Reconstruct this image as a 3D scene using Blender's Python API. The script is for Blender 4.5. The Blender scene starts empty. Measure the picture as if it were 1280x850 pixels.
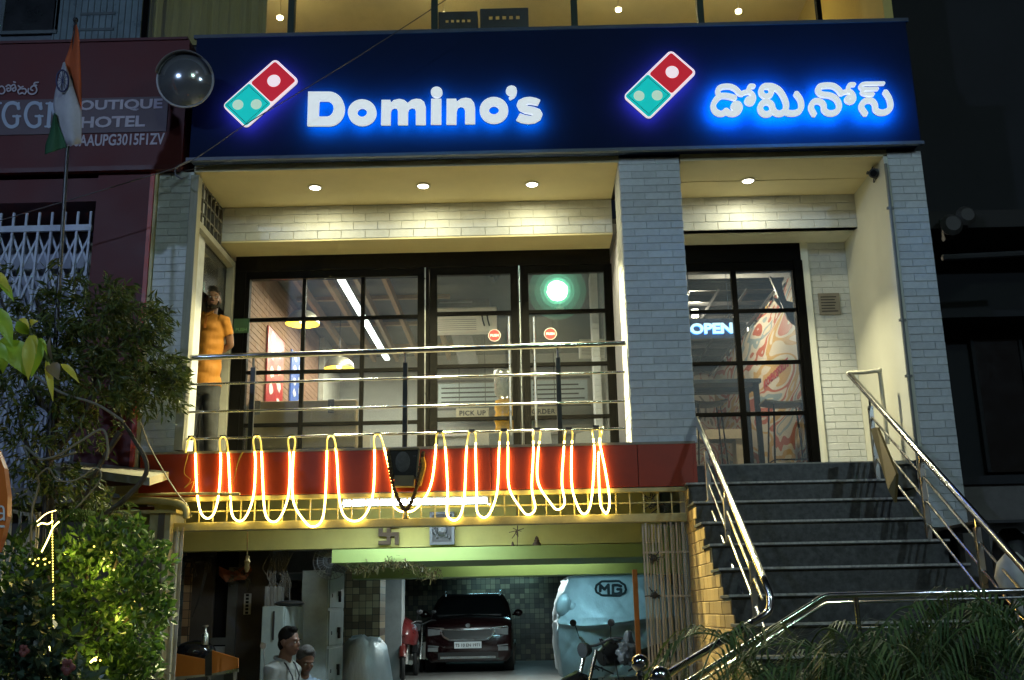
import bpy, math, random
from math import radians, sin, cos, pi
from mathutils import Vector, Matrix, noise
random.seed(7)
scene = bpy.context.scene
COL = scene.collection
# ------------------------------------------------------------------ camera
F, CX, CY, EYE = 1300.0, 640.0, 425.0, 1.6
_d = Vector(((658 - CX) / F, -(765 - CY) / F, 1)).normalized()
_r = 0.0195
_u = Vector((-sin(_r), cos(_r), 0)); _u.z = -(_d.x * _u.x + _d.y * _u.y) / _d.z; _u.normalize()
_x = -_d.cross(_u); _x = _x if _x.x > 0 else -_x
# rows of the world->camera frame: image-right, image-up, view = functions of world x, y(depth), z
def ray(px, py):
    v = Vector(((px - CX) / F, -(py - CY) / F, 1))
    return Vector((v.dot(_x), v.dot(_d), v.dot(_u)))
def P(px, py, Y):
    w = ray(px, py); t = Y / w.y
    return Vector((w.x * t, Y, w.z * t + EYE))
def PX(px, py, X):
    w = ray(px, py); t = X / w.x
    return Vector((X, w.y * t, w.z * t + EYE))
def PZ(px, py, z):
    w = ray(px, py); t = (z - EYE) / w.z
    return Vector((w.x * t, w.y * t, z))
cam = bpy.data.objects.new('camera', bpy.data.cameras.new('camera'))
COL.objects.link(cam)
right = Vector((_x.x, _d.x, _u.x)); up = Vector((_x.y, _d.y, _u.y)); fwd = Vector((_x.z, _d.z, _u.z))
M = Matrix.Identity(4)
for i in range(3):
    M[i][0] = right[i]; M[i][1] = up[i]; M[i][2] = -fwd[i]
M[2][3] = EYE
cam.matrix_world = M
cam.data.sensor_width = 36; cam.data.lens = 36 * F / 1280
cam.data.clip_start = 0.05; cam.data.clip_end = 1000
scene.camera = cam
# ------------------------------------------------------------------ world, moon, exposure
world = bpy.data.worlds.new('World'); scene.world = world; world.use_nodes = True
nt = world.node_tree
sky = nt.nodes.new('ShaderNodeTexSky'); sky.sky_type = 'NISHITA'; sky.sun_disc = False
SUN_EL, SUN_ROT = radians(24), radians(150)
sky.sun_elevation = SUN_EL; sky.sun_rotation = SUN_ROT
bg = nt.nodes['Background']; bg.inputs['Strength'].default_value = 0.0019
nt.links.new(sky.outputs['Color'], bg.inputs['Color'])
sun = bpy.data.objects.new('moonlight', bpy.data.lights.new('moonlight', 'SUN'))
sun.data.energy = 0.012; sun.data.angle = radians(6); sun.data.color = (0.75, 0.85, 1.0)
sun.rotation_euler = (radians(90) - SUN_EL, 0, radians(180) - SUN_ROT)
COL.objects.link(sun)
vs = scene.view_settings
vs.view_transform = 'Standard'; vs.look = 'None'; vs.exposure = 0.0; vs.gamma = 1.0; vs.use_curve_mapping = False
cy = scene.cycles
cy.max_bounces = 7; cy.diffuse_bounces = 4; cy.glossy_bounces = 4; cy.transparent_max_bounces = 16
cy.sample_clamp_indirect = 4.0; cy.use_denoising = True; cy.caustics_reflective = False; cy.caustics_refractive = False
# ------------------------------------------------------------------ materials
def lin(c):
    c = c / 255.0
    return c / 12.92 if c <= 0.04045 else ((c + 0.055) / 1.055) ** 2.4
def S(r, g, b): return (lin(r), lin(g), lin(b))
def newmat(name):
    m = bpy.data.materials.new(name); m.use_nodes = True
    return m, m.node_tree, m.node_tree.nodes['Principled BSDF']
def mat(name, col, rough=0.6, metal=0.0, var=0.18, scale=6.0, bump=0.1, bscale=None, stain=0.0, rand=0.0, coords='Object', stretch=(1, 1, 1), coat=0.0, spec=None, trans=0.0, sss=0.0):
    m, t, p = newmat(name)
    N = t.nodes.new; L = t.links.new
    tc = N('ShaderNodeTexCoord'); mp = N('ShaderNodeMapping'); mp.inputs['Scale'].default_value = stretch
    L(tc.outputs[coords], mp.inputs[0])
    nz = N('ShaderNodeTexNoise'); nz.inputs['Scale'].default_value = scale; nz.inputs['Detail'].default_value = 7; nz.inputs['Roughness'].default_value = 0.62
    L(mp.outputs[0], nz.inputs['Vector'])
    cr = N('ShaderNodeValToRGB')
    cr.color_ramp.elements[0].position = 0.28; cr.color_ramp.elements[1].position = 0.74
    cr.color_ramp.elements[0].color = tuple(c * (1 - var) for c in col) + (1,)
    cr.color_ramp.elements[1].color = tuple(min(1, c * (1 + var)) for c in col) + (1,)
    L(nz.outputs['Fac'], cr.inputs[0])
    out = cr.outputs[0]
    if stain > 0:
        n2 = N('ShaderNodeTexNoise'); n2.inputs['Scale'].default_value = scale * 0.3; n2.inputs['Detail'].default_value = 9; n2.inputs['Roughness'].default_value = 0.75
        L(mp.outputs[0], n2.inputs['Vector'])
        r2 = N('ShaderNodeValToRGB'); r2.color_ramp.elements[0].position = 0.46; r2.color_ramp.elements[1].position = 0.66
        r2.color_ramp.elements[0].color = (0, 0, 0, 1); r2.color_ramp.elements[1].color = (stain, stain, stain, 1)
        L(n2.outputs['Fac'], r2.inputs[0])
        mx = N('ShaderNodeMix'); mx.data_type = 'RGBA'
        L(r2.outputs[0], mx.inputs[0]); L(out, mx.inputs[6]); mx.inputs[7].default_value = (col[0] * .35, col[1] * .32, col[2] * .28, 1)
        out = mx.outputs[2]
    if rand > 0:
        oi = N('ShaderNodeObjectInfo'); mr = N('ShaderNodeMapRange'); mr.inputs[3].default_value = 1 - rand; mr.inputs[4].default_value = 1 + rand * .6
        L(oi.outputs['Random'], mr.inputs[0])
        mm = N('ShaderNodeMix'); mm.data_type = 'RGBA'; mm.blend_type = 'MULTIPLY'; mm.inputs[0].default_value = 1
        L(out, mm.inputs[6]); L(mr.outputs[0], mm.inputs[7]); out = mm.outputs[2]
    L(out, p.inputs['Base Color'])
    rr = N('ShaderNodeMapRange'); rr.inputs[3].default_value = max(0.02, rough - .12); rr.inputs[4].default_value = min(1, rough + .12)
    L(nz.outputs['Fac'], rr.inputs[0]); L(rr.outputs[0], p.inputs['Roughness'])
    p.inputs['Metallic'].default_value = metal
    if coat: p.inputs['Coat Weight'].default_value = coat; p.inputs['Coat Roughness'].default_value = .05
    if spec is not None: p.inputs['Specular IOR Level'].default_value = spec
    if trans: p.inputs['Transmission Weight'].default_value = trans
    if sss: p.inputs['Subsurface Weight'].default_value = sss; p.inputs['Subsurface Radius'].default_value = (.01, .004, .002)
    if bump > 0:
        nb = N('ShaderNodeTexNoise'); nb.inputs['Scale'].default_value = bscale or scale * 8; nb.inputs['Detail'].default_value = 4
        L(mp.outputs[0], nb.inputs['Vector'])
        b = N('ShaderNodeBump'); b.inputs['Strength'].default_value = bump; b.inputs['Distance'].default_value = 0.01
        L(nb.outputs['Fac'], b.inputs['Height']); L(b.outputs[0], p.inputs['Normal'])
    return m
def emit(name, col, strength):
    m, t, p = newmat(name)
    p.inputs['Base Color'].default_value = (*[min(1, c * .8) for c in col], 1)
    p.inputs['Emission Color'].default_value = (*col, 1); p.inputs['Emission Strength'].default_value = strength
    return m
def glass(name, tint=(1, 1, 1), refl=1.0, dust=0.04, rough=0.0):
    m, t, p = newmat(name); N = t.nodes.new; L = t.links.new
    t.nodes.remove(p); out = t.nodes['Material Output']
    tr = N('ShaderNodeBsdfTransparent'); tr.inputs[0].default_value = (*tint, 1)
    gl = N('ShaderNodeBsdfGlossy'); gl.inputs['Roughness'].default_value = rough
    fr = N('ShaderNodeFresnel'); fr.inputs[0].default_value = 1.5
    ml = N('ShaderNodeMath'); ml.operation = 'MULTIPLY'; ml.inputs[1].default_value = refl; L(fr.outputs[0], ml.inputs[0])
    m1 = N('ShaderNodeMixShader'); L(ml.outputs[0], m1.inputs[0]); L(tr.outputs[0], m1.inputs[1]); L(gl.outputs[0], m1.inputs[2])
    df = N('ShaderNodeBsdfDiffuse'); df.inputs[0].default_value = (.6, .6, .55, 1)
    tc = N('ShaderNodeTexCoord'); nz = N('ShaderNodeTexNoise'); nz.inputs['Scale'].default_value = 2.3; nz.inputs['Detail'].default_value = 8; nz.inputs['Roughness'].default_value = .7
    L(tc.outputs['Object'], nz.inputs['Vector'])
    mr = N('ShaderNodeMapRange'); mr.inputs[1].default_value = .4; mr.inputs[2].default_value = .75; mr.inputs[3].default_value = dust * .3; mr.inputs[4].default_value = dust * 1.8
    L(nz.outputs['Fac'], mr.inputs[0])
    m2 = N('ShaderNodeMixShader'); L(mr.outputs[0], m2.inputs[0]); L(m1.outputs[0], m2.inputs[1]); L(df.outputs[0], m2.inputs[2])
    g2 = N('ShaderNodeBsdfGlossy'); g2.inputs['Roughness'].default_value = .36
    m3 = N('ShaderNodeMixShader'); m3.inputs[0].default_value = .028 * refl; L(m2.outputs[0], m3.inputs[1]); L(g2.outputs[0], m3.inputs[2])
    L(m3.outputs[0], out.inputs[0])
    return m
def leafmat(name, col, var=.5, trans=.35, rough=.45):
    m, t, p = newmat(name); N = t.nodes.new; L = t.links.new
    out = t.nodes['Material Output']
    geo = N('ShaderNodeNewGeometry'); tc = N('ShaderNodeTexCoord'); nz = N('ShaderNodeTexNoise'); nz.inputs['Scale'].default_value = 5
    L(tc.outputs['Object'], nz.inputs['Vector'])
    ad = N('ShaderNodeMath'); ad.operation = 'ADD'; L(geo.outputs['Random Per Island'], ad.inputs[0]); L(nz.outputs['Fac'], ad.inputs[1])
    cr = N('ShaderNodeValToRGB'); e = cr.color_ramp.elements
    e[0].position = .35; e[1].position = 1.4 / 2 + .2
    e[0].color = (col[0] * (1 - var), col[1] * (1 - var * .8), col[2] * (1 - var), 1); e[1].color = (min(1, col[0] * (1 + var * 1.3)), col[1] * (1 + var), col[2] * (1 + var * .4), 1)
    hf = N('ShaderNodeMath'); hf.operation = 'MULTIPLY'; hf.inputs[1].default_value = .6; L(ad.outputs[0], hf.inputs[0])
    L(hf.outputs[0], cr.inputs[0]); L(cr.outputs[0], p.inputs['Base Color'])
    p.inputs['Roughness'].default_value = rough
    tl = N('ShaderNodeBsdfTranslucent'); L(cr.outputs[0], tl.inputs[0])
    mx = N('ShaderNodeMixShader'); mx.inputs[0].default_value = trans
    L(p.outputs[0], mx.inputs[1]); L(tl.outputs[0], mx.inputs[2]); L(mx.outputs[0], out.inputs[0])
    return m
def checker(name, cols, sx, sy, axes='xz', rough=.35, mortar=(.03, .028, .025)):
    """small mosaic: each cell picks one of the colours"""
    m, t, p = newmat(name); N = t.nodes.new; L = t.links.new
    tc = N('ShaderNodeTexCoord'); sp = N('ShaderNodeSeparateXYZ'); L(tc.outputs['Object'], sp.inputs[0])
    ii = {'x': 0, 'y': 1, 'z': 2}
    def cell(i, s):
        a = N('ShaderNodeMath'); a.operation = 'DIVIDE'; a.inputs[1].default_value = s; L(sp.outputs[i], a.inputs[0])
        f = N('ShaderNodeMath'); f.operation = 'FLOOR'; L(a.outputs[0], f.inputs[0])
        g = N('ShaderNodeMath'); g.operation = 'FRACT'; L(a.outputs[0], g.inputs[0])
        h = N('ShaderNodeMath'); h.operation = 'GREATER_THAN'; h.inputs[1].default_value = .07; L(g.outputs[0], h.inputs[0])
        return f.outputs[0], h.outputs[0]
    fx, gx = cell(ii[axes[0]], sx); fy, gy = cell(ii[axes[1]], sy)
    cb = N('ShaderNodeCombineXYZ'); L(fx, cb.inputs[0]); L(fy, cb.inputs[1])
    wn = N('ShaderNodeTexWhiteNoise'); wn.noise_dimensions = '3D'; L(cb.outputs[0], wn.inputs['Vector'])
    cr = N('ShaderNodeValToRGB'); cr.color_ramp.interpolation = 'CONSTANT'
    while len(cr.color_ramp.elements) < len(cols): cr.color_ramp.elements.new(.5)
    for i, c in enumerate(cols):
        cr.color_ramp.elements[i].position = i / len(cols); cr.color_ramp.elements[i].color = (*c, 1)
    L(wn.outputs['Value'], cr.inputs[0])
    g = N('ShaderNodeMath'); g.operation = 'MULTIPLY'; L(gx, g.inputs[0]); L(gy, g.inputs[1])
    mx = N('ShaderNodeMix'); mx.data_type = 'RGBA'; L(g.outputs[0], mx.inputs[0]); mx.inputs[6].default_value = (*mortar, 1); L(cr.outputs[0], mx.inputs[7])
    L(mx.outputs[2], p.inputs['Base Color']); p.inputs['Roughness'].default_value = rough
    b = N('ShaderNodeBump'); b.inputs['Strength'].default_value = .4; b.inputs['Distance'].default_value = .004; L(g.outputs[0], b.inputs['Height']); L(b.outputs[0], p.inputs['Normal'])
    return m
def mural_mat(name, cols, scale=2.2, stretch=(1, .28, 1)):
    """flat printed mural: swirling colour patches"""
    m, t, p = newmat(name); N = t.nodes.new; L = t.links.new
    tc = N('ShaderNodeTexCoord'); nz = N('ShaderNodeTexNoise'); nz.inputs['Scale'].default_value = scale; nz.inputs['Detail'].default_value = 2; nz.inputs['Distortion'].default_value = 1.3
    mp = N('ShaderNodeMapping'); mp.inputs['Scale'].default_value = stretch; L(tc.outputs['Object'], mp.inputs[0]); L(mp.outputs[0], nz.inputs['Vector'])
    cr = N('ShaderNodeValToRGB'); cr.color_ramp.interpolation = 'CONSTANT'
    while len(cr.color_ramp.elements) < len(cols): cr.color_ramp.elements.new(.5)
    for i, (pos, c) in enumerate(cols):
        cr.color_ramp.elements[i].position = pos; cr.color_ramp.elements[i].color = (*c, 1)
    L(nz.outputs['Fac'], cr.inputs[0]); L(cr.outputs[0], p.inputs['Base Color']); p.inputs['Roughness'].default_value = .5
    return m
# ------------------------------------------------------------------ mesh builder
class MB:
    def __init__(s): s.v = []; s.f = []
    def add(s, vs_, fs):
        n = len(s.v); s.v += [tuple(v) for v in vs_]; s.f += [tuple(n + i for i in f) for f in fs]; return s
    def box(s, x0, x1, y0, y1, z0, z1):
        if x0 > x1: x0, x1 = x1, x0
        if y0 > y1: y0, y1 = y1, y0
        if z0 > z1: z0, z1 = z1, z0
        return s.add([(x0, y0, z0), (x1, y0, z0), (x1, y1, z0), (x0, y1, z0), (x0, y0, z1), (x1, y0, z1), (x1, y1, z1), (x0, y1, z1)],
                     [(0, 3, 2, 1), (4, 5, 6, 7), (0, 1, 5, 4), (1, 2, 6, 5), (2, 3, 7, 6), (3, 0, 4, 7)])
    def bar(s, a, b, w, h=None, upv=(0, 0, 1)):
        a = Vector(a); b = Vector(b); h = h or w; d = (b - a).normalized(); upv = Vector(upv)
        if abs(d.dot(upv)) > .98: upv = Vector((0, 1, 0))
        r = d.cross(upv).normalized(); u = r.cross(d)
        q = [(r * i * w + u * j * h) * .5 for i, j in ((-1, -1), (1, -1), (1, 1), (-1, 1))]
        return s.add([a + k for k in q] + [b + k for k in q], [(3, 2, 1, 0), (4, 5, 6, 7), (0, 1, 5, 4), (1, 2, 6, 5), (2, 3, 7, 6), (3, 0, 4, 7)])
    def tube(s, pts, r, n=10, closed=False, flat=1.0):
        pts = [Vector(p) for p in pts]; m = len(pts); rs = r if isinstance(r, (list, tuple)) else [r] * m
        rings = []; ref = None
        for i, p in enumerate(pts):
            if closed: d = pts[(i + 1) % m] - pts[i - 1]
            else: d = pts[min(i + 1, m - 1)] - pts[max(i - 1, 0)]
            d = d.normalized() if d.length > 1e-9 else Vector((0, 0, 1))
            if ref is None:
                ref = Vector((0, 0, 1)) if abs(d.z) < .9 else Vector((0, 1, 0))
                ref = (ref - d * ref.dot(d)).normalized()
            else:
                ref = ref - d * ref.dot(d)
                ref = ref.normalized() if ref.length > 1e-6 else d.orthogonal().normalized()
            b = d.cross(ref)
            rings.append([p + (ref * cos(2 * pi * k / n) + b * sin(2 * pi * k / n) * flat) * rs[i] for k in range(n)])
        vs_ = [q for rg in rings for q in rg]; fs = []
        for i in range(m if closed else m - 1):
            j = (i + 1) % m
            for k in range(n):
                fs.append((i * n + k, i * n + (k + 1) % n, j * n + (k + 1) % n, j * n + k))
        if not closed:
            fs.append(tuple(range(n - 1, -1, -1))); fs.append(tuple((m - 1) * n + k for k in range(n)))
        return s.add(vs_, fs)
    def lathe(s, prof, c=(0, 0, 0), axis=(0, 0, 1), n=20, cap=True):
        c = Vector(c); ax = Vector(axis).normalized(); a = ax.orthogonal().normalized(); b = ax.cross(a)
        vs_ = [c + ax * z + (a * cos(2 * pi * k / n) + b * sin(2 * pi * k / n)) * max(r, 1e-4) for r, z in prof for k in range(n)]
        m = len(prof); fs = [(i * n + k, i * n + (k + 1) % n, (i + 1) * n + (k + 1) % n, (i + 1) * n + k) for i in range(m - 1) for k in range(n)]
        if cap: fs += [tuple(range(n - 1, -1, -1)), tuple((m - 1) * n + k for k in range(n))]
        return s.add(vs_, fs)
    def ell(s, c, r, n=14, m=9, rot=None):
        c = Vector(c); r = r if isinstance(r, (tuple, list)) else (r, r, r); vs_ = []; fs = []
        for i in range(m + 1):
            t = pi * i / m
            for k in range(n):
                v = Vector((r[0] * max(sin(t), 1e-3) * cos(2 * pi * k / n), r[1] * max(sin(t), 1e-3) * sin(2 * pi * k / n), r[2] * cos(t)))
                if rot: v = rot @ v
                vs_.append(c + v)
        for i in range(m):
            for k in range(n): fs.append((i * n + k, (i + 1) * n + k, (i + 1) * n + (k + 1) % n, i * n + (k + 1) % n))
        return s.add(vs_, fs)
    def prism(s, pts, ext):
        pts = [Vector(p) for p in pts]; e = Vector(ext); n = len(pts)
        return s.add(pts + [p + e for p in pts], [tuple(range(n)), tuple(range(2 * n - 1, n - 1, -1))] + [(i, i + n, (i + 1) % n + n, (i + 1) % n) for i in range(n)])
    def quad(s, a, b, c, d): return s.add([a, b, c, d], [(0, 1, 2, 3)])
    def loft(s, rings, cap=True):
        n = len(rings[0]); vs_ = [p for r in rings for p in r]
        fs = [(i * n + k, i * n + (k + 1) % n, (i + 1) * n + (k + 1) % n, (i + 1) * n + k) for i in range(len(rings) - 1) for k in range(n)]
        if cap: fs += [tuple(range(n - 1, -1, -1)), tuple((len(rings) - 1) * n + k for k in range(n))]
        return s.add(vs_, fs)
    def xform(s, mtx):
        s.v = [tuple(mtx @ Vector(v)) for v in s.v]; return s
    def merge(s, o): return s.add(o.v, o.f)
ORG = {}
def mesh_of(name, mb, m, off=Vector((0, 0, 0)), smooth=False):
    me = bpy.data.meshes.new(name)
    ox, oy, oz = off
    me.from_pydata([(x - ox, y - oy, z - oz) for x, y, z in mb.v], [], mb.f)
    me.update()
    if m is not None: me.materials.append(m)
    import bmesh
    bm = bmesh.new(); bm.from_mesh(me); bmesh.ops.recalc_face_normals(bm, faces=bm.faces); bm.to_mesh(me); bm.free()
    if smooth:
        me.polygons.foreach_set('use_smooth', [True] * len(me.polygons))
        try: me.set_sharp_from_angle(angle=radians(40 if smooth is True else smooth))
        except Exception: pass
    return me
def tag(o, label=None, cat=None, group=None, kind=None):
    if label: o['label'] = label
    if cat: o['category'] = cat
    if group: o['group'] = group
    if kind: o['kind'] = kind
    return o
def thing(name, label, cat, loc=(0, 0, 0), group=None, rz=0.0, kind=None):
    o = bpy.data.objects.new(name, None); COL.objects.link(o); o.location = loc; o.rotation_euler = (0, 0, rz)
    o.empty_display_size = .1
    ORG[o] = Vector(loc)
    return tag(o, label, cat, group, kind)
def part(name, mb, m, parent, smooth=False, bev=0.0, label=None, kind=None, local=False):
    off = Vector((0, 0, 0)) if local else ORG[parent]
    me = mb if isinstance(mb, bpy.types.Mesh) else mesh_of(name, mb, m, off, smooth)
    o = bpy.data.objects.new(name, me); COL.objects.link(o); o.parent = parent; ORG[o] = ORG[parent]
    if bev: b = o.modifiers.new('bevel', 'BEVEL'); b.width = bev; b.segments = 2; b.limit_method = 'ANGLE'
    return tag(o, label, None, None, kind)
def solo(name, mb, m, label=None, cat=None, smooth=False, group=None, kind=None, bev=0.0):
    xs, ys, zs = zip(*mb.v)
    c = Vector(((min(xs) + max(xs)) / 2, (min(ys) + max(ys)) / 2, min(zs)))
    o = bpy.data.objects.new(name, mesh_of(name, mb, m, c, smooth)); COL.objects.link(o); o.location = c; ORG[o] = c
    if bev: b = o.modifiers.new('bevel', 'BEVEL'); b.width = bev; b.segments = 2; b.limit_method = 'ANGLE'
    return tag(o, label, cat, group, kind)
def copy_tree(o, parent=None):
    c = o.copy(); COL.objects.link(c); ORG[c] = ORG.get(o, Vector((0, 0, 0)))
    if parent is not None: c.parent = parent
    for ch in list(o.children): copy_tree(ch, c)
    return c
def lamp(name, kind, loc, energy, col, parent=None, size=.1, rot=None, spot=None, blend=.5):
    l = bpy.data.lights.new(name, kind); l.energy = energy; l.color = col
    if kind == 'AREA': l.size = size
    elif kind in ('POINT', 'SPOT'): l.shadow_soft_size = size
    if spot: l.spot_size = radians(spot); l.spot_blend = blend
    o = bpy.data.objects.new(name, l); COL.objects.link(o)
    if parent is not None: o.parent = parent; o.location = Vector(loc) - ORG[parent]
    else: o.location = loc
    if rot: o.rotation_euler = rot
    return o
def catmull(pts, k=6, closed=False):
    pts = [Vector(p) for p in pts]; n = len(pts); out = []
    for i in range(n if closed else n - 1):
        g = (lambda j: pts[j % n]) if closed else (lambda j: pts[max(0, min(n - 1, j))])
        p0, p1, p2, p3 = g(i - 1), g(i), g(i + 1), g(i + 2)
        for a in range(k):
            t = a / k
            out.append(.5 * ((2 * p1) + (p2 - p0) * t + (2 * p0 - 5 * p1 + 4 * p2 - p3) * t * t + (3 * p1 - p0 - 3 * p2 + p3) * t ** 3))
    if not closed: out.append(pts[-1])
    return out
def curve_mesh(polys, depth, to3, front=True):
    """closed 2D outlines (even-odd holes) extruded; to3(x, y, d) places them"""
    cu = bpy.data.curves.new('t', 'CURVE'); cu.dimensions = '2D'; cu.fill_mode = 'BOTH'; cu.extrude = depth / 2
    for pl in polys:
        sp = cu.splines.new('POLY'); sp.points.add(len(pl) - 1); sp.use_cyclic_u = True
        for i, (a, b) in enumerate(pl): sp.points[i].co = (a, b, 0, 1)
    ob = bpy.data.objects.new('t', cu); COL.objects.link(ob)
    me = bpy.data.meshes.new_from_object(ob.evaluated_get(bpy.context.evaluated_depsgraph_get()))
    bpy.data.objects.remove(ob); bpy.data.curves.remove(cu)
    mb = MB(); mb.v = [tuple(to3(v.co.x, v.co.y, v.co.z + depth / 2)) for v in me.vertices]; mb.f = [tuple(p.vertices) for p in me.polygons]
    bpy.data.meshes.remove(me); return mb
def text_mb(txt, origin, rt, upv, size, depth=.004, align='LEFT', bold=0.0, space=1.0):
    cu = bpy.data.curves.new('t', 'FONT'); cu.body = txt; cu.size = size; cu.extrude = depth / 2; cu.align_x = align; cu.offset = bold; cu.space_character = space
    cu.resolution_u = 3
    ob = bpy.data.objects.new('t', cu); COL.objects.link(ob)
    me = bpy.data.meshes.new_from_object(ob.evaluated_get(bpy.context.evaluated_depsgraph_get()))
    bpy.data.objects.remove(ob); bpy.data.curves.remove(cu)
    o = Vector(origin); rt = Vector(rt); upv = Vector(upv); nr = rt.cross(upv)
    mb = MB(); mb.v = [tuple(o + rt * v.co.x + upv * v.co.y + nr * (v.co.z + depth / 2)) for v in me.vertices]; mb.f = [tuple(p.vertices) for p in me.polygons]
    bpy.data.meshes.remove(me); return mb
def stroke(mb, pts, hw, depth, to3, k=6, off=0.0):
    """flat thick stroke with round ends, extruded"""
    P2 = [Vector((a, b, 0)) for a, b in pts]; sp = catmull(P2, k); n = len(sp); Lf, Rt = [], []
    for i, p in enumerate(sp):
        d = (sp[min(i + 1, n - 1)] - sp[max(i - 1, 0)]).normalized(); nn = Vector((-d.y, d.x, 0)) * hw
        Lf.append(p + nn); Rt.append(p - nn)
    d0 = (sp[0] - sp[1]).normalized(); d1 = (sp[-1] - sp[-2]).normalized()
    def cap(c, d):
        a0 = math.atan2(d.y, d.x); return [c + Vector((cos(a0 + t), sin(a0 + t), 0)) * hw for t in (-pi / 3, 0, pi / 3)]
    vs_ = []
    rp = .0022 if depth > .02 else depth * .2
    for q in (depth + off, 0):
        for i, (a, b) in enumerate(zip(Lf, Rt)): e_ = rp * i / n if q else 0; vs_ += [to3(a.x, a.y, q + e_), to3(b.x, b.y, q + e_)]
    N2 = 2 * n; fs = []
    for i in range(n - 1):
        a = 2 * i
        fs.append((a, a + 1, a + 3, a + 2)); fs.append((N2 + a + 2, N2 + a + 3, N2 + a + 1, N2 + a))
        fs.append((a, a + 2, N2 + a + 2, N2 + a)); fs.append((a + 1, N2 + a + 1, N2 + a + 3, a + 3))
    mb.add(vs_, fs)
    for c, d, A, B in ((sp[0], d0, Rt[0], Lf[0]), (sp[-1], d1, Lf[-1], Rt[-1])):
        cp = cap(c, d); ring = [Lf[0] if c is sp[0] else Rt[-1]] ; 
        seq = ([Lf[0]] + cp + [Rt[0]]) if c is sp[0] else ([Rt[-1]] + cp + [Lf[-1]])
        mb.prism([to3(p.x, p.y, 0) for p in seq], to3(0, 0, depth + off + (0 if c is sp[0] else rp)) - to3(0, 0, 0))
    return mb
def voxel(mb, name, size, smooth_it=3, m=None, off=Vector((0, 0, 0)), fold=0.0):
    me = mesh_of(name + '_src', mb, None, off)
    ob = bpy.data.objects.new('t', me); COL.objects.link(ob)
    r = ob.modifiers.new('r', 'REMESH'); r.mode = 'VOXEL'; r.voxel_size = size
    if smooth_it: sm = ob.modifiers.new('s', 'SMOOTH'); sm.iterations = smooth_it; sm.factor = .5
    out = bpy.data.meshes.new_from_object(ob.evaluated_get(bpy.context.evaluated_depsgraph_get()))
    bpy.data.objects.remove(ob); bpy.data.meshes.remove(me)
    if fold:
        nr = [v.normal.copy() for v in out.vertices]
        for v, n_ in zip(out.vertices, nr):
            c = v.co + off; a = noise.noise(Vector((c.x * 7 + c.z * 6, c.y * 7 - c.z * 5, c.z * 12))); b = noise.noise(Vector((c.x * 4 - c.z * 7, c.y * 4 + c.z * 6, c.z * 4 + 3)))
            v.co += n_ * fold * (a * .6 + b * .7)
    out.name = name; out.polygons.foreach_set('use_smooth', [True] * len(out.polygons))
    out.materials.clear()
    if m: out.materials.append(m)
    return out
# ------------------------------------------------------------------ shared materials
M_brickpaint = mat('white_painted_brick', (.62, .64, .63), .55, var=.09, scale=5, bump=.3, bscale=40, rand=.12, stain=.22)
M_mortar = mat('painted_mortar', (.58, .60, .59), .8, var=.15, scale=12)
M_plaster = mat('cream_plaster', (.80, .70, .42), .7, var=.05, scale=3, bump=.05, stain=.05)
M_white_plaster = mat('white_plaster', (.66, .65, .54), .6, var=.05, scale=2.5, bump=.05, stain=.06)
M_navy = mat('navy_panel', (.008, .015, .045), .85, var=.10, scale=2, bump=.02, spec=.06)
M_black = mat('black_frame_paint', (.002, .002, .002), .6, var=.2, scale=8, bump=.02, spec=.03)
M_dark = mat('dark_plastic', (.02, .02, .022), .45, var=.2, bump=.02)
M_steel = mat('polished_steel', (.62, .61, .58), .16, 1.0, var=.06, scale=10, bump=.01)
M_brushed = mat('brushed_steel', (.50, .49, .45), .3, 1.0, var=.1, scale=14, bump=.03)
M_redbeam = mat('maroon_beam_paint', (.33, .034, .010), .45, var=.12, scale=3, bump=.04, stain=.25)
M_maroon = mat('maroon_wall_paint', (.080, .006, .008), .6, var=.12, scale=2, bump=.08, stain=.15)
M_cream_metal = mat('cream_painted_metal', (.52, .45, .20), .5, var=.15, scale=9, stain=.4, bump=.06)
M_yellowwall = mat('yellow_green_wall', (.50, .47, .16), .7, var=.10, scale=3, stain=.2, bump=.08)
M_green = mat('green_beam_paint', (.24, .33, .10), .6, var=.08, scale=3, stain=.15, bump=.06)
M_concrete = mat('concrete', (.20, .20, .19), .8, var=.2, scale=3, stain=.3, bump=.15)
M_granite = mat('dark_granite', (.066, .068, .062), .42, var=.6, scale=22, bump=.03, stain=.55)
M_asphalt = mat('asphalt', (.045, .045, .045), .85, var=.25, scale=30, bump=.4)
M_cabinet = mat('grey_painted_cabinet', (.24, .29, .28), .5, var=.08, scale=5, stain=.2, bump=.03)
M_skin = mat('brown_skin', (.15, .072, .042), .5, var=.10, scale=14, bump=.05, sss=.08)
M_hair = mat('black_hair', (.008, .007, .006), .7, var=.3, scale=80, bump=.4, bscale=160, spec=.1)
M_white = mat('white_plastic', (.70, .70, .66), .4, var=.04, bump=.01)
M_glass = glass('shop_glass', (.95, .97, .95), 1.1, .009)
# ================================================================== SETTING
g = MB(); g.quad((-150, -150, 0), (150, -150, 0), (150, 200, 0), (-150, 200, 0)); solo('ground', g, M_asphalt, kind='structure')
g = MB(); fl = .45
g.add([(-3.7, 10.2, .006), (1.7, 10.2, .006), (-6.0, 13.5, fl), (3.6, 13.5, fl), (-6.0, 27, fl), (3.6, 27, fl)], [(0, 1, 3, 2), (2, 3, 5, 4)])
solo('garage_floor', g, mat('garage_concrete_floor', (.22, .22, .21), .45, var=.25, scale=2, stain=.35), kind='structure')
# ================================================================== THE SHOP BUILDING
shop = thing('shop_building', 'white brick pizza shop with navy fascia above a parking basement', 'building', (.25, 11, 0))
ZS, ZF, ZL = 6.1, 3.15, 2.957          # soffit, balcony floor, stair landing
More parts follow.
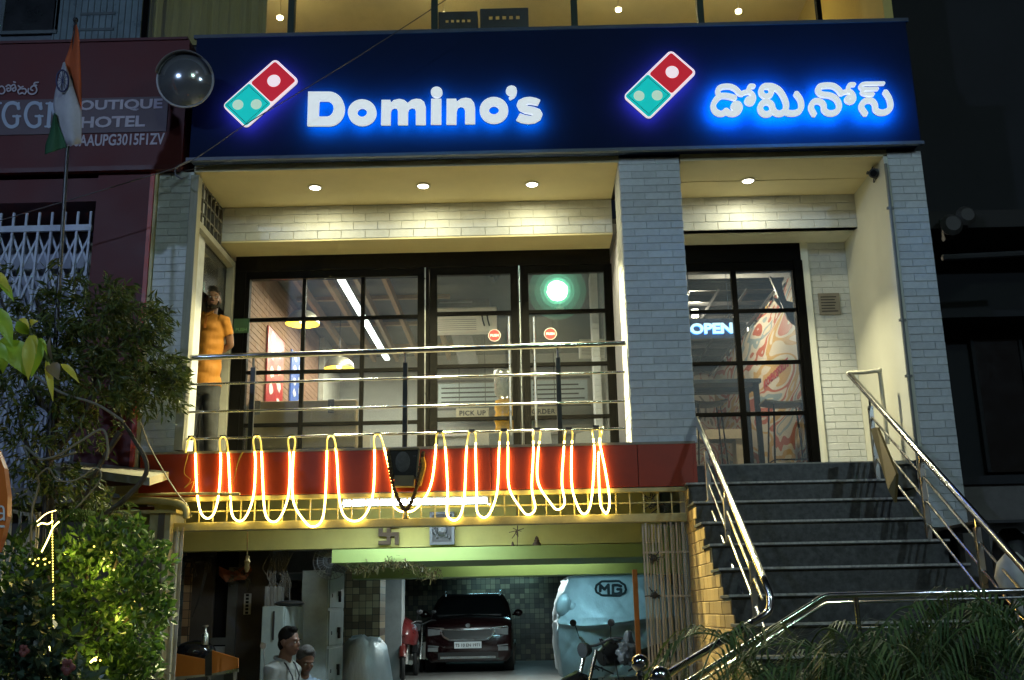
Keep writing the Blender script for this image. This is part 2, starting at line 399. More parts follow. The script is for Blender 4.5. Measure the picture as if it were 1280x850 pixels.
# --- shell: floor slabs, side and back walls (parts)
b = MB(); b.box(-3.7, 1.655, 10.0, 18.5, 3.0, ZF); part('floor_slab', b, M_concrete, shop)
b = MB(); b.box(-3.36, 1.06, 10.02, 11.5, ZF + .001, ZF + .006); part('balcony_tiles', b, mat('pale_floor_tile', (.74, .68, .50), .4, stain=.1), shop)
b = MB(); b.box(1.66, 4.2, 10.2, 18.5, 2.70, ZL); part('landing_slab', b, M_granite, shop)
b = MB(); b.box(-3.36, 1.06, 10.0, 11.0, ZS, ZS + .1); part('soffit', b, M_plaster, shop)
b = MB(); b.box(1.70, 3.84, 10.0, 10.55, ZS, ZS + .12); b.box(1.70, 3.84, 10.552, 11.0, ZS - .006, ZS + .1); part('soffit', b, M_plaster, shop)
b = MB(); b.box(-3.36, 1.06, 11.0, 11.62, 5.68, 5.80); part('lower_soffit', b, M_plaster, shop)
b = MB(); b.box(1.70, 3.84, 11.0, 11.62, 5.70, 5.80); part('lower_soffit', b, M_white_plaster, shop)
b = MB(); b.box(3.80, 3.90, 10.0, 11.62, ZL, ZS + .02); part('side_wall', b, M_white_plaster, shop)
# --- brick clad pieces
BK = MB()
BK.add([(-.5, 0, 0), (.5, 0, 0), (.5, 0, 1), (-.5, 0, 1), (-.5, -.6, 0), (.5, -.6, 0), (.5, -.6, 1), (-.5, -.6, 1), (-.485, -1, .05), (.485, -1, .05), (.485, -1, .95), (-.485, -1, .95)],
       [(4, 5, 1, 0), (5, 6, 2, 1), (6, 7, 3, 2), (7, 4, 0, 3), (8, 9, 5, 4), (9, 10, 6, 5), (10, 11, 7, 6), (11, 8, 4, 7), (11, 10, 9, 8)])
brick_me = mesh_of('brick', BK, M_brickpaint)
def bricks(parent, a, bvec_len, z0, z1, rz=0.0, bl=.25, bh=.078, gap=.004, me=brick_me, limit=None, d0=.0085, first=0, phase=0.0, name='brick', shape=None):
    """running bond over a face starting at point a, running bvec_len along direction rz; shape(u, z) can mask"""
    made = 0; rows = int(round((z1 - z0) / bh)); bh = (z1 - z0) / rows
    dx = Vector((cos(rz), sin(rz), 0)); singles = []
    rnd = random.Random(hash((round(a[0], 2), round(a[1], 2), rows)) & 0xffff)
    for r in range(rows):
        u = -(bl * .5 * ((r + first) % 2)) - phase
        while u < bvec_len - .01:
            u0, u1 = max(u, 0), min(u + bl, bvec_len)
            if u1 - u0 > .025 and (shape is None or shape((u0 + u1) / 2, z0 + (r + .5) * bh)):
                c = Vector(a) + dx * ((u0 + u1) / 2)
                singles.append((c.x, c.y, z0 + r * bh, u1 - u0 - gap, rnd.uniform(.75, 1.25) * d0, bh - gap))
            u += bl
    rest = MB()
    for (x, y, z, w, d, h) in singles:
        if limit is not None and limit[0] <= 0:
            mt = Matrix.Translation((x, y, z)) @ Matrix.Rotation(rz, 4, 'Z') @ Matrix.Diagonal((w, d, h, 1))
            q = MB(); q.merge(BK); q.xform(mt); rest.merge(q); continue
        o = bpy.data.objects.new(name, me); COL.objects.link(o); o.parent = parent
        o.location = Vector((x, y, z)) - ORG[parent]; o.rotation_euler = (0, 0, rz); o.scale = (w, d, h)
        if limit is not None: limit[0] -= 1
    return rest
LIM = [300]; rest = MB()
def pillar(x0, x1, y1, z0, z1, left_face=False, right_face=False):
    q = MB(); q.box(x0 + .004, x1 - .004, 10.0, y1, z0, z1); p = part('pillar', q, M_mortar, shop)
    rest.merge(bricks(p, (x0, 10.0, 0), x1 - x0, z0, z1, 0, limit=LIM))
    if left_face: rest.merge(bricks(p, (x0 + .004, y1, 0), y1 - 10.0, z0, z1, -pi / 2, limit=[0]))
    return p
pc = pillar(1.06, 1.69, 10.5, ZF, 6.15, left_face=True)
pr = pillar(3.84, 4.19, 10.6, 2.3, 6.15)
pl_ = pillar(-3.72, -3.36, 10.5, ZF, 6.10)
# bulkhead walls above the glazing
for x0, x1 in ((-3.34, 1.06), (1.70, 3.80)):
    q = MB(); q.box(x0, x1, 11.0, 11.1, 5.70, ZS + .05); w = part('bulkhead_wall', q, M_mortar, shop)
    rest.merge(bricks(w, (x0, 11.0, 0), x1 - x0, 5.70, ZS - .002, 0, limit=LIM, bl=.27, bh=.1))
# brick jamb right of the right-hand glazing
q = MB(); q.box(3.27, 3.80, 11.5, 11.66, ZL, 5.70); w = part('jamb_wall', q, M_mortar, shop)
rest.merge(bricks(w, (3.36, 11.5, 0), .44, ZL, 5.70, 0, limit=LIM))
q = MB(); q.box(3.27, 3.355, 11.46, 11.5, ZL, 5.70); part('jamb_trim', q, M_white_plaster, shop)
part('brick', rest, M_brickpaint, shop, kind='stuff')
# --- fascia
fy = 9.84
b = MB(); b.box(-3.37, 4.14, fy, 10.4, 6.175, 7.57); fas = part('fascia', b, M_navy, shop)
b = MB(); b.box(-3.40, 4.17, fy - .015, fy + .03, 6.15, 6.185); b.box(-3.40, 4.17, fy - .012, fy + .03, 7.56, 7.60); part('fascia_trim', b, mat('slate_trim', (.06, .075, .10), .4), fas)
# --- red beam, in panels with open joints
zb0, zb1 = 2.735, 3.14
xs = [-3.70, -2.25, -.31, 1.10, 1.655]
b = MB(); b.box(-3.70, 1.655, 10.0, 10.25, zb0 + .01, zb1 - .004); beam = part('beam', b, M_dark, shop)
for x0, x1 in zip(xs, xs[1:]):
    b = MB(); b.box(x0 + .003, x1 - .003, 9.965, 9.998, zb0, zb1); part('beam_panel', b, M_redbeam, beam, bev=.004)
b = MB(); b.box(-3.70, 1.66, 9.9635, 10.26, zb1 + .001, zb1 + .025); part('ledge', b, mat('dusty_ledge', (.30, .26, .20), .7, stain=.4), beam)
b = MB(); b.box(1.63, 1.662, 9.96, 10.5, zb0, zb1); part('beam_end', b, M_redbeam, beam)
b = MB(); b.box(1.54, 1.70, 10.0, 10.4, 0, zb0); part('basement_post', b, M_concrete, shop)
# --- left side: timber post, transom, hollow-block grille, corridor doorway
b = MB(); b.box(-3.385, -3.30, 9.975, 10.10, ZF + .03, ZS - .04); tp = part('timber_post', b, mat('peeling_white_timber', (.34, .325, .24), .7, var=.1, scale=5, stretch=(6, 6, .5), stain=.35, bump=.3), shop, bev=.004)
b = MB(); b.box(-3.385, -3.305, 10.11, 11.46, 5.53, 5.60); b.box(-3.385, -3.305, 11.40, 11.47, ZF, 5.53); part('door_frame', b, mat('white_timber', (.34, .33, .27), .6, var=.1, stain=.3), shop)
gv = MB(); gv.box(-3.42, -3.40, 10.11, 11.0, 5.60, ZS); vent = part('vent_grille', gv, M_dark, shop)
gb = MB()
for i in range(7):
    y = 10.14 + i * .14; gb.box(-3.39, -3.34, y - .012, y + .012, 5.60, ZS - .01)
for i in range(4): z = 5.60 + i * .16; gb.box(-3.388, -3.345, 10.11, 11.0, z - .012, z + .012)
part('grille_bar', gb, mat('dusty_block', (.10, .095, .08), .8), vent, kind='stuff')
b = MB(); b.box(-3.40, -3.36, 11.46, 18, 3.15, 5.7); part('party_wall', b, M_dark, shop)
b = MB(); b.box(-4.6, -4.5, 10.5, 12.5, ZF, 5.6); b.box(-4.6, -3.4, 11.62, 11.7, ZF, 5.6); b.box(-4.6, -3.42, 10.5, 11.7, 5.53, 5.6); part('corridor_wall', b, mat('corridor_grey', (.17, .165, .14), .6, stain=.2), shop)
b = MB(); b.box(-4.6, -3.4, 10.45, 11.7, 3.05, ZF); part('corridor_floor', b, M_concrete, shop)
b = MB(); b.box(-3.40, -3.394, 10.11, 11.40, 5.0, 5.52); part('pane', b, glass('transom_glass', (.5, .52, .5), 1.2, .10), shop)
# --- glazing, left bay
GY = 11.5
zt = P(500, 319, GY).z
def frame(xa, xb, za, zb, w, d=.09, y=GY):
    q = MB(); q.box(xa, xa + w, y, y + d, za, zb); q.box(xb - w, xb, y, y + d, za, zb); q.box(xa + w, xb - w, y, y + d, zb - w, zb); q.box(xa + w, xb - w, y, y + d, za, za + w); return q
def X(px, py=440, Y=GY): return P(px, py, Y).x
hdr = MB(); hdr.box(-3.30, 1.06, GY - .03, GY + .12, P(500, 336, GY).z, 5.69); part('header', hdr, M_black, shop)
zA = P(420, 397, GY).z; zB = P(420, 463, GY).z; zC = P(420, 529, GY).z; zH = P(500, 336, GY).z
wx0, wx1 = X(299), X(531)
win = part('window', frame(wx0, wx1, ZF, zH - .002, .085), M_black, shop)
mb_ = [('muntin', X(377.5) - .022, X(377.5) + .022, ZF + .09, zH - .09), ('muntin', X(452) - .022, X(452) + .022, ZF + .09, zH - .09)]
for nme, a, c, z0, z1 in mb_:
    q = MB(); q.box(a, c, GY + .01, GY + .06, z0, z1); part('muntin', q, M_black, win)
for z in (zA, zB, zC):
    q = MB(); q.box(wx0 + .085, wx1 - .085, GY + .014, GY + .056, z - .02, z + .02); part('muntin', q, M_black, win)
cols = [wx0 + .085, X(377.5), X(452), wx1 - .085]; rows_ = [ZF + .085, zC, zB, zA, zH - .09]
def panes(parent, cols, rows_, y=GY):
    for i in range(len(cols) - 1):
        for j in range(len(rows_) - 1):
            q = MB(); q.box(cols[i], cols[i + 1], y + .03, y + .036, rows_[j], rows_[j + 1]); part('pane', q, M_glass, parent)
panes(win, cols, rows_)
M_push = mat('red_sticker', (.28, .02, .02), .4, var=.05, bump=0)
for k, (a, c, hx, sx, hy) in enumerate(((537, 649, 637, 618, 419), (653, 768, 668, 688, 417))):
    xa, xb = X(a), X(c)
    dr = part('door', frame(xa, xb, ZF + .01, zH - .002, .085, .07, GY - .005), M_black, shop)
    for z in (zA + .02, zB + .02, zC + .02):
        q = MB(); q.box(xa + .085, xb - .085, GY + .0, GY + .05, z - .02, z + .02); part('muntin', q, M_black, dr)
    panes(dr, [xa + .085, xb - .085], [ZF + .09, zC + .02, zB + .02, zA + .02, zH - .09])
    hx_ = X(hx); q = MB(); q.tube([(hx_, GY - .07, P(hx, 398, GY).z), (hx_, GY - .07, ZF + .35)], .017, 10)
    for z in (P(hx, 412, GY).z, ZF + .5): q.tube([(hx_, GY - .07, z), (hx_, GY + .0, z)], .011, 8)
    part('handle', q, M_brushed, dr, smooth=True)
    c0 = P(sx, hy, GY + .02); q = MB(); q.lathe([(.066, 0), (.066, .003)], (c0.x, GY + .028, c0.z), (0, -1, 0), 24); st = part('sticker', q, M_push, dr)
    q = MB(); q.lathe([(.071, 0), (.071, .002)], (c0.x, GY + .0285, c0.z), (0, -1, 0), 24)
    q.merge(text_mb('PUSH', (c0.x, GY + .024, c0.z - .014), (1, 0, 0), (0, 0, 1), .04, .001, 'CENTER', .001)); part('lettering', q, M_white, st)
q = MB(); q.box(X(527), X(536), GY - .02, GY + .1, ZF, zH); q.box(X(649.5), X(652.5), GY - .02, GY + .1, ZF, zH); q.box(X(769), 1.055, GY - .02, GY + .1, ZF, zH); part('door_mullion', q, M_black, shop)
q = MB()
for px in (531.5, 651): q.box(X(px) - .006, X(px) + .006, GY - .028, GY - .021, ZF, zH + .1)
part('door_seal', q, M_brushed, shop)
q = MB(); q.box(-3.30, -3.18, GY - .02, GY + .08, ZF, zH); part('window_jamb', q, M_black, shop)
q = MB(); c0 = P(302, 408, GY - .02); q.box(c0.x - .09, c0.x + .09, GY - .03, GY - .024, c0.z - .08, c0.z + .09); sg = part('push_sign', q, mat('dark_green_card', (.03, .08, .04), .5), shop)
part('lettering', text_mb('PUSH', (c0.x, GY - .032, c0.z - .06), (1, 0, 0), (0, 0, 1), .055, .001, 'CENTER', .001), mat('pale_green_ink', (.15, .3, .12), .5), sg)
# --- glazing, right bay
zt2 = 5.70
hdr = MB(); hdr.box(1.70, 3.27, GY - .03, GY + .12, P(930, 328, GY).z, zt2 - .004); part('header', hdr, M_black, shop)
def X2(px, py=450): return P(px, py, GY).x
zH2 = P(930, 328, GY).z; z2 = [P(930, y, GY).z for y in (388, 453, 517)]
xa, xb = 1.70, 3.268
win2 = part('window', frame(xa, xb, ZL, zH2 - .002, .10, .11), M_black, shop)
xm = P(925, 450, GY).x
q = MB(); q.box(xm - .03, xm + .03, GY + .005, GY + .07, ZL + .1, zH2 - .1); part('muntin', q, M_black, win2)
for z in z2:
    q = MB(); q.box(xa + .1, xb - .1, GY + .012, GY + .06, z - .02, z + .02); part('muntin', q, M_black, win2)
panes(win2, [xa + .1, xm, xb - .1], [ZL + .1, z2[2], z2[1], z2[0], zH2 - .1])
q = MB(); q.box(X2(1003), X2(1003) + .09, GY - .045, GY - .002, ZL, zH2); part('window_jamb', q, M_black, shop)
# --- upper floor: glazing over the fascia
UY = 10.28
b = MB(); b.box(-4.2, 4.15, UY - .05, UY + .2, 7.57, 7.70); part('sill', b, M_dark, shop)
upw = part('window', frame(P(178, 20, UY).x, P(1028, 20, UY).x, 7.70, 9.4, .05, .08, UY), M_black, shop)
ups = [178, 364, 543, 718, 876, 1028]
for px in ups[1:-1]:
    x = P(px, 20, UY).x; q = MB(); q.box(x - .035, x + .035, UY - .012, UY + .08, 7.70, 9.4); part('muntin', q, mat('dark_green_frame', (.015, .03, .018), .5), upw)
M_upglass = glass('upper_glass', (.9, .92, .88), 1.0, .03)
for a, c in zip(ups, ups[1:]):
    q = MB(); q.box(P(a, 20, UY).x + .03, P(c, 20, UY).x - .03, UY + .03, UY + .036, 7.72, 9.36); part('pane', q, M_upglass, upw)
b = MB(); b.box(-4.2, 4.15, 14.0, 14.1, 7.5, 10.2); b.box(-4.3, -4.2, 10.4, 14, 7.5, 10.2); b.box(4.15, 4.25, 10.4, 14, 7.5, 10.2); part('upper_wall', b, mat('ochre_upper_wall', (.56, .44, .13), .7, var=.08, scale=2, stain=.15), shop)
b = MB(); b.box(-4.3, 4.25, 10.28, 14.1, 9.9, 10.0); part('upper_ceiling', b, M_plaster, shop)
b = MB(); b.box(-4.3, 4.25, 10.5, 14.1, 7.35, 7.5); part('upper_floor', b, M_concrete, shop)
b = MB(); b.box(-4.4, 4.4, 10.2, 10.5, 9.42, 12.5); part('upper_facade', b, M_navy, shop)
# curtain in the left-hand panes
cm = mat('gold_curtain', (.50, .38, .10), .7, var=.12, scale=8, stretch=(8, 8, .6), stain=.2, trans=.0)
b = MB(); xs_ = [P(182, 20, 10.6).x + i * .045 for i in range(32)]
b.v = [(x, 10.60 + .03 * sin(i * 1.9) + .012 * sin(i * .7), z) for z in (7.55, 9.5) for i, x in enumerate(xs_)]
b.f = [(i, i + 1, 33 - 1 + i + 1, 33 - 1 + i) for i in range(31)]
solo('curtain', b, cm, 'gold curtain drawn behind the leftmost upper floor window pane', 'curtain', smooth=True)
# two perforated dark crates on the upper sill
for i, (px0, px1, py0, py1) in enumerate(((548, 597, 15, 40), (600, 661, 11, 38))):
    y = 10.75; a = P(px0, py0, y); c = P(px1, py1, y); z0 = 7.5
    q = MB(); w = c.x - a.x; n = 5; hw = w * .048; zt_ = a.z; zh = zt_ - .12
    q.box(a.x, c.x, y, y + .02, z0, zh - hw); q.box(a.x, c.x, y, y + .02, zh + hw, zt_); q.box(a.x, a.x + .02, y + .02, y + .25, z0, zt_); q.box(c.x - .02, c.x, y + .02, y + .25, z0, zt_)
    q.box(a.x + .02, c.x - .02, y + .02, y + .25, z0, z0 + .02)
    xx = [a.x] + [a.x + w * (.22 + .14 * k) + d * hw * .8 for k in range(n) for d in (-1, 1)] + [c.x]
    for k in range(0, len(xx), 2): q.box(xx[k], xx[k + 1], y + .0006, y + .0194, zh - hw, zh + hw)
    solo('crate', q, mat('charcoal_crate', (.035, .035, .04), .5), ('shorter' if i == 0 else 'taller') + ' charcoal crate with five square holes behind the upper window', 'crate', group='crates behind the upper floor window')
# --- downlights
M_dl = emit('downlight_glow', (1.0, .95, .78), 14); M_ring = mat('downlight_ring', (.6, .58, .5), .4, bump=0)
dl_lab = ['round downlight in the soffit nearest the flag pole', 'round downlight in the middle of the long soffit', 'round downlight in the soffit beside the central brick pillar', 'round downlight above the entrance stairs']
for k, (px, py) in enumerate(((394, 233.5), (529, 231.5), (665, 229.5), (935, 225))):
    p = PZ(px, py, ZS)
    t = thing('downlight', dl_lab[k], 'downlight', p, 'recessed downlights in the shop soffits')
    zz = p.z
    q = MB(); q.lathe([(.060, -.001), (.078, -.001), (.080, -.012), (.060, -.016)], p, (0, 0, 1), 24, cap=False); part('trim_ring', q, M_ring, t, smooth=True)
    q = MB(); q.lathe([(.060, -.006), (.055, -.016), (.03, -.022)], p, (0, 0, 1), 20); part('lens', q, M_dl, t)
    dl = lamp('downlight_beam', 'AREA', p + Vector((0, 0, -.03)), 13 if k < 3 else 11, (1.0, .92, .52) if k != 3 else (1, .94, .62), t, .11, (0, 0, 0)); dl.data.shape = 'DISK'; dl.data.spread = radians(178)
    dl = lamp('downlight_core_beam', 'AREA', p + Vector((0, 0, -.034)), (130, 300, 290, 66)[k], (1.0, .92, .52) if k != 3 else (1, .94, .62), t, .10, (0, 0, 0)); dl.data.shape = 'DISK'; dl.data.spread = radians(88)
for k, (px, py) in enumerate(((350, 21), (555, 17), (773, 11), (923, 13))):
    y = 12.4; p = P(px, py, y)
    q = MB(); q.lathe([(.045, 0), (.04, -.03)], p, (0, 0, 1), 16)
    o = solo('ceiling_lamp', q, emit('upper_lamp_glow', (1, .9, .6), 9), ['lit ceiling lamp behind the gold curtain', 'lit ceiling lamp above the charcoal crates', 'lit ceiling lamp upstairs above the central pillar', 'lit ceiling lamp upstairs above the second domino emblem'][k], 'ceiling lamp', group='ceiling lamps upstairs')
    q = MB(); q.tube([p + Vector((0, 0, .002)), (p.x, p.y, 9.9)], .008, 6); part('stem', q, M_plaster, o)
    lamp('upper_lamp_beam', 'POINT', p + Vector((0, -.0, -.1)), 16, (1, .82, .42), None, .08)
# --- conduit on the right pillar, plaque, camera
q = MB(); q.tube([P(1107, 205, 9.97), P(1130, 420, 9.97), P(1150, 600, 9.97)], .018, 8)
for py in (260, 400, 470, 560): c0 = P(1107 + (py - 205) * .109, py, 9.975); q.box(c0.x - .035, c0.x + .035, 9.965, 9.99, c0.z - .012, c0.z + .012)
solo('conduit_pipe', q, mat('grey_conduit', (.18, .18, .16), .5), 'grey conduit pipe clipped down the inner edge of the right brick pillar', 'pipe', smooth=True)
a = P(1022, 367, 11.48); c = P(1051, 393, 11.48)
t = thing('plaque', 'small grey plaque with text lines on the brick jamb', 'plaque', ((a.x + c.x) / 2, 11.48, c.z))
q = MB(); q.box(a.x, c.x, 11.465, 11.484, c.z, a.z); part('plate', q, mat('grey_plate', (.22, .20, .17), .5), t, bev=.003)
q = MB(); rnd = random.Random(3)
for i in range(6):
    z = a.z - .045 - i * .034; q.box(a.x + .025, c.x - .025 - rnd.random() * .06, 11.462, 11.4645, z - .008, z + .004)
part('text_line', q, M_dark, t, kind='stuff')
p0 = P(1092, 216, 10.2); wp = Vector((3.80, 10.25, p0.z))
t = thing('security_camera', 'black bullet security camera on the white wall over the stairs', 'camera', wp)
q = MB(); q.tube([wp, wp + Vector((-.10, -.01, .02))], .018, 8); q.lathe([(.05, 0), (.05, .02)], wp, (-1, 0, 0), 14); part('bracket', q, M_dark, t, smooth=True)
dv = Vector((-.5, -.8, -.28)).normalized(); cpos = Vector((p0.x + .02, 10.22, p0.z))
q = MB(); q.lathe([(.035, -.10), (.05, -.09), (.052, .06), (.045, .065)], cpos, dv, 16); part('housing', q, M_dark, t, smooth=True)
q = MB(); q.lathe([(.036, .066), (.03, .06)], cpos, dv, 14); part('lens', q, mat('lens_glass', (.01, .01, .012), .08, bump=0), t)
q = MB(); q.tube(catmull([wp + Vector((0, .0, -.02)), wp + Vector((-.03, .02, -.08)), wp + Vector((-.0, .03, .10)), wp + Vector((-.04, .0, .06)), cpos - dv * .1]), .006, 6); part('cable', q, M_dark, t)
# ================================================================== SIGNS
def on_fascia(px, py): p = P(px, py, fy); return p
M_letter = emit('lit_letter_face', (.86, .93, .95), .60); M_halo = emit('blue_halo', (.0, .36, 1.0), 40)
SO = .11
def to3_fascia(zx, zy, sc, ox, oy, base=SO):
    """zoom pixel -> fascia frame"""
    def f_(a, b_, d):
        p = P(ox + a / sc, oy + b_ / sc, fy - base); return Vector((p.x, fy - base - d, p.z))
    return f_
def ellp(cx, cy, rx, ry, a0=0, a1=360, n=28): return [(cx + rx * cos(radians(a0 + (a1 - a0) * i / n)), cy + ry * sin(radians(a0 + (a1 - a0) * i / n))) for i in range(n if a1 - a0 == 360 else n + 1)]
L3 = to3_fascia(0, 0, 8.533, 380, 95); L4 = to3_fascia(0, 0, 8.0, 530, 95)
m_out = [(825, 530), (830, 268), (925, 268), (930, 300), (960, 270), (1020, 258), (1070, 268), (1110, 300), (1150, 268), (1200, 256), (1250, 262), (1285, 290), (1300, 340), (1300, 526), (1195, 526), (1195, 385), (1183, 352), (1152, 345), (1122, 360), (1112, 392), (1110, 528), (1005, 528), (1005, 388), (992, 352), (965, 347), (938, 360), (928, 392), (925, 530)]
letters = [
    (L3, [[(50, 180), (270, 180)] + ellp(270, 360, 168, 180, -90, 90, 20)[1:] + [(40, 540)], [(168, 275), (250, 275)] + ellp(250, 360, 70, 85, -90, 90, 16)[1:] + [(160, 445)]]),
    (L3, [ellp(624, 400, 152, 138), ellp(624, 400, 52, 48)]),
    (L3, [m_out]),
    (L4, [[(74, 240), (175, 240), (174, 490), (70, 490)], ellp(128, 172, 58, 53)]),
    (L4, [[(225, 490), (228, 240), (325, 240), (330, 268), (370, 240), (420, 230), (470, 240), (502, 280), (512, 330), (512, 485), (412, 485), (412, 350), (395, 318), (365, 312), (340, 325), (328, 360), (325, 490)]]),
    (L4, [ellp(700, 352, 143, 130), ellp(700, 352, 50, 44)]),
    (L4, [[(818, 160), (830, 128), (852, 112), (875, 107), (902, 113), (922, 130), (930, 160), (922, 198), (902, 225), (860, 247), (848, 230), (868, 206), (840, 198), (824, 182)]]),
    (L4, [[(1162, 250), (1137, 302), (1080, 292), (1040, 288), (1022, 298), (1040, 312), (1100, 322), (1160, 345), (1185, 390), (1165, 442), (1110, 475), (1040, 484), (970, 472), (922, 450), (960, 385), (1010, 402), (1060, 412), (1092, 405), (1080, 392), (1010, 380), (950, 350), (926, 300), (945, 255), (1000, 228), (1060, 221), (1120, 232)]]),
]
sgn = thing('shop_sign', 'row of white illuminated Latin letters with blue halo on navy fascia', 'sign', (on_fascia(530, 135).x, fy, on_fascia(530, 158).z))
def back_only(o):
    '''only the side that faces the fascia gives light, the rest of the plate is dark'''
    o.data.materials.append(M_dark); y1 = max(v.co.y for v in o.data.vertices)
    for p_ in o.data.polygons:
        if not (abs(p_.normal.y) > .9 and p_.center.y > y1 - .003): p_.material_index = 1
def shift(f_, d0): return lambda a, b_, d: f_(a, b_, d) + Vector((0, d0, 0))
for f_, polys in letters:
    lt = part('letter', curve_mesh(polys, .03, f_), M_letter, sgn)
    back_only(part('halo_light', curve_mesh(polys, .01, shift(f_, .012)), M_halo, lt))
T1 = to3_fascia(0, 0, 10.667, 880, 90); T2 = to3_fascia(0, 0, 10.667, 1000, 90)
def ring(cx, cy, r, n=12): return [(cx + r * cos(2 * pi * i / n), cy + r * sin(2 * pi * i / n)) for i in range(n + 1)]
telugu = [
    (T1, [([(400, 358), (310, 335), (215, 335), (150, 390), (118, 465), (145, 535), (210, 568), (265, 555), (290, 530), (325, 560), (390, 568), (450, 540), (474, 490), (455, 445), (415, 440), (385, 470), (405, 505), (445, 495)], 41),
          ([(200, 330), (178, 270), (205, 225), (270, 207), (350, 210), (420, 245), (465, 295), (500, 305)], 37),
          ([(485, 308), (545, 285), (605, 285), (650, 330), (655, 390), (625, 430), (580, 428), (562, 398), (585, 372), (625, 375)], 33), ([(655, 205), (610, 205), (590, 240), (600, 285)], 32)]),
    (T1, [(ring(825, 270, 70), 40), (ring(825, 495, 82), 42), ([(825, 205), (900, 207), (990, 255), (1055, 350), (1088, 450), (1068, 535), (1000, 568), (940, 550), (905, 500)], 43), ([(1085, 545), (1130, 562), (1200, 562), (1262, 535), (1290, 470), (1275, 385), (1222, 308)], 41)]),
    (T2, [([(180, 575), (142, 500), (155, 435), (200, 402), (260, 408), (305, 450), (315, 520), (365, 558), (435, 560), (495, 525), (512, 450), (470, 370), (390, 328), (275, 308), (232, 260), (255, 210), (330, 195), (430, 200), (500, 245), (540, 298)], 41),
          ([(535, 300), (600, 278), (655, 275), (700, 320), (708, 385), (675, 412), (628, 405), (612, 375), (640, 350), (675, 350)], 33), ([(712, 182), (655, 186), (635, 225), (640, 275)], 30)]),
    (T2, [([(862, 568), (812, 490), (830, 425), (890, 392), (955, 402), (990, 450), (1000, 515), (1050, 550), (1120, 550), (1180, 515), (1198, 450), (1175, 360), (1128, 285)], 41),
          ([(1105, 166), (960, 168), (840, 172), (795, 205), (835, 240), (1020, 240)], 25), ([(850, 240), (815, 285), (860, 312), (965, 312)], 25)]),
]
sgn2 = thing('shop_sign', 'row of white illuminated Telugu letters with blue halo on navy fascia', 'sign', (on_fascia(1000, 135).x, fy, on_fascia(1000, 150).z))
M_halo2 = emit('blue_halo_bright', (.0, .30, 1.0), 140)
for f_, strokes in telugu:
    q = MB(); q2 = MB()
    for i, (pts, hw) in enumerate(strokes):
        stroke(q, pts, hw * .9, .03, f_, off=.0012 * i); stroke(q2, pts, hw * .9, .01, shift(f_, .012 + .0002 * i))
    lt = part('letter', q, M_letter, sgn2); back_only(part('halo_light', q2, M_halo2, lt))
# --- domino emblems
M_dred = emit('emblem_red', (.62, .012, .03), .55); M_dteal = emit('emblem_teal', (.0, .42, .40), .95); M_dwhite = emit('emblem_white', (.95, .80, .85), .75)
M_dhalo = emit('violet_halo', (.22, .16, 1.0), 14); M_ddot = emit('emblem_pale_dot', (.55, .80, .62), .6); M_bead = mat('emblem_bead', (.01, .10, .12), .4, bump=0)
def rrect(x0, y0, x1, y1, r, n=6):
    out = []
    for cx, cy, a0 in ((x1 - r, y1 - r, 0), (x0 + r, y1 - r, 90), (x0 + r, y0 + r, 180), (x1 - r, y0 + r, 270)):
        out += [(cx + r * cos(radians(a0 + 90 * i / n)), cy + r * sin(radians(a0 + 90 * i / n))) for i in range(n + 1)]
    return out
for k, (top, rgt, bot, lft) in enumerate((((345, 73), (376.5, 101.5), (307, 163), (277, 133.5)), ((838.5, 62), (872.5, 91), (810.5, 152), (777, 122)))):
    A, B, C, D = (P(*q, fy - SO) for q in (lft, bot, rgt, top))   # A left, B bottom, C right, D top
    O = (A + B + C + D) / 4; ex = ((C - B) + (D - A)) / 2; ey = ((A - B) + (D - C)) / 2; Lx, Ly = ex.length, ey.length; ex.normalize(); ey.normalize()
    t = thing('domino_emblem', 'tilted red and teal domino emblem at the start of the Latin lettering' if k == 0 else 'tilted red and teal domino emblem before the Telugu lettering', 'emblem', (O.x, fy, min(A.z, B.z)), 'domino emblems on the fascia')
    def f3(a, b_, d, O=O, ex=ex, ey=ey): p = O + ex * a + ey * b_; return Vector((p.x, fy - SO - d, p.z))
    hx, hy = Lx / 2 * .97, Ly / 2 * .97; bw = .026
    part('border', curve_mesh([rrect(-hx, -hy, hx, hy, .05)], .02, f3), M_dwhite, t)
    back_only(part('halo_light', curve_mesh([rrect(-hx, -hy, hx, hy, .05)], .01, shift(f3, .012)), M_dhalo, t))
    f4 = shift(f3, -.0212)
    part('red_tile', curve_mesh([rrect(.006, -hy + bw, hx - bw, hy - bw, .025)], .006, f4), M_dred, t)
    part('teal_tile', curve_mesh([rrect(-hx + bw * .6, -hy + bw * .6, -.006, hy - bw * .6, .025)], .006, f4), M_dteal, t)
    f5 = shift(f3, -.0285)
    part('dot', curve_mesh([ellp(hx * .5, 0, .068, .068)], .004, f5), M_dwhite, t)
    # the two pale dots sit side by side on a level line
    for s in (-1, 1):
        v = Vector((s * .095, 0, 0)); cxx = -hx * .5 + v.dot(ex); cyy = v.dot(ey)
        part('dot', curve_mesh([ellp(cxx, cyy, .056, .056)], .004, f5), M_ddot, t)
    q = MB()
    for i in range(17):
        for (u0, v0, u1, v1) in ((-hx + .04, -hy + .04, -.03, -hy + .04), (-hx + .04, hy - .04, -.03, hy - .04), (-hx + .04, -hy + .04, -hx + .04, hy - .04), (-.03, -hy + .04, -.03, hy - .04)):
            p = f5(u0 + (u1 - u0) * i / 16, v0 + (v1 - v0) * i / 16, .0); q.box(p.x - .0045, p.x + .0045, p.y - .002, p.y + .003, p.z - .0045, p.z + .0045)
    part('stitch_dot', q, M_bead, t, kind='stuff')
